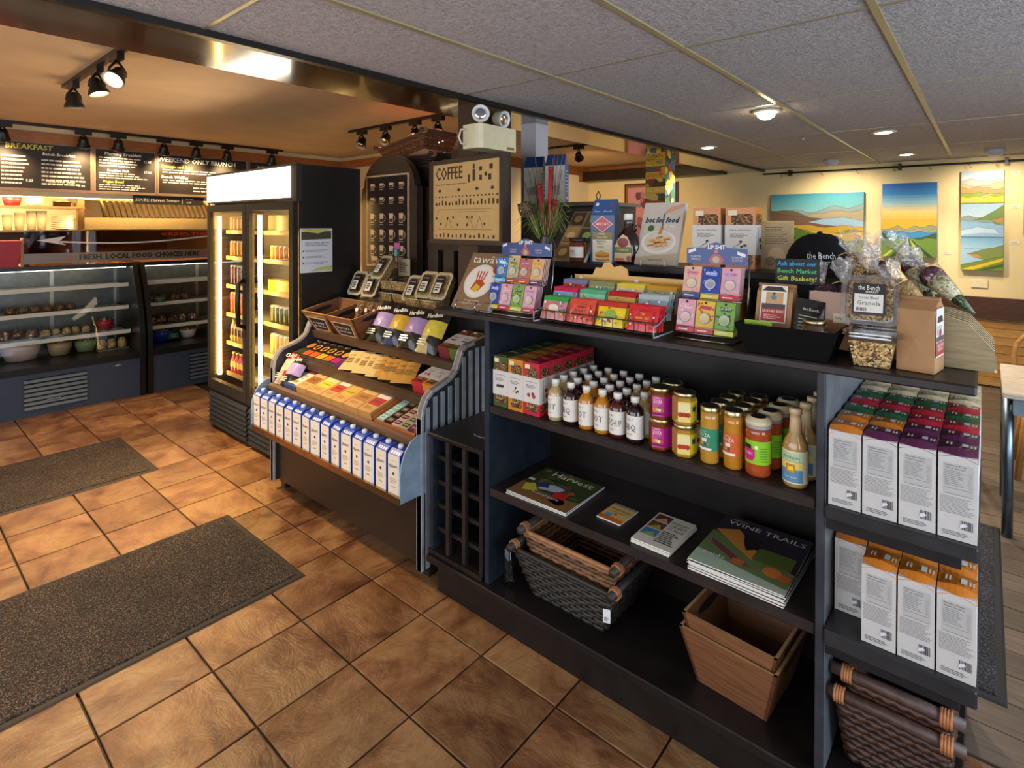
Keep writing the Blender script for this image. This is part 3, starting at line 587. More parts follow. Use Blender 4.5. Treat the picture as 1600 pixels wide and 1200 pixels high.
# ================================================================= kitchen behind
ks = thing('kitchen_shelf', 'steel wall shelf with bowls and stacked cups in the kitchen', 'shelf')
for z in (1.50, 1.735): MB().box((-4.85, -.9, z - .02), (-4.35, .72, z), '6a5238').build('shelf_board', 'steel', ks)
MB().box((-4.62, .70, 0), (-4.56, .76, 1.95), '5a4630').build('shelf_post', 'steel', ks)
MB().box((-4.87, -.9, 0), (-4.85, .72, 1.5), '3a2c22').build('shelf_back', 'blackmetal', ks)
bowl('red_dish', 'red baking dish on the upper kitchen shelf', (-4.6, .19, 1.736), .075, .085, 'b82a2a')
bowl('teal_bowl', 'pale teal mixing bowl on the upper kitchen shelf', (-4.6, .36, 1.736), .075, .085, '86b0a0')
lathe_thing('cake_tin', 'shallow steel cake tin on the upper kitchen shelf', 'tin', [(.075, 0), (.075, .05), (.078, .05), (.078, .06)], 'a08a60', 'metal', (-4.6, .58, 1.736))
for k, (yy, h_) in enumerate(((.06, .13), (.155, .15), (.245, .17), (.335, .19), (.415, .19))):
    lathe_thing('cup_stack', '%s stack of white paper cups from the left on the lower kitchen shelf' % ORD[k], 'cups', [(.033, 0), (.04, h_ * .5), (.042, h_), (.03, h_)], 'f0e2bc', 'plastic', (-4.6, yy, 1.501), group='cup stacks')
for k in range(7): lathe_thing('white_plate', '%s plate from the bottom of the stack on the kitchen shelf' % ORD[k], 'plate', [(.045, 0), (.095, .018), (.09, .021)], 'f0e6c8', 'plastic', (-4.6, .58, 1.501 + k * .021), group='stacked white plates')
hd = thing('range_hood', 'stainless range hood with slanted baffle filters in the kitchen', 'range hood')
MB().box((-5.5, .80, 1.80), (-4.95, 2.5, 2.38), '9a8a66').build('hood_canopy', 'steel', hd)
MB().box((-5.5, .80, 1.50), (-4.75, 2.5, 1.63), 'a08e68').build('hood_rim', 'steel', hd)
MB().add([(-4.95, .80, 1.83), (-4.95, 2.5, 1.83), (-4.76, 2.5, 1.63), (-4.76, .80, 1.63)], [(0, 1, 2, 3)], '2a2016').build('filter_back', 'blackmetal', hd)
for k in range(26):
    yy = .98 + k * .056; MB().add([(-4.94, yy, 1.825), (-4.94, yy + .03, 1.825), (-4.745, yy + .03, 1.635), (-4.745, yy, 1.635), (-4.92, yy + .015, 1.845), (-4.725, yy + .015, 1.655)], [(0, 4, 5, 3), (4, 1, 2, 5), (0, 1, 4), (3, 5, 2)], 'b09a68').build('baffle', 'steel', hd)
rn = thing('kitchen_range', 'stainless kitchen range and back counter under the hood', 'range')
MB().box((-5.5, .80, 0), (-4.8, 2.5, .92), '7a6a50').build('range_body', 'steel', rn)
MB().box((-5.55, .78, .92), (-5.5, 2.5, 1.49), '9a875f').build('splash_back', 'steel', rn)
for k, (yy, c) in enumerate(((1.05, 'd8503a'), (1.22, 'd8503a'), (1.40, 'e0603a'))):
    lathe_thing('sauce_pot', '%s small red pot from the left on the kitchen counter behind the glass guard' % ORD[k], 'pot', [(.05, 0), (.06, .07), (.055, .07)], c, 'plastic', (-4.95, yy, .921 + .0), group='red pots')
cb = thing('kitchen_counter', 'dark kitchen work counter behind the deli cases', 'counter')
MB().box((-4.5, -.9, 0), (-4.15, 2.6, .90), '3a2c22').build('counter_body', 'blackmetal', cb); MB().box((-4.52, -.92, .90), (-4.12, 2.62, .93), '6a5638').build('work_top', 'steel', cb)
for k in range(5): MB().box((-4.4, .42, .931 + k * .045), (-4.2, .78, .931 + k * .045 + .04), random.choice(['a0503a', '8a3f30', 'b0644a'])).build('food_carton', 'print', None, label='%s carton from the bottom of the stack on the kitchen work counter' % ORD[k], cat='carton', group='stacked kitchen cartons')
# ================================================================= track lights
def spot(parent, x, y, z, tx, ty, tz, power, size=60):
    l = bpy.data.lights.new('spot_beam', 'SPOT'); l.energy = power; l.color = WARM; l.spot_size = math.radians(size); l.spot_blend = .7; l.shadow_soft_size = .04
    o = bpy.data.objects.new('spot_beam', l); COL.objects.link(o); o.parent = parent; o.location = (x, y, z); o.rotation_euler = (Vector((tx - x, ty - y, tz - z))).to_track_quat('-Z', 'Y').to_euler()
def track(lab, a, b, heads, lit):
    t = thing('track_light', lab, 'track light'); dx, dy = b[0] - a[0], b[1] - a[1]
    MB().box((min(a[0], b[0]) - .017, min(a[1], b[1]) - .017, ZL - .022), (max(a[0], b[0]) + .017, max(a[1], b[1]) + .017, ZL - .001), '1c1612').build('track_bar', 'blackmetal', t)
    for (hx, hy, ax, ay, az, pw, sz) in heads:
        MB().box((hx - (.06 if abs(dx) > abs(dy) else .016), hy - (.016 if abs(dx) > abs(dy) else .06), ZL - .055), (hx + (.06 if abs(dx) > abs(dy) else .016), hy + (.016 if abs(dx) > abs(dy) else .06), ZL - .022), '18130f').build('adapter', 'blackmetal', t)
        d = Vector((ax - hx, ay - hy, az - (ZL - .13))).normalized(); q = d.to_track_quat('Z', 'Y').to_matrix().to_4x4(); Mh = TR(hx, hy, ZL - .125) @ q
        MB(Mh).lathe([(.018, -.05), (.03, -.035), (.036, 0), (.05, .03), (.05, .04), (.042, .038), (.036, .028)], 14, ['15110e'] * 4 + ['b0a898', 'b0a898']).build('lamp_head', 'blackmetal', t)
        MB(Mh).lathe([(.034, .02), (.034, .03), (.01, .036)], 12, 'ffe2b0').build('bulb', 'glow_bulb' if lit else 'chrome', t)
        MB().tube([(hx, hy, ZL - .05), (hx, hy + .03, ZL - .09), (hx, hy + .036, ZL - .125)], .006, '15110e').tube([(hx, hy, ZL - .05), (hx, hy - .03, ZL - .09), (hx, hy - .036, ZL - .125)], .006, '15110e').build('yoke', 'blackmetal', t)
        e_ = Vector((hx, hy, ZL - .125)) + d * .07
        if pw: spot(t, e_.x, e_.y, e_.z, ax, ay, az, pw, sz)
SP = 85
track('black track light nearest the camera over the floor mats', (-1.55, .03), (-.42, .03), [(-.52, .03, .3, -1.0, 0.9, SP, 75), (-.87, .03, -.4, .6, 0, SP * 1.3, 80), (-1.36, .03, -1.6, .3, 0, SP * 1.3, 80)], True)
track('long black track light washing the chalkboard menus', (-3.36, -1.2), (-3.36, 2.3), [(-3.36, yy, -3.56, yy + .05, 1.95, 13, 100) for yy in (-.6, -.03, .5, .76, 1.13, 1.42, 1.72, 2.2)], False)
track('black track light above the stacked baskets', (-1.65, 2.08), (-.42, 2.08), [(-1.48, 2.08, -1.3, 1.2, .9, 70, 80), (-1.14, 2.08, -.9, 1.1, .9, 0, 70), (-.76, 2.08, -.2, 1.15, .9, 150, 80), (-.49, 2.08, .4, 1.1, .8, 180, 80)], False)
track('short black track light by the pale partition wall', (-.95, 4.09), (-.3, 4.09), [(-.55, 4.09, -1.2, 5.6, 1.2, 60, 110)], True)
# unseen ceiling lamps added to light the kitchen from the front
for k, yy in enumerate((-.3, 1.5)):
    t = thing('kitchen_fill_lamp', '%s square ceiling lamp hidden in the kitchen' % ['near', 'far'][k], 'ceiling lamp')
    MB().box((-4.2, yy - .2, ZL - .03), (-3.8, yy + .2, ZL - .001), 'fff0d0').build('diffuser', 'glow_panel', t)
    o = area('kitchen_fill_light', (-4.0, yy, ZL - .04), (0, 0, 0), .4, .4, 105, (1, .78, .45)); o.parent = t
t = thing('added_strip_light', 'warm strip lamp fixed behind the menu board header', 'strip lamp')  # unseen fill, added to brighten the cups and kitchen fronts
MB().box((-3.72, -.8, 1.80), (-3.675, 2.4, 1.84), 'ffd9a0').build('fill_tube', 'glow_panel', t)
o = area('strip_fill_light', (-3.74, .8, 1.81), (0, -math.radians(105), 0), .06, 3.0, 26, (1, .76, .42)); o.parent = t
for dd, y0, y1 in ((D1, -1.2, .84), (D2, 1.0, 2.3)): MB().box((-3.50, y0, 1.155), (-3.47, y1, 1.168), 'f4f0e4').build('case_fill_strip', 'glow_panel', dd)  # glowing strips added under the top rails to brighten the case interiors
# recessed downlights in the tile ceiling
for k, (x, y, on, lab) in enumerate(((1.711, 2.65, 1, 'brightest recessed ceiling lamp, nearest the camera'), (2.135, 3.93, 1, 'recessed ceiling lamp right of the brightest one'), (2.12, 5.52, 1, 'small recessed ceiling lamp near the picture wall'), (.889, 3.89, 1, 'recessed ceiling lamp beside the brown beam'))):
    t = thing('ceiling_downlight', lab, 'ceiling lamp', (x, y, ZR))
    MB().lathe([(.075, -.002), (.078, -.010), (.058, -.014), (.05, -.006)], 20, 'd8cbb0').build('trim_ring', 'plastic', t)
    MB().lathe([(.048, -.006), (.046, -.014 if k else -.035), (.02, -.018 if k else -.05)], 16, 'ffe6bc').build('bulb', 'glow_bulb', t)
    l = bpy.data.lights.new('down_beam', 'SPOT'); l.energy = 60; l.color = (1, .84, .62); l.spot_size = 2.2; l.spot_blend = .8; l.shadow_soft_size = .05
    o = bpy.data.objects.new('down_beam', l); COL.objects.link(o); o.parent = t; o.location = (0, 0, -.06)
for k, (x, y) in enumerate(((1.478, 5.65), (2.744, 5.65))):
    t = thing('wall_wash_lamp', ['round white ceiling lamp above the wide landscape canvas', 'round white ceiling lamp above the stacked small canvases'][k], 'ceiling lamp', (x, y, ZR))
    MB().lathe([(.07, 0), (.07, -.02), (.05, -.05), (.02, -.06)], 18, 'b9bcc4').build('lamp_shell', 'plastic', t)
    l = bpy.data.lights.new('wash_beam', 'SPOT'); l.energy = 20; l.color = (1, .84, .6); l.spot_size = 2.3; l.spot_blend = .8; l.shadow_soft_size = .05
    o = bpy.data.objects.new('wash_beam', l); COL.objects.link(o); o.parent = t; o.location = (0, .08, -.07); o.rotation_euler = (.6, 0, 0)
MB().lathe([(.0, -.012), (.012, -.012), (.012, 0)], 8, 'a8a29a').build('sprinkler_cap', 'plastic', None, (1.62, 3.9, ZR - .001), label='tiny sprinkler cap in a ceiling panel beside a recessed lamp', cat='sprinkler')
# ================================================================= goods on the merchandiser
def put(o, loc, rx=0, ry=0, rz=0, label=None):
    o.location = loc; o.rotation_euler = (math.radians(rx), math.radians(ry), math.radians(rz))
    if label: o['label'] = label
    return o
def on_tray(k, x, s=.016, lift=.001):
    lift += .0165; ty, tz = TI[k]; return (x, ty + s * math.cos(SL) - lift * math.sin(SL), tz - .025 + s * math.sin(SL) + lift * math.cos(SL))
def pillow(w, h, d, colf, nx=8, ny=12):
    """stuffed pouch standing on z=0, front towards -y"""
    def bul(u, v): return (max(0, math.sin(math.pi * u)) ** .6) * (max(0, math.sin(math.pi * min(1, max(0, (v - .04) / .9)))) ** .5)
    def wid(u, v): return (u - .5) * w * (1 - .06 * math.sin(math.pi * v))
    def wr(u, v): return .004 * math.sin(u * 17 + v * 9) * math.sin(v * 13)
    m = MB()
    m.sheet(nx, ny, lambda u, v: (wid(u, v), -d / 2 * bul(u, v) + wr(u, v) * bul(u, v), v * h), colf)
    m.sheet(nx, ny, lambda u, v: (wid(1 - u, v), d / 2 * bul(u, v), v * h), colf)
    return m
def chip_bag(label, top, mid, low, name, w=.135, h=.22, d=.07):
    t = thing('chip_bag', label, 'chip bag', group='crisp bags on the metal display')
    def cf(u, v):
        if v > .72: return top
        if v > .36: return mid if abs(u - .5 + (v - .5) * .3) < .62 else top
        return low if (u + v * .5) < .66 else top
    tx = pillow(w, h, d, cf, 10, 14); Fp = FR(-d / 2 - .003); tx.text(name, 0, h * .80, .034, 'efe6d0', 0, Fp, width=w * .66, rot=8, bold=.06)
    tx.lines(-w * .3, h * .12, w * .15, h * .28, 3, 'e9dcc0', 0, Fp, .5, 3, .3); tx.build('bag_body', 'foil', t)
    return t
HB = 'Hardbite'
put(chip_bag('red and cream crisp bag leaning at the left end of the lowest tray', 'b8362a', 'e0c8a0', 'c9b090', 'Chips', .125, .21), on_tray(0, -.40, .03), -38, 0, 14)
put(chip_bag('black and lilac crisp bag leaning beside the red and cream one', '2a261e', 'b9a0d0', '1d1c20', HB, .125, .20), on_tray(0, -.325, .02), -40, 0, 12)
for n, (x, c, l_) in enumerate(((.115, 'c4a8d6', 'lilac crisp bag next to the wooden crates'), (.265, 'e2b23a', 'yellow and blue crisp bag, second from the wooden crates'), (.40, 'b894c4', 'lilac crisp bag in the middle of the top tray, third from the crates'), (.545, 'e6cf4a', 'bright yellow crisp bag at the right end of the top tray'))):
    put(chip_bag(l_, '2b2822', c, ['201d1a', '26406a', '1d1a18', 'c9b87a'][n], HB, .145, .245, .075), on_tray(2, x, .024), -36, 0, 8)
def flat_box(name, label, w, l, h, cols, art, loc, rz=0, group=None, m='print', tilt=16, cat='box'):
    """box lying on a sloping tray: x width, y length up the slope, z thickness"""
    t = thing(name, label, cat, group=group)
    MB().box((-w / 2, 0, 0), (w / 2, l, h), cols).build('carton', m, t)
    if art: a = MB(TR(0, 0, h)); art(a, w, l); a.build('printed_face', m, t)
    put(t, loc, tilt, 0, rz); return t
def art_blue(a, w, l):
    a.rect(-w * .42, l * .1, w * .42, l * .72, 'efe6cc', .0006); a.disc(0, l * .84, w * .36, 'c8503a', .0006, 14, None, l * .1); a.disc(-w * .05, l * .22, w * .28, 'd88a3a', .001, 12, None, l * .07); a.lines(-w * .3, l * .4, w * .3, l * .62, 4, '8a8a70', .001)
flat_box('cracker_box', 'blue cracker box at the left of the kraft boxes on the lowest tray', .125, .185, .035, ['d8a868', '34528a', '2f4a80', '34528a', '34528a', '34528a'], art_blue, on_tray(0, -.262))
def art_kraft(c1, c2, words):
    def f(a, w, l):
        a.rect(-w * .42, l * .3, w * .42, l * .62, c1, .0006); a.rect(-w * .42, l * .62, w * .42, l * .78, c2, .0006)
        a.text(words, 0, l * .46, .02, '2a1a10', .001, None, width=w * .6); a.lines(-w * .3, l * .12, w * .3, l * .24, 3, 'a07a48', .0008)
    return f
KR = [('9a5a22', 'd8b070', 'OATS', 'brown band'), ('d8c83a', 'e8d8a0', 'CORN', 'yellow band'), ('c03a2c', 'ece0c8', 'HERB', 'red label and small photo'), ('cfae3a', 'd8a860', 'HONEY', 'mustard label'), ('b07a34', 'd9b070', 'SEED', 'tan label'), ('b8363a', 'f0e6d8', 'SPELT', 'crimson and white label')]
xk = [-.192, -.078, .057, .16, .269, .39, .499]
for n in range(6):
    w = xk[n + 1] - xk[n] - .004; c1, c2, wd, d_ = KR[n]
    flat_box('biscuit_box', 'kraft biscuit box with a %s on the lowest tray' % d_, w, .185, .045, ['b98a4c', 'd0a060', 'c09050', 'b98a4c', 'b98a4c', 'b98a4c'], art_kraft(c1, c2, wd), on_tray(0, (xk[n] + xk[n + 1]) / 2), 0, 'kraft biscuit boxes', 'kraft')
ot = thing('bar_tray', 'orange open card tray of snack bars at the right end of the lowest tray', 'tray')
m = MB(); w = .3
m.box((-w / 2, 0, 0), (w / 2, .19, .003), 'b0602a').box((-w / 2, 0, 0), (w / 2, .003, .022), 'b8652c').box((-w / 2, .187, 0), (w / 2, .19, .05), 'b8652c').box((-w / 2, 0, 0), (-w / 2 + .003, .19, .035), 'b8652c').box((w / 2 - .003, 0, 0), (w / 2, .19, .035), 'b8652c')
m.build('card_tray', 'kraft', ot); put(ot, on_tray(0, .668), 16)
bars = [('9ed0c4', 'teal'), ('9ed0c4', 'teal'), ('3a2a22', 'dark brown'), ('3a2a22', 'dark brown'), ('d8bca0', 'cream and plum'), ('c8d8a0', 'cream and green')]
for c in range(5):
    for r in range(4):
        col = ['9fcfc0', '33261f', 'd9c3a4', 'cdb08c', '3c3f78' if r == 0 else 'd0c0a0'][c]
        x0 = .668 - .132 + c * .056; o = MB().box((0, 0, 0), (.05, .042, .022), [col] * 6).rect(.006, .008, .044, .034, ['d8efe6', '8a6a50', '7a2a4a', '3a5a3a', 'b03a3a'][c], .0226).text('BAR', .025, .021, .014, ['2a5a50', 'e9dcc0', 'f0e0d0', 'efe6d0', 'f0e0d0'][c], .023).build('snack_bar', 'foil', None, label='%s snack bar from the front in the %s column of the orange tray' % (ORD[r], ['teal', 'dark brown', 'cream and plum', 'cream and green', 'rightmost'][c]), cat='snack bar', group='snack bars in the orange tray')
        p = on_tray(0, x0, .016 + .006 + r * .044, .005); put(o, p, 16)
# tier 2
SNK = [('3c4a2a', 'd8602a', 'dark green and orange'), ('c85a2a', '2a1c14', 'burnt orange'), ('d0622a', '3a1a10', 'orange and brown'), ('c9b02a', '2a2a1a', 'mustard yellow'), ('d8702a', '301810', 'bright orange'), ('b02a78', 'd89a3a', 'magenta edged')]
def art_snack(c1, c2):
    def f(a, w, l): a.rect(-w * .46, l * .04, w * .46, l * .32, c1, .0006); a.disc(0, l * .55, w * .36, 'd8a050', .001, 12, None, l * .16); a.disc(0, l * .55, w * .22, c2, .0014, 10, None, l * .1); a.text('KETO', 0, l * .87, .02, 'efe6d0', .001, None, width=w * .7)
    return f
for n, (c1, c2, d_) in enumerate(SNK):
    flat_box('snack_box', '%s snack box lying on the middle tray' % d_, .072, .185, .035, ['2a2018', '262018', '5a4a40', 'a04a9a' if n == 5 else '2a2018', '2a2018', '2a2018'], art_snack(c1, c2), on_tray(1, -.425 + n * .0755, .012), 0, 'colourful snack boxes')
for n in range(10):
    wide = n < 5; x = .055 + n * .062 if wide else .345 + (n - 5) * .052
    t = thing('seed_packet', '%s %s from the left in the fanned row on the middle tray' % (ORD[n % 5], 'pale kraft seed packet' if wide else 'golden snack sachet'), 'packet', group='fanned packets on the middle tray')
    c = 'd6b878' if wide else 'c8913c'
    b = pillow(.105 if wide else .075, .155, .014, lambda u, v: c, 5, 6); b.build('packet_body', 'kraft', t)
    MB(FR(-.009)).lines(-.03, .05, .03, .09, 3, '8a6a34', 0).text('organic', 0, .115, .018, '7a5a28', 0, None, width=.06).build('packet_print', 'paper', t)
    put(t, on_tray(1, x, .03 + (.012 if n % 2 else 0), .006 + .0015 * n), -62, 0, 24 if wide else 30)
def gran_box(label, c, sleeve_art, group):
    """window carton .072 x .072 x .19, front -y, white paper sleeve"""
    t = thing('granola_box', label, 'box', group=group); w, d, h = .072, .07, .192
    dk = tuple(v * .8 for v in lin(c))
    MB().box((-w / 2, 0, 0), (w / 2, d, h), [c] * 6).build('carton', 'print', t)
    wn = MB(FR(0)); pr_ = [(-.022, .012), (.022, .012), (.026, .02), (.026, .165), (.02, .172), (-.02, .172), (-.026, .165), (-.026, .02)]
    wn.poly(pr_, '3a2416', TR(.004, 0, .0005)); wn.M = RI(w / 2, d / 2); wn.poly(pr_, '3a2416', TR(0, 0, .0005)); wn.build('window', 'granola_dark', t)
    e = .0015
    a = MB().box((-w / 2 - e, -e, .045), (w / 2 + e, d + e, .138), 'd6cec6'); a.M = FR(-e); a.text('superseed crispy', .0, .122, .007, '3a3a3a', .0005, None, width=.052); a.lines(-.024, .098, .024, .112, 3, '8a8580', .0005)
    if sleeve_art == 'leaf':
        for q in range(6): a.disc(-.015 + q * .006, .078 + .003 * (q % 2), .004, '2a2a22', .0006, 7, None, .006)
    elif sleeve_art == 'twig':
        a.poly([(-.018, .066), (-.016, .066), (.004, .082), (.002, .083)], '3a3028', TR(0, 0, .0006)); a.disc(.002, .086, .004, '3a3028', .0006, 8); a.disc(.012, .074, .005, '3a3028', .0006, 8, None, .004); a.disc(.004, .070, .004, '3a3028', .0006, 8)
    else:
        for qx, qy in ((-.012, .073), (.008, .078), (.012, .07)): a.disc(qx, qy, .0075, '8a2026', .0006, 10); a.disc(qx, qy, .005, 'b0343a', .0009, 10)
    a.rect(-.03, .168, -.008, .184, 'e8d8b0', .0002 - e + .0005); a.M = RI(w / 2 + e, d / 2)
    for qx, qy in ((.004, .09), (.008, .07)): a.disc(qx, qy, .009, '8a2a30' if sleeve_art == 'berry' else '3a3028', .0006, 9)
    a.rect(-.018, .05, -.012, .13, '8a9aa8', .0006); a.build('paper_sleeve', 'paper', t)
    MB().rect(-.028, .012, .018, .018, 'f0e2d0', h + .0006).rect(-.03, .04, .03, .058, tuple(v * .7 for v in lin(c)), h + .0004).build('top_print', 'print', t)
    return t
g1 = gran_box('red granola box with a white sleeve lying on the middle tray', 'c02a34', 'berry', None); put(g1, on_tray(1, .672, .02, .066), -74, 0, 0)
g2 = gran_box('orange granola box with a white sleeve lying on the middle tray', 'd8862a', 'twig', None); put(g2, on_tray(1, .748, .02, .066), -74, 0, 0)
g3 = gran_box('burgundy granola box with a white sleeve lying at the right of the top tray', '7a2a34', 'leaf', None); put(g3, on_tray(2, .70, .02, .066), -74, 0, 0)
g4 = gran_box('olive granola box with a white sleeve lying against the right side of the top tray', '5a6a2a', 'leaf', None); put(g4, on_tray(2, .776, .02, .066), -74, 0, 0)
# wooden crates with chalk panels
def wood_crate(name, label, wb, wt, db, dt, h, th=.010, slot=True, chalk=None, col='8a5a34', colin='7a5030', m='wood', group=None):
    t = thing(name, label, 'crate', group=group)
    def side(ax, sgn, nm):
        if ax == 'y':   # front/back
            y0, y1 = sgn * db / 2, sgn * dt / 2; n = -sgn * th
            v = [(-wb / 2, y0, 0), (wb / 2, y0, 0), (wt / 2, y1, h), (-wt / 2, y1, h), (-wb / 2, y0 + n, 0), (wb / 2, y0 + n, 0), (wt / 2, y1 + n, h), (-wt / 2, y1 + n, h)]
        else:
            x0, x1 = sgn * wb / 2, sgn * wt / 2; n = -sgn * th
            v = [(x0, -db / 2, 0), (x0, db / 2, 0), (x1, dt / 2, h), (x1, -dt / 2, h), (x0 + n, -db / 2, 0), (x0 + n, db / 2, 0), (x1 + n, dt / 2, h), (x1 + n, -dt / 2, h)]
        f = [(0, 1, 2, 3), (4, 7, 6, 5), (0, 4, 5, 1), (1, 5, 6, 2), (2, 6, 7, 3), (3, 7, 4, 0)]
        MB().add(v, f, [col, colin, col, col, 'b08a5c', col]).build(nm, m if ax == 'y' else m, t)
    side('y', -1, 'front_board'); side('y', 1, 'back_board'); side('x', -1, 'end_board'); side('x', 1, 'end_board')
    MB().box((-wb / 2, -db / 2, 0), (wb / 2, db / 2, .006), colin).build('bottom_board', m, t)
    if slot:
        for sgn in (-1, 1):
            f = .80; xo = sgn * (wb / 2 + (wt - wb) / 2 * f); sl_ = (wt - wb) / 2 / h
            for off, c in ((.0012, 'caa070'), (-.0012 - th, '1a1009' if sgn < 0 else 'caa070')):
                P_ = [(xo + sgn * off + sl_ * sgn * (dz), yy, h * f + dz) for yy, dz in [(.05 * dt / .2 * math.cos(a) , .013 * math.sin(a)) for a in [2 * math.pi * k / 14 for k in range(14)]]]
                MB().add(P_, [tuple(range(14))], '150d08').build('hand_slot', 'plain', t)
    if chalk:
        k = (dt - db) / 2 / h; fy = lambda z: -db / 2 - k * z - .0012
        def pl(a, b, c, d, o, colr): return ([(a, fy(c) - o, c), (b, fy(c) - o, c), (b + (wt - wb) / 2 * (d - c) / h * (1 if b > 0 else 0), fy(d) - o, d), (a - (wt - wb) / 2 * (d - c) / h, fy(d) - o, d)], colr)
        q = MB()
        for o, ins, colr in ((0, 0, 'cbb190'), (.0006, .008, '1d1a17')):
            v, c_ = pl(-wb / 2 + .02 + ins, wb / 2 - .02 - ins, .02 + ins, h - .035 - ins, o, colr); q.add(v, [(0, 1, 2, 3)], c_)
        ang = math.atan(k); Mt_ = TR(0, fy(h * .45) - .002, h * .45) @ Matrix.Rotation(math.pi / 2 + ang, 4, 'X')
        for r_, s_ in enumerate(chalk): q.text(s_, 0, .012 - r_ * .026, .026, 'e6e0d4', 0, Mt_, width=wb * .62, shear=.1)
        q.build('chalk_panel', 'chalkboard', t)
    return t
cr1 = wood_crate('wooden_crate', 'left wooden crate with a chalk label on the metal display', .195, .274, .16, .27, .15, chalk=['Candy', '& Nuts']); put(cr1, (-.355, 1.125, .912), 12)
cr2 = wood_crate('wooden_crate', 'right wooden crate with a chalk label, holding snack bags', .195, .274, .16, .27, .15, chalk=["Barry's", 'Granola']); put(cr2, (-.09, 1.125, .912), 12)
for n, (x, y, rz) in enumerate(((-.12, 1.10, 12), (-.06, 1.12, 5), (.0, 1.13, -6))):
    t = thing('nut_bag', '%s clear bag of nuts from the left standing in the right wooden crate' % ORD[n], 'bag', group='clear nut bags in the crate')
    pillow(.055, .15, .03, lambda u, v: 'a8703c', 5, 8).build('nuts', 'granola_dark', t)
    MB(TR(0, 0, .0)).frus((-.03, .03, -.02, .018), (-.032, .032, -.006, .006), .10, .18, 'e8dcc8').build('clear_film', 'film', t); MB(FR(-.022)).disc(0, .10, .012, 'e8e0d0', 0, 12).build('sticker', 'paper', t)
    put(t, (x, y, .955), -18, 0, rz)
for n, (x, y, rz) in enumerate(((-.33, 1.10, 30), (-.20, 1.09, 65), (-.15, 1.07, 80))):
    MB().lathe([(.004, 0), (.011, .01), (.012, .05), (.010, .085), (.003, .095)], 10, 'd8b88a').build('bread_stick', 'kraft', None, label=['loose pale biscuit in the left wooden crate', 'loose pale biscuit at the left of the right wooden crate', 'loose pale biscuit in front of the nut bags'][n], cat='biscuit')
    put([o for o in COL.objects if o.name.startswith("bread_stick")][-1], (x, y, .985 if n else .93), 80, 0, rz)
# granola clamshells on the back ledge
def ring(P, k, z0, z1, col):
    n = len(P); Q = [(x * k, y * k) for x, y in P]
    return MB().add([(x, y, z0) for x, y in P] + [(x, y, z0) for x, y in Q] + [(x, y, z1) for x, y in P] + [(x, y, z1) for x, y in Q], [f for i in range(n) for f in ((i, (i + 1) % n, 2 * n + (i + 1) % n, 2 * n + i), (2 * n + i, 2 * n + (i + 1) % n, 3 * n + (i + 1) % n, 3 * n + i), (n + i, 3 * n + i, 3 * n + (i + 1) % n, n + (i + 1) % n), (i, n + i, n + (i + 1) % n, (i + 1) % n))], col)
def clam(label, dark=True, group='granola tubs on the back ledge', lbl='k', w=.118, d=.155, h=.06):
    t = thing('granola_tub', label, 'tub', group=group)
    MB().frus((-w / 2 + .012, w / 2 - .012, -d / 2 + .012, d / 2 - .012), (-w / 2 + .002, w / 2 - .002, -d / 2 + .002, d / 2 - .002), 0, h * .86, 'a07040').build('granola', 'granola_dark' if dark else 'granola', t)
    MB().frus((-w / 2 + .009, w / 2 - .009, -d / 2 + .009, d / 2 - .009), (-w / 2, w / 2, -d / 2, d / 2), -.001, h * .9, 'ffffff').build('clear_tub', 'film', t)
    o = [( (w / 2 + .006 - (.02 if k % 2 else 0) * 0) * sx, (d / 2 + .006) * sy) for k, (sx, sy) in enumerate(((-.7, -1), (.7, -1), (1, -.8), (1, .8), (.7, 1), (-.7, 1), (-1, .8), (-1, -.8)))]
    ring(o, .80, h * .88, h * .93, 'd8c8a0').build('rim', 'shiny', t); MB().prism([(x * .86, y * .88) for x, y in o], h * .92, h + .012, 'ffffff').build('clear_lid', 'film', t)
    l = MB(TR(0, 0, h + .0135)); l.rect(-w * .24, -d * .36, w * .24, d * .34, '1b1714'); l.rect(-w * .2, -d * .32, w * .2, d * .08, 'efe4cc', .0006); l.text('the Bench', 0, d * .22, .014, 'f0e8d8', .0008, None, width=w * .4); l.lines(-w * .15, -d * .25, w * .15, d * .02, 3, '4a4038', .001)
    l.build('label', 'paper', t); return t
def stand(o, x, y, z, tilt, rz=0): put(o, (x, y, z), tilt, 0, rz)
stand(clam('dark granola tub leaning upright at the far left of the back ledge'), -.43, 1.37, 1.15, 62, 6)
stand(clam('dark granola tub leaning upright, second from the left on the back ledge'), -.28, 1.37, 1.15, 62, 6)
stand(clam('granola tub tilted on top of two stacked granola tubs on the back ledge', False), -.17, 1.37, 1.26, 55, -4)
for n, (x, z) in enumerate(((-.18, 1.077), (-.02, 1.077), (-.18, 1.152), (-.03, 1.152))):
    put(clam('%s granola tub lying flat in the stack at the middle of the back ledge' % ['lower left', 'lower right', 'upper left', 'upper right'][n], False), (x, 1.40, z), 0, 0, 90)
for n, x in enumerate((.13, .25, .37)):
    stand(clam('pale granola tub leaning upright on the back ledge, %s from the left beside the cookbook' % ORD[n], False), x, 1.37, 1.155 + .03 * (n > 0), 60, 4)
for n, x in enumerate((.19, .31)): put(clam('granola tub lying flat under the leaning pale tubs, %s one' % ['left', 'right'][n], False), (x, 1.33, 1.077), 0, 0, 90)
sh = thing('sign_holder', 'small printed card on a wire stand among the granola tubs', 'sign'); MB().tube([(0, 0, 0), (0, 0, .22)], .003, '1a1a1a').build('wire_stem', 'blackmetal', sh); MB(FR(-.002)).box((-.03, .16, 0), (.03, .25, .002), '2a2430').rect(-.025, .21, .025, .245, 'b0509a', .0025).rect(-.025, .165, .0, .205, '3aa0b0', .0025).build('card', 'print', sh); put(sh, (-.02, 1.33, 1.0755 + .125))
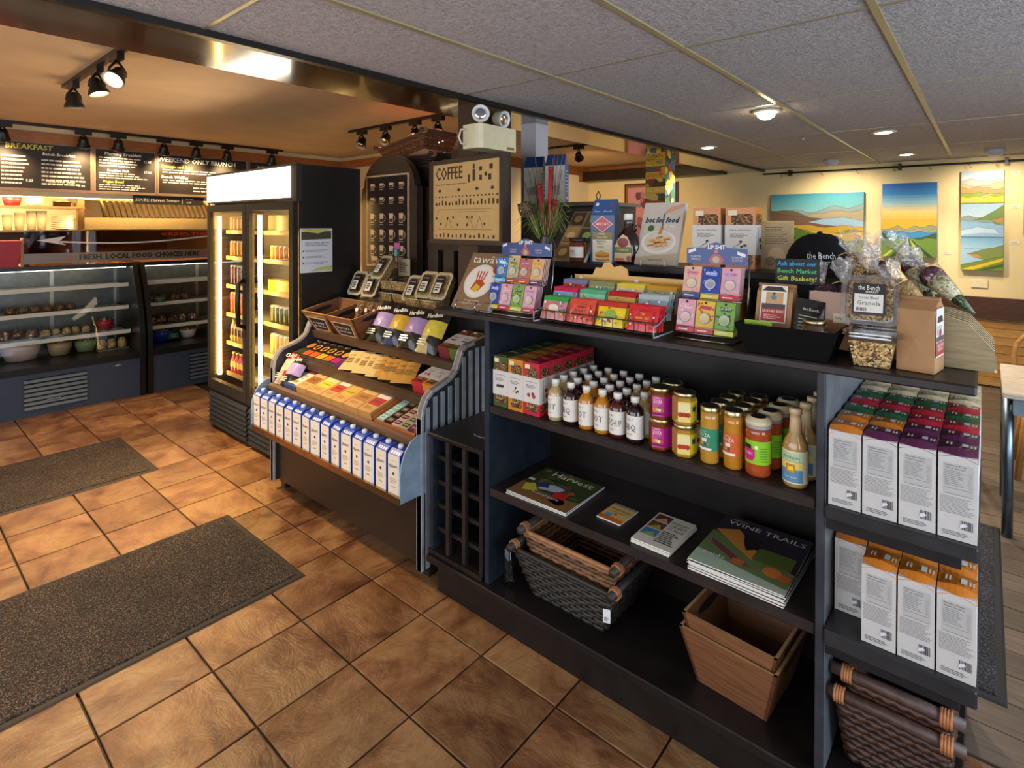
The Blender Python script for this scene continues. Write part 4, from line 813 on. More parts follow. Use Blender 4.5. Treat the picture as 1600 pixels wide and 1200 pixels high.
MB(FR(0)).box((-.055, 0, 0), (.06, .11, .003), 'b8a888').lines(-.04, .02, .045, .09, 5, '5a4a38', .0036).build('recipe_card', 'paper', None, (-.12, 1.46, 1.23), label='tan printed card propped behind the granola tubs', cat='card')
# ================================================================= shelf one: boxes, bottles, jars
GC = [('4a5a2c', 'leaf', 'olive green'), ('cf8428', 'twig', 'orange'), ('c4263a', 'berry', 'red')]
for c, (col, art, nm) in enumerate(GC):
    base = None
    for r in range(5):
        lab = '%s granola box with a white sleeve on the upper shelf, %s from the front' % (nm, ORD[r]); loc = (1.289 + c * .0755, .797 + r * .0735, .861)
        if base is None: base = gran_box(lab, col, art, 'window granola boxes on the upper shelf'); base.location = loc
        else: dup(base, loc, 0, lab)
def sauce_bottle(liq, word, label, loc, rz=0):
    t = thing('sauce_bottle', label, 'bottle', loc, rz, 'round sauce bottles'); r = .0275; h = .135
    MB().lathe([(r * .9, 0), (r, .005), (r, .092), (r * .92, .10), (.014, .118)], 18, [liq] * 4).build('sauce', 'liquid', t)
    MB().lathe([(.0145, .117), (.0125, .122), (.0125, .128)], 12, liq).build('neck', 'liquid', t)
    MB().lathe([(.0145, .126), (.0145, .142), (.013, .144)], 14, 'e9e4da').build('cap', 'plastic', t)
    l = MB(); n = 16; rr = r + .0006
    A = [math.radians(-150 + 240 * k / n) for k in range(n + 1)]
    l.add([(rr * math.cos(a), rr * math.sin(a), z) for z in (.014, .088) for a in A], [(k, k + 1, n + 2 + k, n + 1 + k) for k in range(n)], 'e4dcd0', None, True)
    v, f, (x0, x1) = glyphs(word); sc = .026; rt = rr + .0006
    wrap = lambda x, z: (rt * math.sin(x / rt - .35), -rt * math.cos(x / rt - .35), z)
    l.add([wrap(p[0] * sc * (.95 if len(word) < 5 else .62), .050 + p[1] * sc * 1.1) for p in v], f, '2c2a28')
    for (a0, a1, z) in ((-.6, .5, .076), (-.6, .3, .072), (-.4, .4, .028)):
        l.add([wrap(a0 * r, z), wrap((a0 + a1) / 2 * r, z), wrap(a1 * r, z), wrap(a1 * r, z + .002), wrap((a0 + a1) / 2 * r, z + .002), wrap(a0 * r, z + .002)], [(0, 1, 4, 5), (1, 2, 3, 4)], '8a8078')
    l.build('paper_label', 'paper', t); return t
FR6 = [('b9a06a', 'HOT'), ('2c1410', 'BBQ'), ('c07a1c', 'HOT'), ('c07a1c', 'HOT'), ('4a1812', 'KETCHUP'), ('24100d', 'BBQ')]
nmq = {'b9a06a': 'pale mustard', '2c1410': 'dark', 'c07a1c': 'amber', '4a1812': 'reddish brown', '24100d': 'blackish'}
FL = ['pale HOT sauce bottle beside the red granola boxes', 'dark BBQ sauce bottle between two HOT bottles in the front row', 'amber HOT sauce bottle, left one of the two side by side', 'amber HOT sauce bottle, right one of the two side by side', 'reddish brown KETCHUP bottle in the front row of sauces', 'blackish BBQ sauce bottle beside the pink jars']
B0 = {}
for k, x in enumerate((1.529, 1.595, 1.659, 1.722, 1.78, 1.843)):
    c, w = FR6[k]
    if (c, w) in B0: dup(B0[(c, w)], (x, .825, .861), random.uniform(-8, 8), FL[k])
    else: B0[(c, w)] = sauce_bottle(c, w, FL[k], (x, .825, .861), random.uniform(-6, 6))
rn_ = ['second', 'third', 'fourth', 'back']
keys = list(B0)
for r in range(4):
    for k in range(6):
        x = 1.515 + k * .066 + r * .004
        if r == 0 and k == 0: x = 1.52
        q = B0[keys[(k + (k * r) % 3 + (r > 1)) % len(keys)]]
        dup(q, (x, .887 + r * .064, .861), random.uniform(-20, 20), '%s sauce bottle from the left in the %s row behind the front sauces' % (ORD[k], rn_[r]))
def hexjar(col, lab, side, label, loc, rz, group, tall=.095, r=.036, six=True):
    t = thing('preserve_jar', label, 'jar', loc, rz, group); n = 6 if six else 20
    MB().lathe([(r * .92, 0), (r, .006), (r, tall * .80), (r * .82, tall * .86)], n, col, None, not six).build('jar_glass', 'liquid', t)
    MB().lathe([(r * .86, tall * .86), (r * .9, tall * .87), (r * .9, tall * .98), (r * .84, tall)], 20, 'c9b98a').build('metal_lid', 'metal', t)
    MB(TR(0, 0, tall + .0004)).disc(0, 0, r * .72, '2a2620', 0, 16).build('lid_print', 'plain', t)
    return t
def flat_label(t, r, z0, z1, faces, n=6):
    ap = r * math.cos(math.pi / n) + .0008; hw = r * math.sin(math.pi / n)
    l = MB()
    for ang, fn in faces: l.M = RZ(ang) @ FR(-ap); fn(l, hw, z0, z1)
    l.build('paper_label', 'print', t)
def zoz(l, w, a, b):
    l.rect(-w, a, w, b, 'b8267a'); l.rect(-w, a, w * .5, b, 'c8508a', .0003); l.text('ZOZA', -.1 * w, b - .015, .015, 'f4e6ee', .0008, None, width=w * 1.5); l.text('TRESTO', -.1 * w, b - .004, .006, 'f4e6ee', .0008, None, width=w)
    for q in range(4): l.disc(-w * .7 + q * w * .45, a + .02, .0055, ['e07a2a', 'e0c03a', 'e8e0d0', 'd8502a'][q], .0008, 8)
    l.disc(w * .2, a + .028, .005, '6a5a8a', .0009, 8); l.rect(-w, a + .004, w, a + .011, '7a1a5a', .0006)
def zoz2(l, w, a, b): l.rect(-w, a, w, b, 'b02090')
def yel(l, w, a, b):
    l.rect(-w, a, w, b, 'e6cf7a'); l.rect(-w, a + .03, w, b - .006, 'e8d8a0', .0003)
    for q in range(3): l.disc(-w * .6 + q * w * .6, a + .022, .0075, 'b8352a', .0006, 9)
def yel2(l, w, a, b): l.rect(-w, a, w, b, 'ecd22a'); l.rect(-w * .5, a + .03, w * .4, a + .045, '3a5a8a', .0005); l.disc(0, a + .038, .006, '26406a', .0008, 8)
j = None
for n, (x, y, z, lab) in enumerate(((1.926, .832, .861, 'magenta labelled hexagonal jar at the bottom of the front stack'), (1.926, .832, .957, 'magenta labelled hexagonal jar on top of the front stack'), (1.93, .91, .861, 'magenta labelled hexagonal jar in the row behind, at the bottom'), (1.93, .91, .957, 'magenta labelled hexagonal jar in the row behind, on top'))):
    if j is None: j = hexjar('7a3a18', None, None, lab, (x, y, z), 12, 'hexagonal preserve jars'); flat_label(j, .036, .01, .07, [(0, zoz), (60, zoz2)])
    else: dup(j, (x, y, z), 12 + n * 3, lab)
j = None
for n, (x, y, z, lab) in enumerate(((2.004, .832, .861, 'yellow labelled hexagonal jar at the bottom of the front stack'), (2.004, .832, .957, 'yellow labelled hexagonal jar on top of the front stack'), (2.01, .91, .861, 'yellow labelled hexagonal jar standing behind the yellow stack'))):
    if j is None: j = hexjar('b8862a', None, None, lab, (x, y, z), 20, 'hexagonal preserve jars'); flat_label(j, .036, .01, .07, [(0, yel), (60, yel2)])
    else: dup(j, (x, y, z), 20 + n * 2, lab)
def round_label(t, r, z0, z1, col, deco, span=230, rot=-15):
    l = MB(); n = 18; rr = r + .0007; A = [math.radians(-90 + rot - span / 2 + span * k / n) for k in range(n + 1)]
    l.add([(rr * math.cos(a), rr * math.sin(a), z) for z in (z0, z1) for a in A], [(k, k + 1, n + 2 + k, n + 1 + k) for k in range(n)], col, None, True)
    rt = rr + .0006; W_ = lambda x, z: (rt * math.sin(x / rt + math.radians(rot)), -rt * math.cos(x / rt + math.radians(rot)), z)
    def patch(x0, za, x1, zb, c, off=0):
        k = 6; P = [W_(x0 + (x1 - x0) * i / k, z) for z in (za, zb) for i in range(k + 1)]; l.add([(p[0] * (1 + off), p[1] * (1 + off), p[2]) for p in P], [(i, i + 1, k + 2 + i, k + 1 + i) for i in range(k)], c)
    def wtext(s_, x, z, sz, c, w, off=.02):
        v, f, (a, b) = glyphs(s_); kx = w / (b - a); P = [W_(x + p[0] * kx, z + p[1] * sz) for p in v]; l.add([(p[0] * (1 + off), p[1] * (1 + off), p[2]) for p in P], f, c)
    deco(patch, wtext); l.build('paper_label', 'print', t)
def d_zg(c):
    def f(p, w):
        w('ZOZA', 0, .083, .015, 'f4efe0', .036); w('TRESTO', 0, .094, .005, 'f4efe0', .022)
        for q in range(4): p(-.018 + q * .009, .052 + .003 * (q % 2), -.011 + q * .009, .062, ['e0742a', 'e8b03a', '5a4a7a', 'e0602a'][q], .01)
        p(-.022, .040, .022, .047, 'efe6da', .012); p(-.008, .064, .008, .074, 'e6e2da', .01)
    return f
G2 = 'tall glass sauce jars'
def talljar(col, labc, label, loc, r=.027, h=.165):
    t = thing('sauce_jar', label, 'jar', loc, 0, G2)
    MB().lathe([(r * .92, 0), (r, .005), (r, h * .70), (r * .96, h * .74), (r * .98, h * .76), (r * .98, h * .9)], 20, [col] * 5).build('jar_glass', 'liquid', t)
    MB().lathe([(r * .99, h * .9), (r * 1.0, h * .905), (r * 1.0, h * .985), (r * .9, h)], 20, 'c4b48a').build('metal_lid', 'metal', t); MB(TR(0, 0, h + .0004)).disc(0, 0, r * .75, '2a2620', 0, 16).build('lid_print', 'plain', t)
    round_label(t, r, .038, .102, labc, d_zg(labc)); return t
ja = talljar('c08a2e', '2f8a68', 'amber sauce jar with a green label at the front of the shelf', (2.082, .832, .861))
for k in range(3): dup(ja, (2.088 + k * .004, .895 + k * .062, .861), 5, '%s sauce jar behind the green labelled one' % ORD[k])
jb = talljar('bf7f22', 'd2622c', 'amber sauce jar with an orange label at the front of the shelf', (2.148, .838, .861))
for k in range(3): dup(jb, (2.154 + k * .004, .90 + k * .062, .861), 5, '%s sauce jar behind the orange labelled one' % ORD[k])
def currj(label, loc, rz=0):
    t = thing('curry_jar', label, 'jar', loc, rz, 'lime labelled curry jars'); r = .034; h = .165
    MB().lathe([(r * .9, 0), (r, .008), (r, .03), (r * .97, .04), (r * .97, h * .62), (r, h * .68), (r, h * .74), (r * .9, h * .80)], 20, 'a8481c').build('jar_glass', 'liquid', t)
    MB().lathe([(r * .93, h * .795), (r * .96, h * .80), (r * .96, h * .85)], 20, '9aa0ac').lathe([(r * .96, h * .852), (r * 1.0, h * .86), (r * .98, h * .93), (r * .88, h * .935), (r * .86, h * .97)], 20, 'd6c49c').build('lid', 'plastic', t)
    MB(TR(0, 0, h * .97 + .0004)).disc(0, 0, r * .6, '1c1a18', 0, 16).build('lid_print', 'plain', t)
    def d(p, w):
        p(-.036, .075, -.012, .088, '1d1d1d', .01); p(-.036, .052, -.002, .077, 'cf1f78', .012); p(-.03, .045, -.006, .055, 'cf1f78', .012); w('CURRY', -.019, .064, .011, 'f6e6ee', .024, .03); p(-.002, .078, .006, .088, 'e9f2e0', .012)
        for q in range(6): p(.012, .045 + q * .007, .032, .047 + q * .007, '5a8a2a', .012)
    round_label(t, r * .98, .036, .1, '8fca2c', d, 250, 5); return t
jc = currj('curry sauce jar with a lime and pink label at the front of the shelf', (2.216, .838, .861))
for k in range(3): dup(jc, (2.226 + k * .006, .912 + k * .074, .861), 10, '%s curry sauce jar behind the front lime labelled one' % ORD[k])
def hotb(label, loc, rz=0):
    t = thing('hot_sauce_bottle', label, 'bottle', loc, rz, 'wax capped hot sauce bottles'); r = .031
    MB().lathe([(r * .9, 0), (r, .006), (r, .105), (r * .9, .118), (.016, .140), (.014, .150)], 20, 'b08a50').build('bottle_body', 'liquid', t)
    MB().lathe([(.0165, .138), (.014, .175), (.0135, .19), (.016, .19), (.016, .203), (.014, .205)], 16, 'd2b68c').build('wax_cap', 'plastic', t)
    def d(p, w):
        p(-.03, .016, .03, .052, '5f8fb4', .01); p(-.03, .05, .03, .072, 'e8d27a', .012); p(-.03, .07, .03, .094, 'b9d0a8', .012); p(-.012, .042, .012, .064, 'c98a2c', .016); p(-.007, .047, .007, .058, 'f0d040', .02); w('Wildside', 0, .081, .012, '3a6a6a', .046, .02); w('hot sauce', 0, .03, .008, 'e0ecf4', .03, .02)
    round_label(t, r, .012, .098, 'e6d9b4', d, 260, -8); return t
jd = hotb('wax capped hot sauce bottle at the front right of the shelf', (2.312, .834, .861))
for k in range(4): dup(jd, (2.322 + k * .003, .903 + k * .066, .861), 0, '%s hot sauce bottle behind the front wax capped one' % ORD[k])
# ================================================================= shelf two: magazines
def mag(name, label, x0, x1, y0, y1, z, n, art, cols, cat='magazine', group=None, rz=0):
    out = []
    for k in range(n):
        last = k == n - 1; dz = .0035 if n > 2 else .0045
        t = thing(name, label[k] if isinstance(label, list) else label, cat, ((x0 + x1) / 2 + random.uniform(-.004, .004) * (not last), (y0 + y1) / 2 + random.uniform(-.006, .004) * (not last), z + k * dz), rz + (random.uniform(-1.5, 1.5) if not last else 0), group)
        a, b = (x1 - x0) / 2, (y1 - y0) / 2
        MB().box((-a, -b, 0), (a, b, dz - .0004), ['e9e4da', cols, 'e8e2d8', 'dcd6cc', 'd8d2c8', 'cfc8be']).build('pages', 'paper', t)
        if last:
            m = MB(TR(0, 0, dz)); art(m, a, b); m.build('cover', 'print', t)
    return out
def blot(m, a, b, cols, n, seed, r0=.05, r1=.16, z=.0003):
    g = random.Random(seed)
    for k in range(n):
        r = g.uniform(r0, r1) * 2 * a; x = g.uniform(-a + r, a - r); y = g.uniform(-b + r * .7, b - r * .7)
        P = [(x + r * g.uniform(.6, 1) * math.cos(t), y + r * .7 * g.uniform(.6, 1) * math.sin(t), z + k * .00001) for t in [2 * math.pi * i / 9 for i in range(9)]]; m.poly(P, g.choice(cols))
def a_harv(m, a, b):
    m.rect(-a, -b, a, b, '3c4a26'); blot(m, a, b, ['2c3a1e', '55652e', '6a5a34', '48582c', '8a7a4a'], 40, 4)
    m.poly([(-a, -b, .0006), (a, -b, .0006), (a, -b * .35, .0006), (0, -b * .5, .0006), (-a, -b * .2, .0006)], '8a6238')
    m.poly([(-a * .5, -b * .2), (-a * .1, b * .1), (a * .3, b * .05), (a * .2, -b * .25), (-a * .3, -b * .35)], 'b9c4d6', TR(0, 0, .0008)); m.poly([(-a * .62, -b * .05), (-a * .3, b * .12), (-a * .15, -b * .15), (-a * .5, -b * .3)], '3a3f66', TR(0, 0, .001)); m.disc(a * .25, b * .2, a * .13, '7a4a4a', .0012, 10)
    m.poly([(a * .15, -b * .2), (a * .55, -b * .1), (a * .6, -b * .5), (a * .2, -b * .55)], 'c8302c', TR(0, 0, .0012)); m.disc(a * .55, -b * .03, a * .1, 'a8504a', .0014, 10)
    m.poly([(-a * .85, -b * .3), (-a * .6, -b * .15), (-a * .3, -b * .5), (-a * .7, -b * .7)], 'd8c23a', TR(0, 0, .0012))
    m.text('Harvest', a * .12, b * .68, b * .42, 'f2ede0', .0016, None, width=a * 1.35); m.text('festival guide', a * .05, -b * .6, b * .14, 'e8e8f4', .0016, None, width=a * .9); m.rect(-a * .95, -b * .05, -a * .75, b * .07, 'e6e6e6', .0016)
mag('harvest_magazine', ['bottom copy under the Harvest magazine on the middle shelf', 'second copy under the Harvest magazine on the middle shelf', 'Harvest magazine with a picnic cover on the middle shelf'], 1.318, 1.59, .80, 1.06, .541, 3, a_harv, '3c4a26')
def a_post(m, a, b):
    m.rect(-a, -b, a, b, 'e0b46a'); m.rect(-a, -b, a, -b * .6, 'd2762a', .0003); m.rect(-a, b * .78, a, b, '8a8a7a', .0003); m.text('Naramata Bench', 0, b * .35, b * .2, '2a1c12', .0006, None, width=a * 1.5); m.text('wine route', 0, b * .05, b * .16, '3a2a1a', .0006, None, width=a); m.rect(-a * .7, -b * .6, -a * .25, -b * .25, '4a9ac0', .0006); m.disc(0, -b * .2, a * .14, 'c0702a', .0006, 10)
mag('wine_postcard', 'small amber postcard lying on the middle shelf', 1.675, 1.768, .868, .988, .541, 1, a_post, 'e0b46a', 'postcard', None, -2)
def a_leaf(m, a, b):
    m.rect(-a, -b, a, b, 'dcd2c2')
    for k, c in enumerate(('4a7aa8', '5a4a30', '6a2f28')): m.rect(-a * .92, -b * .55 + k * b * .5, -a * .12, -b * .1 + k * b * .5, c, .0004); m.poly([(-a * .9, -b * .55 + k * b * .5), (-a * .15, -b * .55 + k * b * .5), (-a * .4, -b * .25 + k * b * .5)], ['8ab45a', 'b9903a', 'c9a06a'][k], TR(0, 0, .0007))
    for k, s_ in enumerate(('DISTILLERY', 'CIDERY', 'GUIDE')): m.text(s_, a * .42, b * .62 - k * b * .22, b * .2, '3a3a34', .0006, None, width=a * .9)
    m.lines(-a * .05, -b * .75, a * .9, b * .02, 7, '4a4a42', .0006)
mag('tour_leaflet', ['%s leaflet from the bottom of the cidery guide stack' % ORD[k] for k in range(3)] + ['cidery tour leaflet with three small photos on top of its stack'], 1.838, 1.969, .81, 1.014, .541, 4, a_leaf, 'dcd2c2', 'leaflet', 'tour leaflets')
def a_wine(m, a, b):
    m.rect(-a, -b, a, b, '2b2030'); m.poly([(-a, b * .25), (-a * .2, b * .05), (a, -b * .35), (a, -b), (-a, -b)], '6a7a4a', TR(0, 0, .0003)); m.poly([(-a, -b * .55), (0, -b * .72), (a, -b * .85), (a, -b), (-a, -b)], 'a9b8a0', TR(0, 0, .0005))
    m.poly([(-a * .95, b * .3), (-a * .5, b * .55), (a * .2, -b * .1), (a * .1, -b * .35), (-a * .4, -b * .05)], 'd08a3a', TR(0, 0, .0006)); m.poly([(-a * .9, -b * .05), (-a * .2, -b * .4), (a * .2, -b * .6), (-a * .1, -b * .62), (-a * .8, -b * .25)], '7a3a4a', TR(0, 0, .0007))
    m.poly([(-a * .35, b * .5), (a * .1, b * .45), (a * .15, b * .1), (-a * .1, -b * .1), (-a * .25, b * .15)], '1d1614', TR(0, 0, .0009)); m.rect(a * .1, -b * .3, a * .9, b * .15, '5a6a2c', .0008); m.disc(a * .6, -b * .5, a * .2, 'd8803a', .001, 10); m.disc(a * .85, -b * .55, a * .14, 'c86a34', .0011, 10); m.disc(-a * .1, -b * .55, a * .14, 'c8683a', .001, 9)
    m.text('WINE TRAILS', a * .05, b * .72, b * .22, 'efe6da', .0014, None, width=a * 1.75); m.text('explore', -a * .6, b * .87, b * .08, 'efe6da', .0014, None, width=a * .35); m.text('guide', -a * .6, -b * .6, b * .12, 'e6e6ea', .0014, None, width=a * .5)
mag('wine_trails_magazine', ['%s Wine Trails magazine from the bottom of its stack' % ORD[k] for k in range(9)] + ['Wine Trails magazine on top of its stack, cover showing'], 2.035, 2.298, .79, 1.115, .541, 10, a_wine, '2b2030', 'magazine', 'Wine Trails magazines')
# ================================================================= base: baskets, crates
def wicker(name, label, loc, wb, wt, db, dt, h, cols, rz=0, rows=11, group=None, handles=True, rimc=None):
    """woven basket: waved weaver rings over upright stakes"""
    t = thing(name, label, 'basket', loc, rz, group)
    MB().box((-wb / 2, -db / 2, .002), (wb / 2, db / 2, .008), cols[1]).build('basket_floor', 'wicker', t)
    m = MB()
    def ring(f, n=14):
        w, d = wb + (wt - wb) * f, db + (dt - db) * f; P = []
        for (ax, ay, bx, by) in ((-1, -1, 1, -1), (1, -1, 1, 1), (1, 1, -1, 1), (-1, 1, -1, -1)):
            for k in range(n): u = k / n; P.append(((ax + (bx - ax) * u) * w / 2, (ay + (by - ay) * u) * d / 2))
        return P
    for r in range(rows):
        f = (r + .5) / rows; z = .008 + f * (h - .012); P = ring(f); n = len(P); pts = []
        for k, (x, y) in enumerate(P):
            l = math.hypot(x, y) or 1; o = .004 * (1 if (k + r) % 2 else -1); sx = 1 if abs(abs(x) - (wb + (wt - wb) * f) / 2) < 1e-4 else 0
            nx, ny = (math.copysign(1, x), 0) if sx else (0, math.copysign(1, y)); pts.append((x + nx * o, y + ny * o, z))
        m.tube(pts + [pts[0]], h / rows * .52, cols[r % len(cols)], 5)
    m.build('woven_sides', 'wicker', t)
    s = MB()
    for k, ((x, y), (X, Y)) in enumerate(zip(ring(0), ring(1))):
        if k % 2 == 0: s.tube([(x, y, .004), (X, Y, h)], .0035, cols[1], 5)
    s.build('stakes', 'wicker', t)
    P = [(x, y, h + .002) for x, y in ring(1)]; MB().tube(P + [P[0]], .009, rimc or cols[0], 7).build('rim', 'wicker', t)
    if handles:
        for sg in (-1, 1):
            q = MB().tube([(sg * (wt / 2 + .005), -dt / 2 - .03, h + .012), (sg * (wt / 2 + .005), 0, h + .014), (sg * (wt / 2 + .005), dt / 2 + .03, h + .012)], .014, handles if isinstance(handles, str) else '2a2422', 8).build('handle_bar', 'wicker', t)
            for yy in (-dt / 2 + .005, dt / 2 - .005):
                b_ = MB()
                for j_ in range(4): b_.tube([(sg * (wt / 2 + .005) + .018 * math.cos(a), yy + (j_ - 1.5) * .006, h + .011 + .018 * math.sin(a)) for a in [2 * math.pi * i / 8 for i in range(9)]], .0035, 'b0744a', 4)
                b_.build('binding', 'wicker', q)
    return t
wk = wicker('wicker_basket', 'black and tan wicker basket on the bottom shelf below the magazines', (1.565, .985, .166), .30, .42, .28, .36, .17, ['2a2620', '1d1a17', '332c22'], 0, 11, None, '2a2624')
w2 = wicker('wicker_basket', 'inner tan rimmed wicker basket nested in the black basket', (1.575, .995, .19), .27, .385, .25, .325, .21, ['7a5434', '5a3c24', '8a6240'], 0, 12, None, '3a302a', 'a8734a')
tg = MB(FR(0)).box((-.012, 0, 0), (.012, .045, .001), 'e6e6e6').lines(-.008, .006, .008, .02, 4, '4a4a4a', .0014).build('price_tag', 'paper', None, (1.755, .80, .245), 20, label='white hang tag on the corner of the black wicker basket', cat='tag')
MB().lathe([(.022, 0), (.024, .004), (.024, .15), (.02, .152)], 14, 'ffffff').build('glass_jar', 'film', None, (1.305, .83, .166), label='clear glass jar left of the wicker baskets', cat='jar')
wc = wood_crate('wooden_crate', 'outer wooden crate standing on the bottom shelf', .205, .285, .22, .30, .17, .009, True, None, '7d5236', '6a4630'); put(wc, (2.145, .965, .166), 0, 0, -4)
wd = wood_crate('wooden_crate', 'inner wooden crate nested in the crate on the bottom shelf', .20, .276, .21, .29, .165, .009, True, None, '84583a', '6d4628'); put(wd, (2.148, .965, .214), 0, 0, -4)
# ================================================================= end shelf: granola cartons
def gcart(col, label, loc, front=True, pale=False):
    t = thing('granola_carton', label, 'carton', loc, 0, 'granola cartons on the end shelves'); w, d, h = .0685, .084, .186
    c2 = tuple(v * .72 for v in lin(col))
    MB().box((-w / 2, 0, 0), (w / 2, d, h), ['d0cac4', 'd0cac4', 'c6c1be', 'd0ccc8', 'd0cac4', 'c8b898']).build('carton', 'paper', t)
    m = MB(); n = 6
    P = [(-w / 2 - .0008 + (w + .0016) * k / n, .010 * math.sin(math.pi * k / n)) for k in range(n + 1)]
    vs = [(x, -.0008, h - .010 + b) for x, b in P] + [(x, .02, h + .006 + b * .7) for x, b in P] + [(x, d, h + .006) for x, b in P]
    fs = [(k, k + 1, n + 2 + k, n + 1 + k) for k in range(n)] + [(n + 1 + k, n + 2 + k, 2 * n + 3 + k, 2 * n + 2 + k) for k in range(n)] + [(0, n + 1, 2 * n + 2), (n, 3 * n + 2, 2 * n + 1)]
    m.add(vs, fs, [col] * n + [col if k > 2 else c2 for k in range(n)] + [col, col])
    m.add([(-w / 2 - .0008, -.0008, h - .012), (w / 2 + .0008, -.0008, h - .012), (w / 2 + .0008, d, h - .0), (w / 2 + .0008, d, h + .006), (w / 2 + .0008, .02, h + .006), (w / 2 + .0008, -.0008, h - .01)], [(1, 2, 3, 4, 5)], col)
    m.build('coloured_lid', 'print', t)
    z = h + .0135; q = MB()
    q.add([(.006, .032, z), (.017, .032, z), (.017, .062, z - .003), (.006, .062, z - .003)], [(0, 1, 2, 3)], 'e8ecf0')
    for k in range(2): q.add([(.021 + k * .006, .035, z - .002), (.0245 + k * .006, .035, z - .002), (.0245 + k * .006, .055, z - .003), (.021 + k * .006, .055, z - .003)], [(0, 1, 2, 3)], 'f0e4d0')
    for k in range(2): q.add([(-.022 + k * .007, .035, z - .001), (-.0185 + k * .007, .035, z - .001), (-.0185 + k * .007, .06, z - .003), (-.022 + k * .007, .06, z - .003)], [(0, 1, 2, 3)], 'e8dcc8')
    q.build('lid_label', 'print', t)
    if front:
        a = MB(FR(-.0006)); a.rect(-.025, .098, .027, .168, 'b4b1af'); a.text('Nutrition Facts', -.004, .163, .0055, '3a3a3a', .0004, None, width=.036); a.text('Valeur nutritive', -.004, .157, .0055, '3a3a3a', .0004, None, width=.036)
        a.lines(-.023, .118, .012, .153, 9, '8a8886', .0004, None, .4, 4, .2); a.rect(-.023, .1, .025, .1008, '6a6866', .0004); a.rect(-.023, .1125, .025, .1133, '6a6866', .0004); a.lines(.018, .116, .025, .152, 9, '9a9896', .0004, None, .4, 5, .6)
        a.lines(-.03, .056, .03, .095, 12, '8e8c8a', .0004, None, .42, 6, .1)
        x = .006; g = random.Random(5)
        while x < .027: w_ = g.uniform(.0006, .0016); a.rect(x, .026, x + w_, .046, '2a2a2a', .0004); x += w_ + g.uniform(.0006, .0014)
        a.poly([(.004, .028), (.018, .036), (.014, .041), (.006, .038)], 'd8d4e2', TR(0, 0, .0006)); a.lines(-.026, .008, .026, .019, 3, '6a6866', .0004, None, .45, 7, .14)
        a.build('back_print', 'paper', t)
    return t
OR, PU, GR, RD, BE = 'c9762a', '5a2a48', '2f5a3a', 'b02a36', 'd8c49a'
GN = {OR: 'orange', PU: 'plum', GR: 'dark green', RD: 'red', BE: 'pale kraft'}
GB = {}
def place_g(col, loc, front, lab):
    k = (col, front)
    if k in GB: dup(GB[k], loc, random.uniform(-1.5, 1.5), lab)
    else: GB[k] = gcart(col, lab, loc, front)
cols = [[OR, OR, GR, RD, GR], [PU, OR, GR, RD, GR], [PU, PU, RD, RD, GR], [PU, PU, RD, GR, RD]]
for c in range(4):
    for r in range(8):
        col = cols[c][r] if r < 5 else BE
        place_g(col, (2.436 + c * .0722, .776 + r * .0885, .861), r == 0, '%s topped granola carton, upper end shelf, %s column from left, %s from front' % (GN[col], ORD[c], ORD[r]))
for c in range(4):
    for r in range(3):
        col = [OR, OR, GR][r] if c else [OR, PU, GR][r]
        place_g(col, (2.436 + c * .0722, .776 + (.085 if c == 0 else 0) + r * .0885, .553), r == 0, '%s topped granola carton, lower end shelf, %s column from left, %s from front' % (GN[col], ORD[c], ORD[r]))
wb = wicker('wicker_basket', 'brown wicker basket with thick bark handles under the end shelf', (2.53, 1.08, .167), .42, .52, .19, .225, .19, ['3e261a', '301c14', '482c1e'], 90, 10, None, '4a342c')  # weave tones darkened to hold the shadow under the end shelf
wb2 = wicker('wicker_basket', 'upper wicker basket nested under the end shelf, copper bindings showing', (2.535, 1.09, .20), .40, .49, .17, .21, .20, ['4e2e1e', '3a2218', '5a3826'], 90, 10, None, '54403a')
# ================================================================= counter goods
bk = thing('cookbook', 'brown tawaw cookbook with a hand print plate on a wire stand', 'book')
m = MB().box((-.1, 0, 0), (.1, .028, .255), ['d8d0c0', 'd8d0c0', '8a6a4c', 'b9c4cc', '6a4a34', '6a4a34']); m.build('book_block', 'print', bk)
a = MB(FR(-.0006)); a.text('tawâw', .0, .222, .052, 'f0e6d4', .0005, None, width=.165); a.disc(-.002, .122, .078, 'e2d3c2', .0005, 24); a.disc(-.002, .122, .068, 'eadccc', .0008, 24)
for k in range(4): a.poly([(-.022 + k * .012, .128), (-.015 + k * .012, .128), (-.014 + k * .012 + (k - 1.5) * .004, .168), (-.022 + k * .012 + (k - 1.5) * .004, .168)], 'c8604a', TR(0, 0, .0012))
a.poly([(-.034, .085), (.01, .075), (.034, .11), (.01, .13), (-.02, .128)], 'b8502c', TR(0, 0, .0011)); a.poly([(-.03, .08), (0, .07), (.018, .095), (-.01, .11)], 'd8b03a', TR(0, 0, .0014)); a.disc(.068, .18, .02, 'a8432c', .0012, 14)
a.text('progressive', 0, .034, .014, 'e6d8c4', .0006, None, width=.08); a.text('indigenous cuisine', 0, .02, .012, 'e6d8c4', .0006, None, width=.12); a.build('cover_print', 'print', bk)
put(bk, (1.115, .80, 1.221), -33, 0, 2)
ws = thing('book_stand', 'small chrome wire stand holding the tawaw cookbook', 'stand')
for x in (1.06, 1.17): MB().tube([(x, .79, 1.25), (x, .775, 1.225), (x, .785, 1.2135), (x, .93, 1.2135), (x, .99, 1.33)], .003, 'b0b0b4').build('wire', 'chrome', ws)
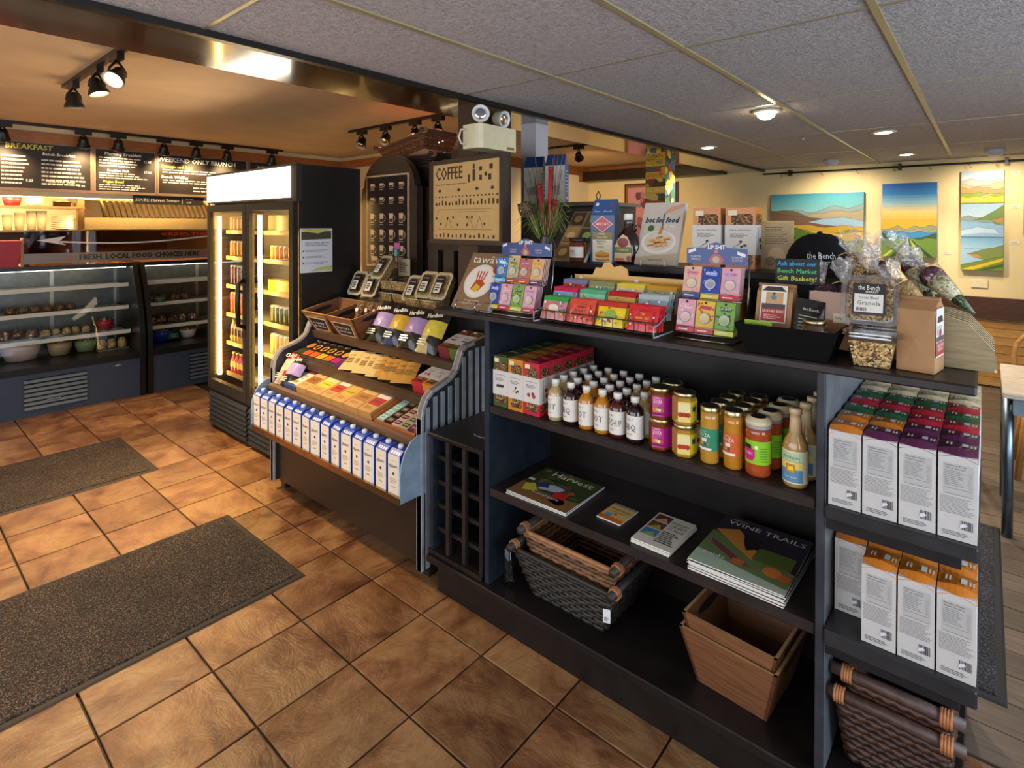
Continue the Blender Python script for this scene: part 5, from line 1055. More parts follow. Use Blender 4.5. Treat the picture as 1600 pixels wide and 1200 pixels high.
CARDS = {'blue moon': ('24409a', 'e0c02a', '8fa0e0'), 'sky blue': ('2f78b8', '6ac0e0', 'cfe4f0'), 'tan': ('c0b08a', 'b0482a', '8a9a3a'), 'orange': ('c8704a', 'd8502a', '8a6ab0'), 'peach yellow': ('e2a878', '6a2a5a', 'e8c03a'), 'pink': ('e09aa8', 'c8283a', 'f0c8c8'), 'lime': ('7aa83a', 'c8d02a', '2a4a3a'), 'rose': ('e0a0a8', 'c02a34', 'c8a0c8'), 'peach': ('e2b098', '2f4a8a', 'e08a9a'), 'yellow': ('e2b62a', 'c82a2a', 'c83a4a')}
CM = {}
def lipcard(kind, label, loc, rx=-14):
    if kind not in CM:
        c, band, acc = CARDS[kind]; t = thing('lip_balm_card', label, 'lip balm', loc, 0, 'lip balm cards'); w, h = .0555, .098
        MB().box((-w / 2, 0, 0), (w / 2, .002, h), ['e8e4e0', 'e8e4e0', c, 'dfe2ea', c, 'dfe2ea']).build('card', 'print', t)
        a = MB(FR(-.0004)); a.rect(-w / 2, 0, w / 2, .014, band, .0002); g = random.Random(kind)
        for k in range(14): a.disc(g.uniform(-.024, .024), g.uniform(.018, .09), g.uniform(.0015, .0045), acc, .0002 + k * .00001, 7)
        a.poly([(-.018, .074), (.016, .07), (.02, .08), (-.014, .085)], acc, TR(0, 0, .0005)); a.text('LIP SHIT', 0, .078, .009, 'fff4e8' if kind in ('blue moon', 'sky blue', 'orange', 'lime') else '8a2a34', .0008, None, width=.034); a.lines(-.02, .004, .02, .010, 1, 'f0e8d8', .0006)
        a.disc(0, .092, .004, '1a1a22', .0006, 8); a.build('card_print', 'print', t)
        MB(FR(-.0005)).lathe([(.0165, 0), (.0168, .004), (.0150, .0055), (.0125, .0045), (.003, .0045)], 18, ['b0aaa2', 'b0aaa2', 'c8c0b0', tuple((p * .55 + q_ * .45) for p, q_ in zip(lin(c), lin('d8cfb8')))], TR(0, .045, 0)).build('tin', 'plastic', t)
        t.rotation_euler = (math.radians(rx), 0, 0); CM[kind] = t
    else: q = dup(CM[kind], loc, None, label); q.rotation_euler = (math.radians(rx), 0, 0)
def lip_rack(x0, n, rows, y, lab, side):
    t = thing('lip_balm_rack', lab, 'display rack'); x1 = x0 + n * .0595 + .012
    w = MB(); B = 'a8a6a2'
    w.tube([(x0, y + .09, 1.2135), (x0, y - .03, 1.2135), (x1, y - .03, 1.2135), (x1, y + .09, 1.2135)], .003, B); w.tube([(x0, y + .09, 1.2135), (x0 , y + .12, 1.46)], .003, B); w.tube([(x1, y + .09, 1.2135), (x1, y + .12, 1.46)], .003, B)
    for z, yy in ((1.226, y), (1.326, y + .045)): w.tube([(x0, y + .1, z), (x0, yy - .006, z), (x1, yy - .006, z), (x1, y + .1, z)], .002, B); w.tube([(x0, yy - .006, z + .02), (x1, yy - .006, z + .02)], .0013, B)
    w.build('wire_frame', 'chrome', t)
    hd = [(x0, 1.432), (x1, 1.432), (x1, 1.482), (x0 + (x1 - x0) * .68, 1.484), (x0 + (x1 - x0) * .6, 1.496), (x0 + (x1 - x0) * .5, 1.501), (x0 + (x1 - x0) * .4, 1.496), (x0 + (x1 - x0) * .32, 1.484), (x0, 1.482)]
    MB(FR(y + .10)).prism(hd, 0, .003, '1f3a78', None, 'c9b89a').build('header_card', 'print', t); c = (x0 + x1) / 2
    p = MB(FR(y + .10)); p.text('LIP SHIT', c, 1.484, .020, 'efe8dc', .0036, None, width=(x1 - x0) * .28, bold=.06); p.poly([(c - .025, 1.445), (c - .01, 1.463), (c + .01, 1.463), (c + .025, 1.445), (c + .015, 1.434), (c - .015, 1.434)], 'b83a3a', TR(0, 0, .0034)); p.disc(c, 1.446, .011, 'b0a080', .004, 14); p.disc(c, 1.471, .006, 'd8605a', .004, 10)
    for s_, xx in (('UNCONVENTIONAL', c - .065), ('UNCONVENTIONAL', c + .065)): p.text(s_, xx, 1.455, .008, 'd8dcea', .0036, None, width=.035)
    for s_, xx in (('REMEDIES', c - .065), ('FLAVOURS', c + .065)): p.text(s_, xx, 1.446, .009, 'e8c8c0', .0036, None, width=.03)
    for xx, an in ((x0 + .018, 24), (x1 - .018, -24)): p.poly([(xx - .012, 1.464), (xx + .012, 1.464 + .008 * (1 if an > 0 else -1)), (xx + .012, 1.474 + .008 * (1 if an > 0 else -1)), (xx - .012, 1.474)], 'e6d8cc', TR(0, 0, .0036))
    p.build('header_print', 'print', t)
    for r, row in enumerate(rows):
        for k, kind in enumerate(row):
            deep = 5 if k == n - 1 else 2
            for q in range(deep - 1, -1, -1):
                lipcard(kind, '%s lip balm card, %s row of the %s rack, %s in its stack' % (kind, ['lower', 'upper'][r], side, ORD[q]), (x0 + .034 + k * .0595, (y, y + .045)[r] + q * .009, (1.229, 1.329)[r]))
lip_rack(1.185, 4, [['blue moon', 'pink', 'lime', 'rose'], ['sky blue', 'tan', 'orange', 'peach yellow']], .825, 'wire lip balm rack with a navy header beside the tawaw cookbook', 'left')
lip_rack(1.958, 3, [['pink', 'yellow', 'lime'], ['peach', 'blue moon', 'rose']], .855, 'wire lip balm rack with a navy header beside the black gift bin', 'right')
# card and coin purse rack
gr = thing('purse_rack', 'black wire counter rack of colourful coin purses with a yellow header', 'display rack'); w = MB(); B = '2c2a2a'
for yy, z in ((.79, 1.218), (.85, 1.248), (.91, 1.272)):
    w.tube([(1.475, yy, z), (1.935, yy, z)], .0022, B); w.tube([(1.475, yy - .004, z + .035), (1.935, yy - .004, z + .035)], .0022, B)
    for k in range(13): x = 1.475 + k * .46 / 12; w.tube([(x, yy - .004, z), (x, yy - .004, z + .035)], .0014, B, 4)
for x in (1.475, 1.935): w.tube([(x, .765, 1.2135), (x, 1.0, 1.2135), (x, 1.0, 1.36)], .003, 'a8a8a8'); w.tube([(x, .765, 1.2135), (x, .765, 1.245), (x, .80, 1.25), (x, .95, 1.31)], .0025, 'a8a8a8')
w.build('wire_frame', 'blackmetal', gr)
hb = MB(FR(1.005)); hp = [(1.49, 1.30), (1.935, 1.30), (1.935, 1.372), (1.72, 1.372), (1.715, 1.395), (1.69, 1.408), (1.66, 1.400), (1.645, 1.418), (1.62, 1.416), (1.61, 1.395), (1.585, 1.396), (1.57, 1.368), (1.49, 1.366)]
hb.prism(hp, 0, .004, 'd69a24', None, 'e8b84a'); hb.text('GOIN', 1.53, 1.338, .022, '2a1a0c', .0046, None, width=.05); hb.text('coin purses', 1.79, 1.345, .016, '2a1a0c', .0046, None, width=.09); hb.rect(1.51, 1.35, 1.525, 1.36, 'e8dccc', .0046); hb.rect(1.745, 1.35, 1.76, 1.36, 'e8dccc', .0046); hb.build('header_card', 'print', gr)
PK = [['rose patterned with a green top', 'c8807a', '3a9a4a'], ['red and orange', 'd8503a', 'd8503a'], ['yellow with a red top', 'e8c41e', 'c03a2a'], ['red with coloured dots', 'd02a30', 'd02a30']], [['pink topped blue', '8fa0c8', 'c8284a'], ['mint green', '8fc8a8', '58a878'], ['red and mustard', 'c8a04a', 'b8202a'], ['grey and coral', '8a9aa0', 'b0b8b8']], [['red dotted', 'b83a3a', '7a7a9a'], ['sage with fruit', 'a0a878', '8a8a5a'], ['cream with a yellow top', 'd8c8a0', 'e0c040'], ['olive floral', '9a9a7a', 'c8902a']]
for r in range(3):
    for k in range(4):
        nm, c1, c2 = PK[r][k]; yy = (.797, .857, .917)[r]; zz = (1.222, 1.25, 1.274)[r]; x = 1.532 + k * .115
        for q in range(2, -1, -1):
            t = thing('coin_purse', '%s coin purse, %s row of wire rack, %s in stack' % (nm, ['front', 'middle', 'back'][r], ORD[q]), 'purse', (x + q * .004, yy + q * .011, zz + q * .001), 0, 'coin purses in the wire rack')
            t.rotation_euler = (math.radians(-20), 0, 0)
            b = pillow(.108, .082, .009, lambda u, v: c2 if v > .82 else c1, 6, 5)
            if q == 0:
                a = b; a.M = FR(-.007); g = random.Random(k * 7 + r)
                for j_ in range(16): a.disc(g.uniform(-.045, .045), g.uniform(.008, .062), g.uniform(.002, .0055), g.choice(['f0e6d8', 'e0b030', '3a7ab0', '4a9a4a', 'c8302a', 'f2d8c8']), j_ * .00002, 7)
                if (r, k) in ((0, 1), (0, 3)):
                    a.rect(-.035, .022, .035, .062, c1, .0008); a.text(['', 'CHUBBY', '', 'THE'][k], 0, .053, .012, '3a1410' if k == 1 else 'f0c43a', .0012, None, width=.04 if k == 1 else .018); a.text(['', 'BABY', '', 'BRIGHT SIDE'][k], 0, .04, .011, '3a1410' if k == 1 else 'f0c43a', .0012, None, width=.045); 
                    if k == 3: a.text('OF THE', 0, .028, .011, 'f0c43a', .0012, None, width=.04)
                elif r == 0: a.disc(0, .04, .022, 'e8dcc8' if k == 0 else '8ab04a', .0008, 14, None, .014)
            b.build('purse_body', 'foil', t)
# yellow cartons in the riser cubby
for k in range(3): MB().box((0, 0, 0), (.16, .12, .11), 'd0902c').build('yellow_carton', 'print', None, (1.47 + k * .2, 1.25, 1.2105), label='%s yellow carton from the left inside the riser shelf' % ORD[k], cat='carton', group='yellow cartons in the riser')
MB().box((0, 0, 0), (.10, .1, .09), 'b0622a').build('amber_carton', 'print', None, (2.12, 1.25, 1.2105), label='amber carton inside the riser shelf behind the gift bin', cat='carton')
# black gift bin
bn = thing('gift_bin', 'black tapered gift bin holding coffee beans and preserves', 'bin'); wb_, wt_, h_ = .192, .242, .088
vs = []; a0 = (2.203, 2.395, .775, .93); a1 = (2.176, 2.42, .752, .975)
m = MB(); i_ = .004
for (b, t_, z0, z1) in (((2.203, 2.395, .775, .93), (2.176, 2.42, .752, .975), 1.211, 1.29),):
    o = [(b[0], b[2], z0), (b[1], b[2], z0), (b[1], b[3], z0), (b[0], b[3], z0), (t_[0], t_[2], z1), (t_[1], t_[2], z1), (t_[1], t_[3], z1), (t_[0], t_[3], z1)]
    n_ = [(x + (i_ if x < 2.3 else -i_), y + (i_ if y < .86 else -i_), z + (.004 if z < 1.25 else 0)) for x, y, z in o]
    m.add(o + n_, [(0, 3, 2, 1), (0, 1, 5, 4), (1, 2, 6, 5), (2, 3, 7, 6), (3, 0, 4, 7), (8, 9, 10, 11), (8, 12, 13, 9), (9, 13, 14, 10), (10, 14, 15, 11), (11, 15, 12, 8), (4, 5, 13, 12), (5, 6, 14, 13), (6, 7, 15, 14), (7, 4, 12, 15)], '0d0b0b')
m.build('bin_shell', 'matteblack', bn)
def kraft_bag(name, label, w, d, h, art, loc, rx=0, rz=0, sideart=None):
    t = thing(name, label, 'bag'); b = MB(); K_ = 'a87c50'
    b.add([(-w / 2, -d / 2, 0), (w / 2, -d / 2, 0), (w / 2, d / 2, 0), (-w / 2, d / 2, 0), (-w / 2, -d / 2, h * .80), (w / 2, -d / 2, h * .80), (w / 2, d / 2, h * .80), (-w / 2, d / 2, h * .80), (-w / 2, -.004, h * .94), (w / 2, -.004, h * .94), (w / 2, .004, h * .94), (-w / 2, .004, h * .94), (w / 2 - .008, 0, h * .84), (-w / 2 + .008, 0, h * .84), (0, -d / 2 - .004, h * .4), (w / 2 - .004, 0, h * .4)],
          [(0, 3, 2, 1), (0, 1, 14), (1, 5, 14), (5, 4, 14), (4, 0, 14), (1, 2, 15), (2, 6, 15), (6, 5, 15), (5, 1, 15), (2, 3, 7, 6), (3, 0, 4, 7), (4, 5, 9, 8), (6, 7, 11, 10), (5, 12, 9), (6, 10, 12), (5, 6, 12), (4, 8, 13), (7, 13, 11), (4, 13, 7), (8, 9, 10, 11)], K_)
    b.build('paper_bag', 'kraft', t); MB().box((-w / 2 - .002, -.011, h * .90), (w / 2 + .002, .006, h * .955), '9a6e44').build('folded_top', 'kraft', t)
    if art: a = MB(FR(-d / 2 - .0052)); art(a, w, h); a.build('label', 'print', t)
    if sideart: a = MB(RI(w / 2 + .0012)); sideart(a, d, h); a.build('side_label', 'print', t)
    put(t, loc, rx, 0, rz); return t
def MBoff(a, dz): a.M = a.M @ TR(0, dz, 0); return a
def beans(a, w, h):
    a = MBoff(a, h * .14); a.rect(-w * .36, h * .12, w * .36, h * .76, 'e8dcd0'); a.rect(-w * .33, h * .14, w * .33, h * .36, 'b0302a', .0004); a.rect(-w * .33, h * .36, w * .33, h * .44, '4a4446', .0004); a.poly([(-w * .34, h * .66), (w * .34, h * .66), (w * .2, h * .74), (-w * .2, h * .74)], '3a3634', TR(0, 0, .0006)); a.rect(-w * .22, h * .44, w * .26, h * .64, 'c89a6a', .0004); a.disc(0, h * .55, w * .08, '4a8a9a', .0008, 9); a.disc(0, h * .62, w * .04, '6a3a24', .001, 8); a.text('BACKYARD BEANS', 0, h * .31, .011, 'f4e8e0', .0009, None, width=w * .58); a.lines(-w * .25, h * .17, w * .25, h * .26, 3, 'e0a8a0', .0006)
kraft_bag('coffee_bag', 'kraft BACKYARD BEANS coffee bag standing in the black gift bin', .095, .05, .165, beans, (2.24, .89, 1.232), -16, 0)
kp = thing('dark_pouch', 'black printed pouch leaning right of the BACKYARD BEANS bag', 'pouch'); pillow(.075, .13, .02, lambda u, v: '26211f', 6, 8).build('pouch_body', 'foil', kp); MB(FR(-.012)).lines(-.028, .03, .028, .085, 6, 'b8a890', 0, None, .35, 9, .2).text('the Bench', 0, .1, .012, 'e8e0d0', 0, None, width=.04).build('pouch_print', 'print', kp); put(kp, (2.325, .87, 1.226), -16, 10, 24)
sj = hexjar('5a3a24', None, None, 'small preserve jar with a gold lid in the black gift bin', (2.358, .825, 1.232), 0, None, .076, .03, False); round_label(sj, .03, .008, .05, 'e6e2da', lambda p, w: (p(-.014, .02, .014, .036, '2a3a5a', .01), w('JAM', 0, .028, .012, 'f0ece0', .018)))
gbx = thing('kraft_box', 'kraft box wrapped in film at the back of the black gift bin', 'box'); MB().box((-.05, -.02, 0), (.05, .02, .15), 'a8744c').build('box_body', 'kraft', gbx); MB().box((-.051, -.021, .0), (.051, .021, .152), 'ffffff').build('film_wrap', 'film', gbx); MB(FR(-.022)).box((.012, .07, 0), (.042, .095, .001), 'd8c8a8').text('fudge', .027, .083, .01, '3a2a1a', .0014, None, width=.02).build('tag', 'paper', gbx); put(gbx, (2.372, .93, 1.22), -8, 0, -4)
MB(FR(0)).box((-.035, 0, 0), (.035, .05, .003), '9ac03a').text('green tea', 0, .04, .01, '2a4a1a', .0035, None, width=.045).build('tea_packet', 'print', None, (2.225, .80, 1.245), label='lime green packet standing at the front of the black gift bin', cat='packet')
# big granola tubs
def bigclam(label, lbl):
    t = thing('granola_tub', label, 'tub', group='large granola tubs on the counter'); w = .115; h = .072
    MB().frus((-.036, .036, -.036, .036), (-.047, .047, -.047, .047), 0, h * .85, 'a07040').build('granola', 'granola', t)
    MB().frus((-.038, .038, -.038, .038), (-.052, .052, -.052, .052), -.0008, h, 'ffffff').build('clear_tub', 'film', t)
    def rr(s, k=.7): return [(s * x, s * y) for x, y in ((-k, -1), (k, -1), (.92, -.92), (1, -k), (1, k), (.92, .92), (k, 1), (-k, 1), (-.92, .92), (-1, k), (-1, -k), (-.92, -.92))]
    m = MB(); P, Q = rr(.061), rr(.05); n = len(P)
    for z0, z1 in ((h, h + .004), (h + .008, h + .011)):
        m.add([(x, y, z0) for x, y in P] + [(x, y, z0) for x, y in Q] + [(x, y, z1) for x, y in P] + [(x, y, z1) for x, y in Q], [f for i in range(n) for f in ((i, (i + 1) % n, 2 * n + (i + 1) % n, 2 * n + i), (2 * n + i, 2 * n + (i + 1) % n, 3 * n + (i + 1) % n, 3 * n + i), (n + i, 3 * n + i, 3 * n + (i + 1) % n, n + (i + 1) % n))], 'a8a29c')
    m.build('rim', 'clearplastic', t); MB().prism(rr(.05), h + .002, h + .018, 'ffffff').build('clear_lid', 'film', t)
    if lbl:
        l = MB(TR(0, 0, h + .0195)); l.M = l.M @ Matrix.Scale(1.12, 4); l.rect(-.031, -.034, .031, .036, '1a1614'); l.rect(-.027, -.028, .027, .012, 'd8d2c8', .0005); l.text('the Bench', 0, .026, .016, 'f0e8dc', .0006, None, width=.04); l.text('MARKET', .006, .0165, .006, 'f0e8dc', .0006, None, width=.024); l.text('House Blend', 0, .004, .009, '2a2420', .0009, None, width=.036); l.text('Granola', 0, -.008, .014, '2a2420', .0009, None, width=.044)
        g = random.Random(2); x = -.022
        while x < -.004: w_ = g.uniform(.0005, .0014); l.rect(x, -.026, x + w_, -.018, '2a2a2a', .0008); x += w_ + .0009
        l.rect(-.031, -.034, .031, -.0305, '4a2430', .0006); l.build('label', 'paper', t)
    return t
b1 = bigclam('large granola tub standing flat on the counter beside the black bin', False); put(b1, (2.487, .835, 1.2115))
b2 = bigclam('large House Blend Granola tub tilted upright on top of another tub', True); put(b2, (2.478, .905, 1.35), 76, 0, 0)
def beanside(a, d, h):
    a.rect(-d * .38, h * .2, d * .38, h * .82, 'e6e2de'); a.poly([(-d * .3, h * .64), (d * .3, h * .64), (d * .2, h * .72), (-d * .2, h * .72)], '3a3634', TR(0, 0, .0005)); a.rect(-d * .3, h * .48, d * .2, h * .6, 'c8b8b0', .0004); a.disc(0, h * .5, d * .12, 'a83a4a', .0007, 8); a.rect(-d * .36, h * .40, d * .36, h * .46, '54565a', .0005); a.rect(-d * .36, h * .22, d * .36, h * .39, 'c03a34', .0005); a.text('BACKYARD', 0, h * .345, .012, 'f4e8e0', .0009, None, width=d * .6); a.text('BEANS', 0, h * .295, .012, 'f4e8e0', .0009, None, width=d * .5)
kraft_bag('coffee_bag', 'crumpled kraft coffee bag at the right end of the counter', .074, .085, .182, None, (2.578, .857, 1.2115), 0, -9, beanside)
# dry soup mix cones
def cone(label, base, tip, r, layers):
    """cellophane cone of layered dry goods; tip is the pointed end, base the tied end"""
    t = thing('soup_mix_cone', label, 'bag', tuple(tip), 0, 'cellophane cones of dried soup mix')
    ax = (Vector(base) - Vector(tip)); L_ = ax.length; q = ax.to_track_quat('Z', 'Y').to_matrix().to_4x4()
    f0 = .02
    for (f1, m) in layers:
        prof = [(max(.003, r * (f0 ** .75)), L_ * f0), (max(.003, r * (((f0 + f1) / 2) ** .75)), L_ * (f0 + f1) / 2), (r * (f1 ** .75) if f1 < .97 else r * .72, L_ * f1)]; MB(q).lathe(prof, 14, 'c0a070').build('dry_goods', m, t); f0 = f1
    MB(q).lathe([(.004, 0), (r * .66, L_ * .5), (r * 1.04, L_ * .95), (r * .8, L_ * 1.02), (r * .2, L_ * 1.08)], 14, 'ffffff').build('cellophane', 'film', t)
    g = random.Random(label); c = MB(q)
    n = 18; R_ = [(.004, 1.05), (.014, 1.15), (.022, 1.28), (.030, 1.42), (.036, 1.52)]
    vs = [(r_ * g.uniform(.5, 1.25) * math.cos(2 * math.pi * i / n), r_ * g.uniform(.5, 1.25) * math.sin(2 * math.pi * i / n), L_ * z + (g.uniform(-.02, .012) if z > 1.3 else 0)) for r_, z in R_ for i in range(n)]
    c.add(vs, [(j_ * n + i, j_ * n + (i + 1) % n, (j_ + 1) * n + (i + 1) % n, (j_ + 1) * n + i) for j_ in range(4) for i in range(n)], 'ffffff')
    c.build('tuft', 'crinkle', t)
    MB(q).tube([(r * .24 * math.cos(a), r * .24 * math.sin(a), L_ * 1.075) for a in [2 * math.pi * k / 10 for k in range(11)]], .0028, 'b08a54', 5).tube([(r * .24, 0, L_ * 1.075), (r * .7, .01, L_ * 1.09), (r * 1.3, .0, L_ * 1.06)], .002, 'b08a54', 5).build('twine', 'wicker', t)
def f_cr(N, L, p):
    N.remove(p); o = N['Material Output']; t = N.new('ShaderNodeBsdfTransparent'); t.inputs[0].default_value = (.95, .93, .9, 1); g = N.new('ShaderNodeBsdfGlossy'); g.inputs['Roughness'].default_value = .12; d = N.new('ShaderNodeBsdfDiffuse'); d.inputs[0].default_value = (.8, .74, .7, 1)
    tc = N.new('ShaderNodeTexCoord'); n = N.new('ShaderNodeTexNoise'); n.inputs['Scale'].default_value = 70; L.new(tc.outputs['Object'], n.inputs['Vector']); b = N.new('ShaderNodeBump'); b.inputs['Strength'].default_value = 1; b.inputs['Distance'].default_value = .01; L.new(n.outputs['Fac'], b.inputs['Height']); L.new(b.outputs[0], g.inputs['Normal'])
    m1 = N.new('ShaderNodeMixShader'); m1.inputs[0].default_value = .45; L.new(d.outputs[0], m1.inputs[1]); L.new(g.outputs[0], m1.inputs[2]); m2 = N.new('ShaderNodeMixShader'); m2.inputs[0].default_value = .38; L.new(t.outputs[0], m2.inputs[1]); L.new(m1.outputs[0], m2.inputs[2]); L.new(m2.outputs[0], o.inputs[0])
special('crinkle', f_cr)
LA = [(.35, 'peas'), (.78, 'barley'), (.99, 'beans')]; LB = [(.3, 'barley'), (.97, 'chickpeas')]; LC = [(.5, 'barley'), (.99, 'beans')]; LD = [(.5, 'chickpeas'), (.99, 'granola')]
cone('soup mix cone with purple beans, barley and green peas pointing right', (2.575, 1.07, 1.43), (2.675, 1.0, 1.335), .033, LA)
cone('soup mix cone of chickpeas behind the crumpled coffee bag', (2.525, 1.0, 1.40), (2.60, .96, 1.30), .034, LB)
cone('soup mix cone of purple beans above the kraft box, far left of the cones', (2.335, 1.04, 1.375), (2.39, .99, 1.25), .029, LC)
cone('soup mix cone of purple beans, second from the left in the front of the cones', (2.395, 1.03, 1.38), (2.43, .98, 1.25), .029, LC)
cone('soup mix cone with golden pieces at the upper left of the cones', (2.395, 1.13, 1.455), (2.44, 1.05, 1.32), .03, LD)
cone('soup mix cone of purple beans in the upper middle of the cones', (2.455, 1.12, 1.445), (2.50, 1.04, 1.30), .031, LC)
cone('soup mix cone of mixed pulses at the upper right of the cones', (2.53, 1.13, 1.455), (2.60, 1.06, 1.33), .031, LA)
cone('soup mix cone of pale barley directly behind the House Blend Granola tub', (2.46, 1.04, 1.415), (2.51, .99, 1.27), .032, LB)
cbk = wicker('cone_basket', 'low dark basket holding the soup mix cones', (2.50, 1.06, 1.2115), .26, .30, .16, .19, .075, ['3a2c22', '2a201a'], 0, 6, None, False)
# plywood dividers
pd = thing('paper_divider', 'pale plywood file divider with stepped panels at the end of the counter', 'divider')
for k in range(6):
    pr_ = [(2.50, 1.2115), (2.713, 1.2115), (2.713, 1.262), (2.665, 1.322), (2.625, 1.335), (2.50, 1.335)]
    MB(FR(.92 + k * .036)).prism(pr_, -.008, 0, '94805a', None, 'ecd8ac').build('panel', 'wood', pd)  # faces darkened in colour to suggest the shaded gaps between panels
MB().box((2.50, .925, 1.2112), (2.718, 1.12, 1.218), 'c8b48c').build('base_panel', 'wood', pd)
# ================================================================= on the riser shelf
ZS = 1.3955
rs = thing('recipe_stand', 'slanted wire stand of recipe leaflets on the riser shelf', 'stand')
q = TR(1.235, 1.24, ZS) @ RX(0)
Mr = TR(1.30, 1.225, ZS + .004) @ RX(-40)
MB(Mr).box((-.085, 0, 0), (.085, .018, .285), ['c8ccd2', 'c8ccd2', '8a7458', 'd8dce0', 'b8b0a0', 'c8ccd2']).build('board', 'paper', rs)
a = MB(Mr @ FR(-.0006))
for k, (x0, y0, x1, y1, c) in enumerate(((-.08, .20, -.01, .278, '4a3626'), (.0, .19, .08, .278, '5a4a2a'), (-.08, .09, -.01, .19, 'b88a54'), (.0, .10, .08, .18, '3f4a26'), (-.08, .01, -.01, .08, '7a5a34'), (.0, .01, .08, .09, 'b0742a'))):
    a.rect(x0, y0, x1, y1, c, .0004); a.disc((x0 + x1) / 2, (y0 + y1) / 2, .022, ['8a6a3a', '8a9a4a', 'd8b884', 'a8b05a', 'c8a060', 'd8a040'][k], .0007, 10)
a.lines(-.075, .1, -.015, .13, 3, '5a3a1a', .001); a.build('leaflets', 'print', rs)
MB().tube([(1.24, 1.30, ZS + .003), (1.26, 1.42, ZS + .20)], .003, '1a1a1a').tube([(1.36, 1.30, ZS + .003), (1.36, 1.42, ZS + .20)], .003, '1a1a1a').build('wire_legs', 'blackmetal', rs)
rh = MB(); rh.tube([(.0, 0, 0), (.012, 0, .03), (.0, 0, .05), (-.012, 0, .03), (0, 0, 0)], .003, '6a2018', 6).tube([(0, 0, 0), (-.004, 0, -.03)], .008, 'b02a20', 8).tube([(-.004, 0, -.02), (-.03, 0, -.05)], .008, 'a8281e', 8, r1=.005).tube([(-.004, 0, -.02), (.026, 0, -.045)], .008, 'a8281e', 8, r1=.005)
rh.build('red_peg', 'plastic', None, (1.33, 1.43, ZS + .265), label='red looped clip at the top of the recipe stand', cat='clip')
hj = hexjar('6a3014', None, None, 'small honey jar with a round white label on the riser shelf', (1.348, 1.235, ZS), 0, None, .102, .036, False); round_label(hj, .036, .02, .066, 'e8e2d4', lambda p, w: (p(-.016, .03, .016, .054, 'd8cfc0', .01), w('HONEY', 0, .046, .01, '2a2420', .03)), 170, -12)
MB().lathe([(.037, .088), (.038, .09), (.038, .102), (.035, .1035)], 20, '1c1a18').build('black_lid', 'plastic', hj)
ab = thing('pancake_mix_bag', "tall blue ANITA'S pancake mix bag on the riser shelf", 'bag', (1.462, 1.275, ZS), 4)
NB = '2f4a78'
MB().add([(-.055, -.03, 0), (.055, -.03, 0), (.055, .04, 0), (-.055, .04, 0), (-.055, -.03, .2), (.055, -.03, .2), (.055, .04, .2), (-.055, .04, .2), (-.052, .002, .268), (.052, .002, .268), (.052, .01, .268), (-.052, .01, .268)], [(0, 1, 5, 4), (1, 2, 6, 5), (2, 3, 7, 6), (3, 0, 4, 7), (4, 5, 9, 8), (5, 6, 10, 9), (6, 7, 11, 10), (7, 4, 8, 11), (8, 9, 10, 11), (0, 3, 2, 1)], [NB, '27406a', NB, NB, '3a5a8a', '27406a', NB, NB, NB, NB]).build('bag_body', 'print', ab)
a = MB(FR(-.0306)); a.rect(-.046, .004, .046, .115, 'e6d8bc', .0002); a.rect(-.046, .098, .046, .128, '8a6f2a', .0004); a.text('MIXED', 0, .121, .011, 'f0e6cc', .0008, None, width=.032); a.text('PANCAKE', 0, .107, .011, 'f0e6cc', .0008, None, width=.05); a.text('Whole', -.008, .08, .012, '2a2420', .0008, None, width=.028); a.text('Organic', -.008, .067, .012, '2a2420', .0008, None, width=.034); a.lines(-.03, .086, .03, .094, 2, '6a6050', .0006)
for k in range(4): a.disc(.0, .014 + k * .008, .034, ['c8842c', 'e6c07a', 'b8702a', 'd89a44'][k], .0008 + k * .0002, 16, None, .008)
a.disc(-.004, .046, .014, 'd8a860', .0018, 10, None, .007); a.poly([(-.048, .163), (0, .198), (.048, .163), (0, .128)], 'e8d8c8', TR(0, 0, .0009)); a.poly([(-.044, .163), (0, .195), (.044, .163), (0, .131)], 'c0303a', TR(0, 0, .0012)); a.text("ANITA'S", 0, .163, .016, 'f4eae0', .0016, None, width=.06); a.build('front_print', 'print', ab)
a = MB(Matrix.Translation((0, -.030, .2)) @ Matrix.Rotation(math.radians(90 - 25), 4, 'X')); a.text('Organic', -.028, .018, .01, 'e6ecf4', .001, None, width=.028); a.text('Buttermilk', .022, .018, .01, 'e6ecf4', .001, None, width=.036); a.disc(-.034, .052, .008, 'e6ecf4', .001, 10); a.disc(.036, .052, .007, 'a83a4a', .001, 10); a.build('top_print', 'print', ab)
sy = thing('syrup_bottle', 'dark maple syrup bottle with a white cap on the riser shelf', 'bottle', (1.575, 1.265, ZS))
MB(Matrix.Diagonal((1, .62, 1, 1))).lathe([(.048, 0), (.054, .01), (.054, .07), (.044, .115), (.026, .138), (.02, .15), (.017, .172), (.017, .182)], 20, '2a0f0a').build('bottle_glass', 'liquid', sy)
MB(TR(0, 0, .18)).lathe([(.0185, 0), (.0185, .024), (.016, .026)], 16, 'efeae2').build('cap', 'plastic', sy)
MB().tube([(.018, 0, .16), (.034, 0, .155), (.034, 0, .132)], .006, '2a0f0a', 8).build('loop_handle', 'liquid', sy)
a = MB(FR(-.0345)); a.poly([(-.045, .012), (.032, .012), (.034, .07), (.016, .11), (-.006, .122), (-.03, .10), (-.044, .07)], 'd8b88a'); a.disc(-.006, .088, .026, '8a2a20', .0006, 14, None, .02); a.rect(-.044, .046, .034, .07, '6a7030', .0006); a.rect(-.04, .014, .0, .024, 'c85a3a', .0006); a.disc(.022, .024, .012, '9a5a44', .0008, 10); a.text('MAPLE', -.005, .058, .012, 'e8dcb0', .001, None, width=.05); a.build('label', 'print', sy)
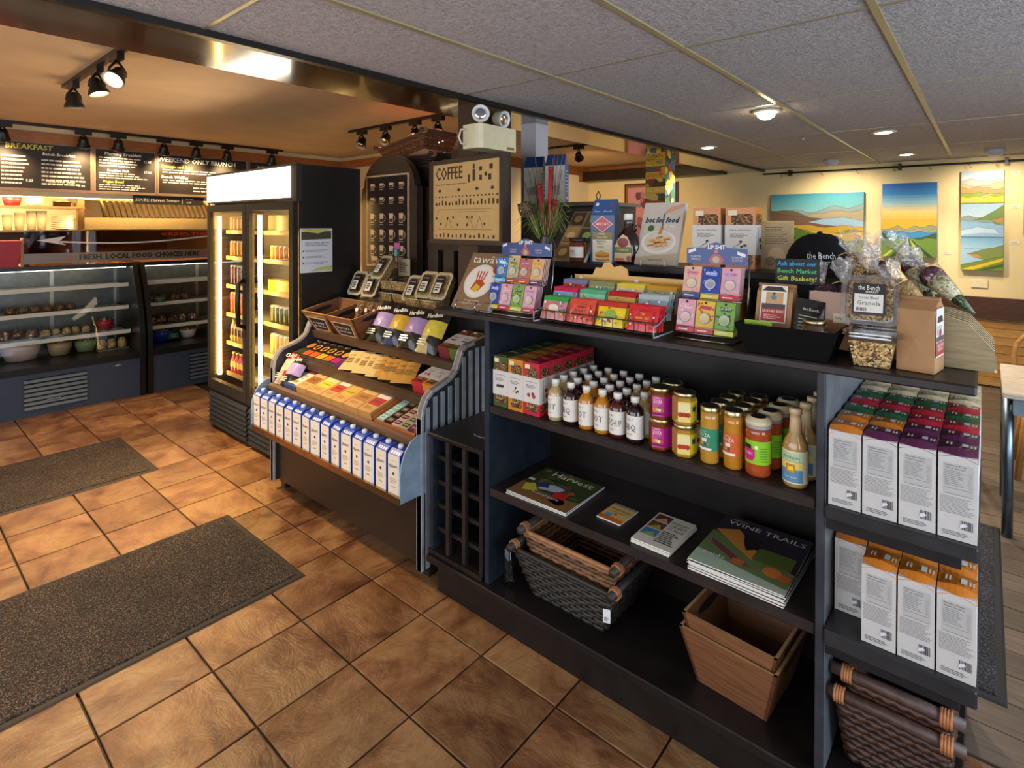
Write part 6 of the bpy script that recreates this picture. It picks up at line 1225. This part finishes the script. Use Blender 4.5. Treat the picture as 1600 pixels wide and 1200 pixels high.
hf = thing('hot_for_food_book', 'hot for food cookbook with a pasta bowl cover on the riser shelf', 'book', (1.705, 1.235, ZS + .004)); hf.rotation_euler = (math.radians(-24), 0, math.radians(3))
MB().box((-.085, 0, 0), (.085, .026, .27), ['e0d8cc', 'e6e0d6', 'cfc0b0', 'dcdad4', 'b0a090', 'b8a898']).build('book_block', 'print', hf)
a = MB(FR(-.0006)); a.rect(-.085, 0, .085, .27, 'cdbfb0'); a.poly([(-.085, 0), (.085, 0), (.085, .05), (-.085, .03)], 'b9a48e', TR(0, 0, .0002)); a.text('hot for food', .0, .19, .036, '2c3350', .001, None, width=.135, shear=.2, bold=.06); a.text('all day', .035, .166, .02, 'f0e6da', .001, None, width=.05); a.disc(0, .095, .072, 'e8ddd0', .0006, 24, None, .05); a.disc(0, .1, .06, 'd8c8b4', .0008, 24, None, .042)
g = random.Random(3)
for k in range(26): an = g.uniform(0, 6.28); r = g.uniform(0, .045); a.poly([(r * math.cos(an) - .016, .1 + r * .6 * math.sin(an)), (r * math.cos(an) + .012, .1 + r * .6 * math.sin(an) + .007), (r * math.cos(an) + .016, .1 + r * .6 * math.sin(an) + .002), (r * math.cos(an) - .01, .1 + r * .6 * math.sin(an) - .005)], g.choice(['c8843c', 'd89a4c', 'b86a2c', 'e0b060', '7a4a20']), TR(0, 0, .001 + k * .00002))
a.poly([(-.008, .13), (.008, .13), (.012, .16), (.004, .165)], 'c88a48', TR(0, 0, .0018)); a.rect(.004, .15, .009, .22, '6a6460', .002); a.poly([(.0, .215), (.05, .235), (.085, .25), (.085, .262), (.03, .25)], 'd89a7a', TR(0, 0, .0014)); a.disc(-.04, .155, .014, '4a6a2a', .0012, 9); a.text('lauren toyota', .0, .02, .012, '4a4038', .001, None, width=.06); a.build('cover_print', 'print', hf)
bs = thing('book_easel', 'white wire easel under the hot for food cookbook', 'stand')
for x in (1.655, 1.755): MB().tube([(x, 1.225, ZS + .02), (x, 1.215, ZS + .003), (x, 1.33, ZS + .003), (x, 1.37, ZS + .12)], .003, 'd8d4cc').build('wire', 'plastic', bs)
for n, (x, lab) in enumerate(((1.895, 'orange granola box with a white sleeve on the riser shelf, left of the pair'), (2.018, 'orange granola box with a white sleeve on the riser shelf, right of the pair'))):
    t = gran_box(lab, 'c9762a', 'twig', None); t.location = (x, 1.28, ZS); t.scale = (1.45, 1.2, 1.16)
fr = thing('wood_frame', 'pale wooden framed notice on the riser shelf behind the cap', 'frame', (2.125, 1.35, ZS)); MB(FR(0)).box((-.055, 0, 0), (.055, .175, .008), 'b89a62').build('frame_board', 'wood', fr)
MB(FR(-.0085)).rect(-.047, .008, .047, .167, 'b09468').lines(-.04, .09, .04, .155, 8, '6a5434', .0005, None, .35, 3, .14).disc(0, .05, .03, 'c8a878', .0005, 12).disc(-.02, .03, .018, '8a6a44', .0007, 10).build('notice_print', 'paper', fr)
# cap
cp = thing('baseball_cap', 'black baseball cap with the Bench Market lettering on the riser shelf', 'cap', (2.275, 1.28, ZS), 0)
m = MB(); n = 24; rows = 8
vs = [((.105 * math.cos(f) ** .8) * math.cos(a), (.115 * math.cos(f) ** .8) * math.sin(a), .008 + .125 * math.sin(f)) for f in [j_ / rows * math.pi / 2 * .98 for j_ in range(rows + 1)] for a in [2 * math.pi * i / n for i in range(n)]]
fs = [(j_ * n + i, j_ * n + (i + 1) % n, (j_ + 1) * n + (i + 1) % n, (j_ + 1) * n + i) for j_ in range(rows) for i in range(n)] + [tuple(range(rows * n, rows * n + n))]
m.add(vs, fs, '18171a', None, True); m.build('crown', 'fabric', cp)
MB().sheet(12, 5, lambda u, v: ((.098 - .01 * v) * math.sin((u - .5) * 2.6), -(.108) * math.cos((u - .5) * 2.6) - v * .06 * math.cos((u - .5) * 2.2), .008 - .006 * v), '151417').sheet(12, 5, lambda u, v: ((.098 - .01 * v) * math.sin((u - .5) * 2.6), -(.108) * math.cos((u - .5) * 2.6) - v * .06 * math.cos((u - .5) * 2.2), .004 - .006 * v), '151417').build('brim', 'fabric', cp)
MB().lathe([(.008, .130), (.008, .137), (.002, .139)], 10, '18171a').build('top_button', 'fabric', cp)
l = MB()
for s_, z, sz, w_ in (('the Bench', .062, .03, .085), ('MARKET', .040, .011, .05)):
    v, f, (a_, b_) = glyphs(s_); k = w_ / (b_ - a_); P = []
    for p in v:
        x = p[0] * k + .012; zz = z + p[1] * sz; ff = math.asin(min(1, (zz - .008) / .125)); R_ = .110 * math.cos(ff) ** .8 + .0025; an = x / .105 - math.pi / 2 + .15; P.append((R_ * .96 * math.cos(an), (R_ + .004) * math.sin(an), zz))
    l.add(P, f, 'f0eef0')
l.build('cap_lettering', 'plain', cp)
sg = thing('chalk_sign', 'black card sign reading Ask about our Bench Market Gift Baskets', 'sign', (2.268, 1.02, 1.2115), 3); MB(FR(0)).box((-.058, .168, 0), (.06, .243, .004), '0b0b0c').build('card', 'plain', sg); MB().tube([(0, .004, 0), (0, .004, .17)], .003, '1a1a1a').box((-.03, -.015, 0), (.03, .02, .003), '1a1a1a').build('stem', 'blackmetal', sg)
MB(FR(-.0045)).text('Ask about our', .0, .228, .019, '2a9ad8', 0, None, width=.105, shear=.1, bold=.03).text('Bench Market', .0, .206, .019, '4ac06a', 0, None, width=.105, shear=.1, bold=.03).text('Gift Baskets!', .0, .184, .02, 'd6dc3a', 0, None, width=.105, shear=.1, bold=.03).build('chalk_writing', 'plain', sg)
# ================================================================= behind the counter
ac = thing('arched_panel', 'dark wooden arch-topped panel beside the drinks fridge', 'panel'); cx, hw = -.365, .297
ap = [(cx - hw, 1.0), (cx + hw, 1.0), (cx + hw, 1.80)] + [(cx + hw * .92 * math.cos(a), 1.82 + .205 * math.sin(a)) for a in [math.pi * k / 14 for k in range(15)]] + [(cx - hw, 1.80)]
MB(FR(1.52)).prism(ap, -.05, 0, '3a2a1c').build('arch_board', 'wood', ac)
cpn = thing('coffee_cup_poster', 'black framed poster of coffee cup drawings on the arched panel', 'poster'); MB(FR(1.519)).box((-.592, 1.272, 0), (-.135, 1.892, .012), 'c9a480').build('frame', 'wood', cpn); a = MB(FR(1.506)).box((-.580, 1.284, 0), (-.147, 1.880, .002), '241a18'); a.M = FR(1.5035)
for r in range(6):
    nn = 4 if r < 5 else 3
    for c in range(nn):
        x = -.52 + c * (.104 if r < 5 else .155); z = [1.82, 1.725, 1.60, 1.49, 1.385, 1.325][r] if r < 5 else 1.315; hh = .03 if r < 2 else .065; w_ = .022 if r < 5 else (.034 if c != 1 else .018)
        if r == 5: x = [-.50, -.365, -.235][c]; hh = .05
        a.poly([(x - w_ * .8, z - hh / 2), (x + w_ * .8, z - hh / 2), (x + w_, z + hh / 2), (x - w_, z + hh / 2)], 'd8b890'); a.poly([(x - w_ * .7, z - hh * .42), (x + w_ * .7, z - hh * .42), (x + w_ * .8, z - hh * .05), (x - w_ * .8, z - hh * .05)], ['5a3420', '6a4024', '4a2a1a', '3a2014'][(r + c) % 4], TR(0, 0, .0004))
        for k in range(8):
            a0, a1 = -1.4 + k * .35, -1.4 + (k + 1) * .35; rr = hh * .3
            a.poly([(x + w_ * .9 + rr * math.cos(a0), z + rr * math.sin(a0)), (x + w_ * .9 + (rr + .004) * math.cos(a0), z + (rr + .004) * math.sin(a0)), (x + w_ * .9 + (rr + .004) * math.cos(a1), z + (rr + .004) * math.sin(a1)), (x + w_ * .9 + rr * math.cos(a1), z + rr * math.sin(a1))], 'd8b890')
        a.rect(x - .022, z - hh / 2 - .014, x + .022, z - hh / 2 - .009, 'b89878')
a.build('print_sheet', 'print', cpn)
bc = thing('tall_cabinet', 'dark tall cabinet behind the arched panel carrying stacked baskets', 'cabinet'); MB().box((-.62, 1.60, 0), (.05, 2.05, 1.80), '221a15').build('cabinet_body', 'blackwood', bc); MB().box((.06, 1.70, 0), (.45, 1.76, 2.02), '3a2b1e').build('side_screen', 'wood', bc); MB().box((.33, 1.66, 1.80), (.46, 1.70, 2.02), '17120f').build('speaker_box', 'blackmetal', bc)
wicker('wicker_basket', 'large black wicker basket at the bottom of the stack on the tall cabinet', (-.30, 1.80, 1.801), .42, .50, .26, .32, .14, ['221a16', '1a1411'], 0, 9, None, '241a16')
wicker('wicker_basket', 'black wicker basket nested second in the stack on the tall cabinet', (-.30, 1.80, 1.87), .40, .48, .25, .31, .14, ['2a1f1a', '1f1713'], 0, 9, None, '2a1f1a')
tb = wicker('wicker_basket', 'reddish brown wicker basket tilted on top of the basket stack', (-.36, 1.78, 2.03), .40, .50, .24, .30, .10, ['6a3a22', '5a2f1c', '7a4628'], 0, 8, None, '4a2f1e'); tb.rotation_euler = (0, math.radians(-9), 0)
bp = thing('back_partition', 'dark slatted partition behind the granola tubs under the COFFEE poster', 'partition')
MB().box((.02, 1.53, 1.40), (.48, 1.56, 1.46), '33261c').build('top_rail', 'wood', bp)
for x in (.03, .17, .33): MB().box((x, 1.53, .0), (x + .09, 1.555, 1.40), '3a2c20').build('slat', 'wood', bp)
MB().box((.02, 1.56, 0), (.48, 1.58, 1.40), '0f0c0a').build('backing', 'blackwood', bp)
cf = thing('coffee_poster', 'framed tan COFFEE chart poster hung in front of the brown post', 'poster', (.625, 1.262, 1.68), -6.5)
hw_, hh_ = .305, .225; f = MB(FR(0)); c = '33261d'
f.box((-hw_, -hh_, -.03), (hw_, -hh_ + .022, .012), c).box((-hw_, hh_ - .022, -.03), (hw_, hh_, .012), c).box((-hw_, -hh_ + .022, -.03), (-hw_ + .022, hh_ - .022, .012), c).box((hw_ - .022, -hh_ + .022, -.03), (hw_, hh_ - .022, .012), c); f.build('frame', 'wood', cf)
MB(FR(0)).box((-hw_ + .02, -hh_ + .02, -.02), (hw_ - .02, hh_ - .02, .0), 'caa468').build('print_sheet', 'paper', cf)
a = MB(FR(-.0006)); D = '3a2818'; a.text('COFFEE', -.14, .148, .095, D, 0, None, width=.235, bold=.035); a.lines(-.26, .085, .02, .10, 1, '8a6a3c', 0, None, .4, 2, .1); g = random.Random(8)
for (x, z, w_, h_) in ((.035, .115, .016, .04), (.075, .13, .02, .06), (.075, .175, .016, .025), (.13, .16, .022, .022), (.17, .13, .02, .02), (.21, .165, .026, .026), (.13, .115, .02, .026), (.2, .115, .024, .03)): a.rect(x - w_ / 2, z - h_ / 2, x + w_ / 2, z + h_ / 2, D)
for x in (-.22, -.05, .1, .22):
    a.poly([(x - .016, .06), (x, .071), (x + .016, .06), (x, .049)], D)
for x in [-.26 + k * .03 for k in range(18)]: a.rect(x, .022, x + g.uniform(.006, .016), .030, D); a.rect(x, -.02, x + g.uniform(.008, .018), -.02 + g.uniform(.012, .034), D)
for x0, x1, z0, z1 in ((-.24, .22, -.045, -.043), (-.24, -.238, -.07, -.043), (-.08, .18, -.058, -.056), (-.24, .22, -.15, -.148)): a.rect(x0, z0, x1, z1, '6a4e2c')
for x in (-.14, .04, .12): a.poly([(x - .03, -.14), (x - .027, -.14), (x, -.085), (x + .027, -.14), (x + .03, -.14), (x, -.078)], '6a4e2c')
for x, z in ((-.25, -.09), (-.15, -.09), (-.1, -.085), (.02, -.085), (.06, -.085), (-.06, -.125), (.02, -.125), (.16, -.12), (-.21, -.12)): a.disc(x, z, .008, D, .0002, 8)
for x in [-.26 + k * .037 for k in range(14)]: a.rect(x, -.192, x + g.uniform(.008, .018), -.192 + g.uniform(.012, .024), D)
a.build('chart_print', 'paper', cf)
# emergency light
el = thing('emergency_light', 'cream emergency light box with two lamp heads under the brown beam', 'emergency light')
m = MB(); pts = [(.64, 1.235), (.72, 1.235), (.745, 1.24), (.76, 1.26), (.76, 1.515), (.64, 1.515)]; m.prism(pts, 1.945, 2.068, 'd8cda8'); m.build('housing', 'plastic', el)
MB(RI(.7605)).rect(1.44, 1.952, 1.50, 1.968, '8a6a4a', .0004).text('EMERGI-LITE', 1.47, 1.96, .009, '3a2a1c', .0008, None, width=.05).build('name_plate', 'print', el)
for yy, d in ((1.30, Vector((.75, -.65, .05))), (1.46, Vector((.95, .1, -.2)))):
    qd = d.normalized().to_track_quat('Z', 'Y').to_matrix().to_4x4(); Mh = TR(.70, yy, 2.125) @ qd
    MB(Mh).lathe([(.02, -.045), (.036, -.03), (.042, 0), (.046, .02), (.046, .03), (.04, .03), (.03, .012), (.012, .0)], 18, ['cfc8b0'] * 5 + ['e8e8e8'] * 2).build('lamp_head', 'plastic', el); MB(Mh).lathe([(.034, .018), (.034, .024), (.02, .028)], 16, 'd8dce0').build('lamp_lens', 'chrome', el); MB().tube([(.70, yy, 2.066), (.70, yy, 2.11)], .012, 'cfc8b0', 8).build('swivel', 'plastic', el)
MB().tube([(.66, 1.235, 2.045), (.66, 1.20, 2.04), (.66, 1.185, 2.0), (.66, 1.20, 1.97), (.66, 1.235, 1.965)], .005, 'd8cda8', 6).build('cable_loop', 'plastic', el)
struct(MB().box((.38, 2.02, 0), (.50, 2.15, ZB), 'c4bec2'), 'trim_10', 'wall')
gc = thing('grey_cabinet', 'dark grey cabinet behind the riser shelf carrying blue coffee bags', 'cabinet'); MB().box((.52, 1.86, 0), (1.06, 2.3, 1.665), '3a342e').build('cabinet_body', 'blackwood', gc); MB().box((.50, 1.84, 1.665), (1.08, 2.32, 1.685), '6a655c').build('cabinet_top', 'plastic', gc)
for a0, a1 in ((.54, .77), (.78, 1.04)): MB().box((a0, 1.845, .9), (a1, 1.86, 1.65), '48423a').build('cabinet_door', 'blackwood', gc)
for n, (x, y, lab) in enumerate(((.57, 1.93, 'left blue and silver coffee bag on the dark grey cabinet'), (.74, 1.92, 'right blue and silver coffee bag on the dark grey cabinet'))):
    t = thing('silver_coffee_bag', lab, 'bag', (x, y, 1.686), 20, 'blue and silver coffee bags')
    MB().add([(-.06, -.045, 0), (.06, -.045, 0), (.06, .045, 0), (-.06, .045, 0), (-.06, -.045, .22), (.06, -.045, .22), (.06, .045, .22), (-.06, .045, .22), (-.056, -.005, .29), (.056, -.005, .29), (.056, .005, .29), (-.056, .005, .29)], [(0, 1, 5, 4), (1, 2, 6, 5), (2, 3, 7, 6), (3, 0, 4, 7), (4, 5, 9, 8), (5, 6, 10, 9), (6, 7, 11, 10), (7, 4, 8, 11), (8, 9, 10, 11), (0, 3, 2, 1)], ['b9b2a4', '3a66a8', '3a66a8', '2a4a80', '2a4470', '33598f', '2a4470', '2a4470', '2a4470', '2a4470']).build('bag_body', 'foil', t)
    MB(RI(.0606)).lines(-.034, .06, .034, .2, 7, 'a8c4e4', 0, None, .3, 2, .3).disc(-.015, .03, .012, 'd8e4f0', 0, 10).disc(.02, .03, .01, 'd8e4f0', 0, 10).build('side_print', 'print', t); MB(FR(-.0456)).rect(-.03, .05, .03, .10, '8a8070').text('C', .0, .085, .04, '5a4a3a', .0006).build('front_print', 'print', t)
# dried flower arrangement
fa = thing('dried_flower_vase', 'vase of red stalks, green grasses and twigs behind the lip balm rack', 'flower arrangement', (1.10, 1.34, ZS)); g = random.Random(11)
MB().lathe([(.03, 0), (.042, .02), (.045, .06), (.03, .10), (.034, .11)], 16, '2a2622').build('vase', 'plastic', fa)
for n in range(3):
    dx = (-.035, .03, .055)[n]; MB().tube([(0, 0, .05), (dx * .6, 0, .2), (dx, -.01, (.34, .42, .26)[n])], .011, 'a81e22', 7).tube([(dx, -.01, (.335, .415, .255)[n]), (dx * 1.1, -.012, (.355, .435, .275)[n])], .013, '8a1418', 7).build('red_stalk', 'plant', fa)
for n in range(14):
    an = g.uniform(0, 6.28); r = g.uniform(.03, .10); hh = g.uniform(.36, .54); sx = g.choice((-.11, -.08, .04, .07)) ; MB().tube([(0, 0, .06), (sx * .5 + .01 * math.cos(an), .01 * math.sin(an), hh * .5), (sx + .03 * math.cos(an), .03 * math.sin(an), hh)], .0034, g.choice(['5a4030', '7a5a40', '4a3428']), 5, r1=.0014).build('twig', 'plant', fa)
for s_ in (-1, 0, 1):
    gs = MB()
    for n in range(36):
        an = g.uniform(0, 6.28); l = g.uniform(.18, .3); o = s_ * .09 + g.uniform(-.03, .03); dr = g.uniform(0, .10)
        P = [(o * .1, .01 * math.sin(an), .07), (o * .5, -.01 + .015 * math.sin(an), l * .6), (o * .85 + .012 * math.cos(an), -.02 + .02 * math.sin(an), l * .95), (o * 1.3 + .03 * math.cos(an), -.03 + .03 * math.sin(an), l - dr)]
        gs.tube(P, .0016, g.choice(['5a7a2e', '8a9a44', '4a6a2a', 'b0a860', 'c0a878', '6a8238']), 4, r1=.0006)
    o = gs.build('grass_tuft', 'plant', fa, kind='stuff')
ps = MB()
for n in range(26):
    ax = Vector((g.uniform(-1, 1), g.uniform(-1, 1), g.uniform(-1, 1))).normalized(); u = ax.orthogonal().normalized(); w = ax.cross(u)
    ps.tube([tuple(Vector((-.10, -.03, .235)) + (u * math.cos(a) + w * math.sin(a)) * .04) for a in [2 * math.pi * k / 10 for k in range(11)]], .0022, g.choice(['5a4630', '7a6244', '4a3826']), 4)
ps.build('vine_ball', 'wicker', fa, kind='stuff')
MB().tube([(-.0, .0, .06), (-.05, -.01, .12), (-.085, -.02, .2), (-.10, -.03, .24)], .003, 'c8a470', 5).build('vine_stem', 'plant', fa)
# ================================================================= back wall pictures
def canvas(label, x0, x1, z0, z1, bands, sky, group=None):
    t = thing('landscape_canvas', label, 'painting', (x0, 6.298, z0), 0, group); W_, H_ = x1 - x0, z1 - z0
    MB(FR(0)).box((0, 0, .001), (W_, H_, .04), sky[0]).build('canvas', 'paper', t); a = MB(FR(-.0402)); sk = [lin(c) for c in sky]; n = 16
    for k in range(n):
        f = k / (n - 1) * (len(sk) - 1); i = min(int(f), len(sk) - 2); u = f - i; c = tuple(p * (1 - u) + q_ * u for p, q_ in zip(sk[i], sk[i + 1]))
        a.rect(0, H_ * (1 - (k + 1) / n * .65) if k < n - 1 else 0, W_, H_ * (1 - k / n * .65), c, .0001 * k)
    for k, (pts, c) in enumerate(bands): 
        a.poly([(x * W_, y * H_) for x, y in pts], c, TR(0, 0, .002 + k * .0005)); dk = tuple(v_ * .45 for v_ in lin(c))
        for (xa, ya), (xb, yb) in zip(pts[:-1], pts[1:]):
            if xb > xa and min(ya, yb) > 0: a.poly([(xa * W_, ya * H_ - .004), (xb * W_, yb * H_ - .004), (xb * W_, yb * H_), (xa * W_, ya * H_)], dk, TR(0, 0, .0022 + k * .0005))
    a.build('painted_scene', 'paper', t)
def hill(ys, c, base=0):
    n = len(ys); X = [k / 20 for k in range(21)]; Y = [float(np.interp(x, [i / (n - 1) for i in range(n)], ys)) + .012 * math.sin(x * 19 + ys[0] * 40) for x in X]
    return (list(zip(X, Y)) + [(1, base), (0, base)], c)
canvas('wide landscape canvas of a lake, hills and golden fields', .74, 1.68, 1.27, 1.92, [hill([.66, .70, .72, .66, .72, .78, .74, .80], '8aa0a0'), hill([.6, .62, .6, .62, .66, .7, .66, .72], 'b0a080'), hill([.7, .72, .68, .6, .55, .5, .48, .46], '6f6250'), hill([.64, .64, .62, .56, .5, .46, .45, .44], '7a5a48'), ([(.42, .5), (.6, .56), (.8, .58), (1, .52), (1, .42), (.8, .42), (.6, .45)], '9cc0dc'), hill([.46, .47, .46, .44, .42, .42, .44, .42], 'c8a03a'), hill([.42, .38, .4, .36, .3, .32, .36, .36], '8a962e'), ([(0, .36), (.3, .4), (.6, .2), (.5, 0), (0, 0)], '5a7a2a'), ([(.4, .38), (.75, .30), (1, .34), (1, .2), (.7, .16)], 'd8b23a'), ([(0, .2), (.3, .26), (.2, 0), (0, 0)], '3f5f24')], ['3f98b0', '6fb4bc', 'a0c8c4', 'c8d8c8'])
v = [hill([.36, .40, .42, .38, .42, .40, .44, .40], '7f8a6a'), hill([.34, .36, .38, .36, .37, .38, .36, .38], '9a8a5a'), hill([.335, .34, .345, .34, .34, .345, .34, .34], '2f78b0'), ([(0, .33), (.25, .27), (.5, .25), (0, .22)], '2f4a26'), ([(1, .33), (.75, .27), (.5, .25), (1, .22)], '2f4a26'), hill([.26, .25, .25, .25, .25, .25, .25, .26], '5a7a2a')]
for k in range(12): x0 = -.55 + k * .175; v.append(([(.455 + k * .0075, .255), (.4605 + k * .0075, .255), (x0 + .10, 0), (x0, 0)], ['24401a', 'a8b044'][k % 2]))
canvas('tall sunset canvas with vineyard rows leading to a lake', 1.848, 2.31, 1.23, 1.996, [(p if all(0 <= q[0] <= 1 for q in p) else [(min(1, max(0, q[0])), q[1]) for q in p], c) for p, c in v], ['1f62b0', '2f7cc0', '8ab8c8', 'e8c878', 'e0a030', 'd89a2a'])
canvas('small canvas of pale hills and a yellow field, topmost of the stacked three', 2.50, 2.815, 1.776, 2.088, [hill([.7, .76, .72, .68, .74, .7], 'a8b0a8'), hill([.62, .55, .5, .55, .6, .66], 'c8a878'), hill([.5, .45, .52, .48, .4, .46], 'b88a58'), hill([.3, .3, .34, .3, .28, .3], '8a9a3a'), hill([.2, .18, .2, .22, .2, .2], 'dcc02a'), ([(.2, 0), (.5, .14), (.75, .26), (.7, .28), (.4, .16), (.05, 0)], 'd0b070')], ['a8bcc8', 'c8d4d8', 'dce0dc'], 'stacked small canvases')
canvas('small canvas of a winding lake and green hill, middle of the stacked three', 2.50, 2.815, 1.448, 1.770, [hill([.6, .64, .58, .55, .52, .5], '8aa098'), ([(.3, .5), (.5, .58), (.75, .75), (1, .95), (1, .4), (.85, .35), (.7, .5)], '6f8a4a'), ([(.7, .5), (1, .6), (1, .36)], 'b08a54'), hill([.5, .48, .46, .44, .4, .34], '8fb4d4'), ([(0, .2), (.4, .3), (.8, .24), (.9, .1), (.5, .12), (0, .05)], 'b8d0e4')], ['9abcd8', 'b8d0e0', 'd8e2e4'], 'stacked small canvases')
canvas('small canvas of a green shore and vineyard, lowest of the stacked three', 2.50, 2.815, 1.126, 1.442, [hill([.66, .66, .67, .66, .66, .66], '9cc0d8'), ([(.2, .5), (.5, .62), (.8, .7), (1, .78), (1, .3), (.6, .3), (.3, .4)], '7a8a4a'), ([(.15, .5), (.4, .5), (.55, .4), (.35, .36)], 'b0905a'), ([(0, .15), (.5, .3), (1, .45), (1, 0), (0, 0)], '6f8a2a'), ([(0, .0), (.3, .12), (1, .4), (1, .3), (.3, 0)], 'd8b82e'), ([(.4, 0), (1, .22), (1, .12), (.6, 0)], '3f5f20')], ['6fa8cc', '9cc4da', 'c8d8dc'], 'stacked small canvases')
canvas('canvas with a pale green edge at the far right of the picture wall', 2.955, 3.5, 1.47, 2.06, [hill([.5, .55, .6, .52, .5], '8a9a6a')], ['c8c48a', 'd8d0a0'])
for n, (x, z, lab) in enumerate(((2.36, 1.27, 'sunset canvas'), (2.865, 2.045, 'topmost small canvas'), (2.865, 1.72, 'middle small canvas'), (2.865, 1.38, 'lowest small canvas'))):
    MB(FR(0)).box((0, 0, 0), (.065, .03, .002), 'e6dcd0').lines(.006, .008, .058, .024, 2, 'b09a90', .0024).build('title_card', 'paper', None, (x, 6.299, z), label='small white title card beside the %s' % lab, cat='title card')
ol = thing('wall_outlet', 'cream blank wall plate under the stacked small canvases', 'wall plate', (2.58, 6.298, .953)); MB(FR(0)).box((0, 0, 0), (.125, .078, .008), 'e6d8b0').build('plate', 'plastic', ol)
pr2 = thing('picture_rail', 'black picture hanging rod with small hooks along the back wall', 'rail')
MB().tube([(.66, 6.22, 2.165), (4.6, 6.22, 2.165)], .010, '1c1714', 8).build('rod', 'blackmetal', pr2)
for x in (.95, 2.0, 2.83, 3.6): MB().box((x - .012, 6.21, 2.13), (x + .012, 6.298, 2.20), '1c1714').build('bracket', 'blackmetal', pr2)
for x in (.86, 1.28, 1.62, 1.95, 2.25, 2.56, 2.76): MB().tube([(x, 6.208, 2.165), (x, 6.205, 2.13), (x + .012, 6.205, 2.115), (x + .02, 6.205, 2.13)], .003, '8a8070', 5).build('hook', 'metal', pr2)
pk = thing('pink_picture', 'large pink abstract picture in a dark frame on the back wall', 'painting', (-.83, 6.298, 1.08)); MB(FR(0)).box((-.40, 0, 0), (.40, 1.06, .02), '4a2a1c').box((-.37, .03, .02), (.37, 1.03, .03), '8a5a34').build('frame', 'wood', pk)
a = MB(FR(-.0302)); a.rect(-.34, .06, .34, 1.0, 'c88a92'); g = random.Random(5)
for k in range(26): x, y, r = g.uniform(-.24, .24), g.uniform(.16, .9), g.uniform(.04, .1); a.poly([(x + r * g.uniform(.6, 1) * math.cos(t_), y + r * g.uniform(.6, 1) * math.sin(t_)) for t_ in [6.283 * i / 9 for i in range(9)]], g.choice(['d8a0a4', 'b06a78', 'e2b4b0', '9a5468', 'c87c88', '6a3a4a']), TR(0, 0, .0004 + k * .0002))
a.build('painted_scene', 'paper', pk)
MB(RI(0)).box((0, 0, 0), (.075, .12, .01), 'c8b488').rect(.03, .06, .06, .1, '4a4a3a', .0105).build('thermostat', 'plastic', None, (-1.839, 5.05, 1.98), label='beige thermostat on the pale partition wall', cat='thermostat')
# ================================================================= cafe table and chair at right
tb_ = thing('cafe_table', 'pale topped cafe table with round steel legs at the right edge', 'table'); MB().box((2.76, 2.78, .725), (3.5, 3.54, .75), 'cdbfae').build('table_top', 'wood', tb_, bevel=.004); MB().box((2.80, 2.82, .64), (3.46, 3.5, .725), '8a97a2').build('apron', 'blackmetal', tb_)
for x in (2.785, 3.46):
    for y in (2.93, 3.48): MB(TR(x, y, 0)).lathe([(.022, 0), (.022, .725)], 14, '8296ac').build('leg', 'metal', tb_)
ch = thing('cafe_chair', 'light wooden bentwood chair behind the cafe table', 'chair', (3.05, 4.0, 0), 0); Wd = 'b98a4c'
MB().lathe([(.2, .43), (.21, .45), (.2, .465)], 20, Wd).build('seat', 'wood', ch)
for x, y in ((-.16, -.16), (.16, -.16), (-.16, .16), (.16, .16)): MB().tube([(x, y, .44), (x * 1.25, y * 1.25, 0)], .017, 'a87a3c', 8).build('leg', 'wood', ch)
MB().tube([(-.19, .15, .44), (-.21, .2, .7)] + [(-.21 * math.cos(a), .2, .7 + .2 * math.sin(a)) for a in [math.pi * k / 8 for k in range(1, 8)]] + [(.21, .2, .7), (.19, .15, .44)], .014, Wd, 8).build('backrest', 'wood', ch)
st = thing('bar_stool', 'dark stool standing behind the end of the counter', 'stool', (2.50, 3.6, 0)); MB().lathe([(.16, .66), (.17, .68), (.16, .70)], 18, '2a2420').build('seat', 'blackwood', st)
for x, y in ((-.11, -.11), (.11, -.11), (-.11, .11), (.11, .11)): MB().tube([(x, y, .67), (x * 1.4, y * 1.4, 0)], .014, '221c19', 8).build('leg', 'blackwood', st)
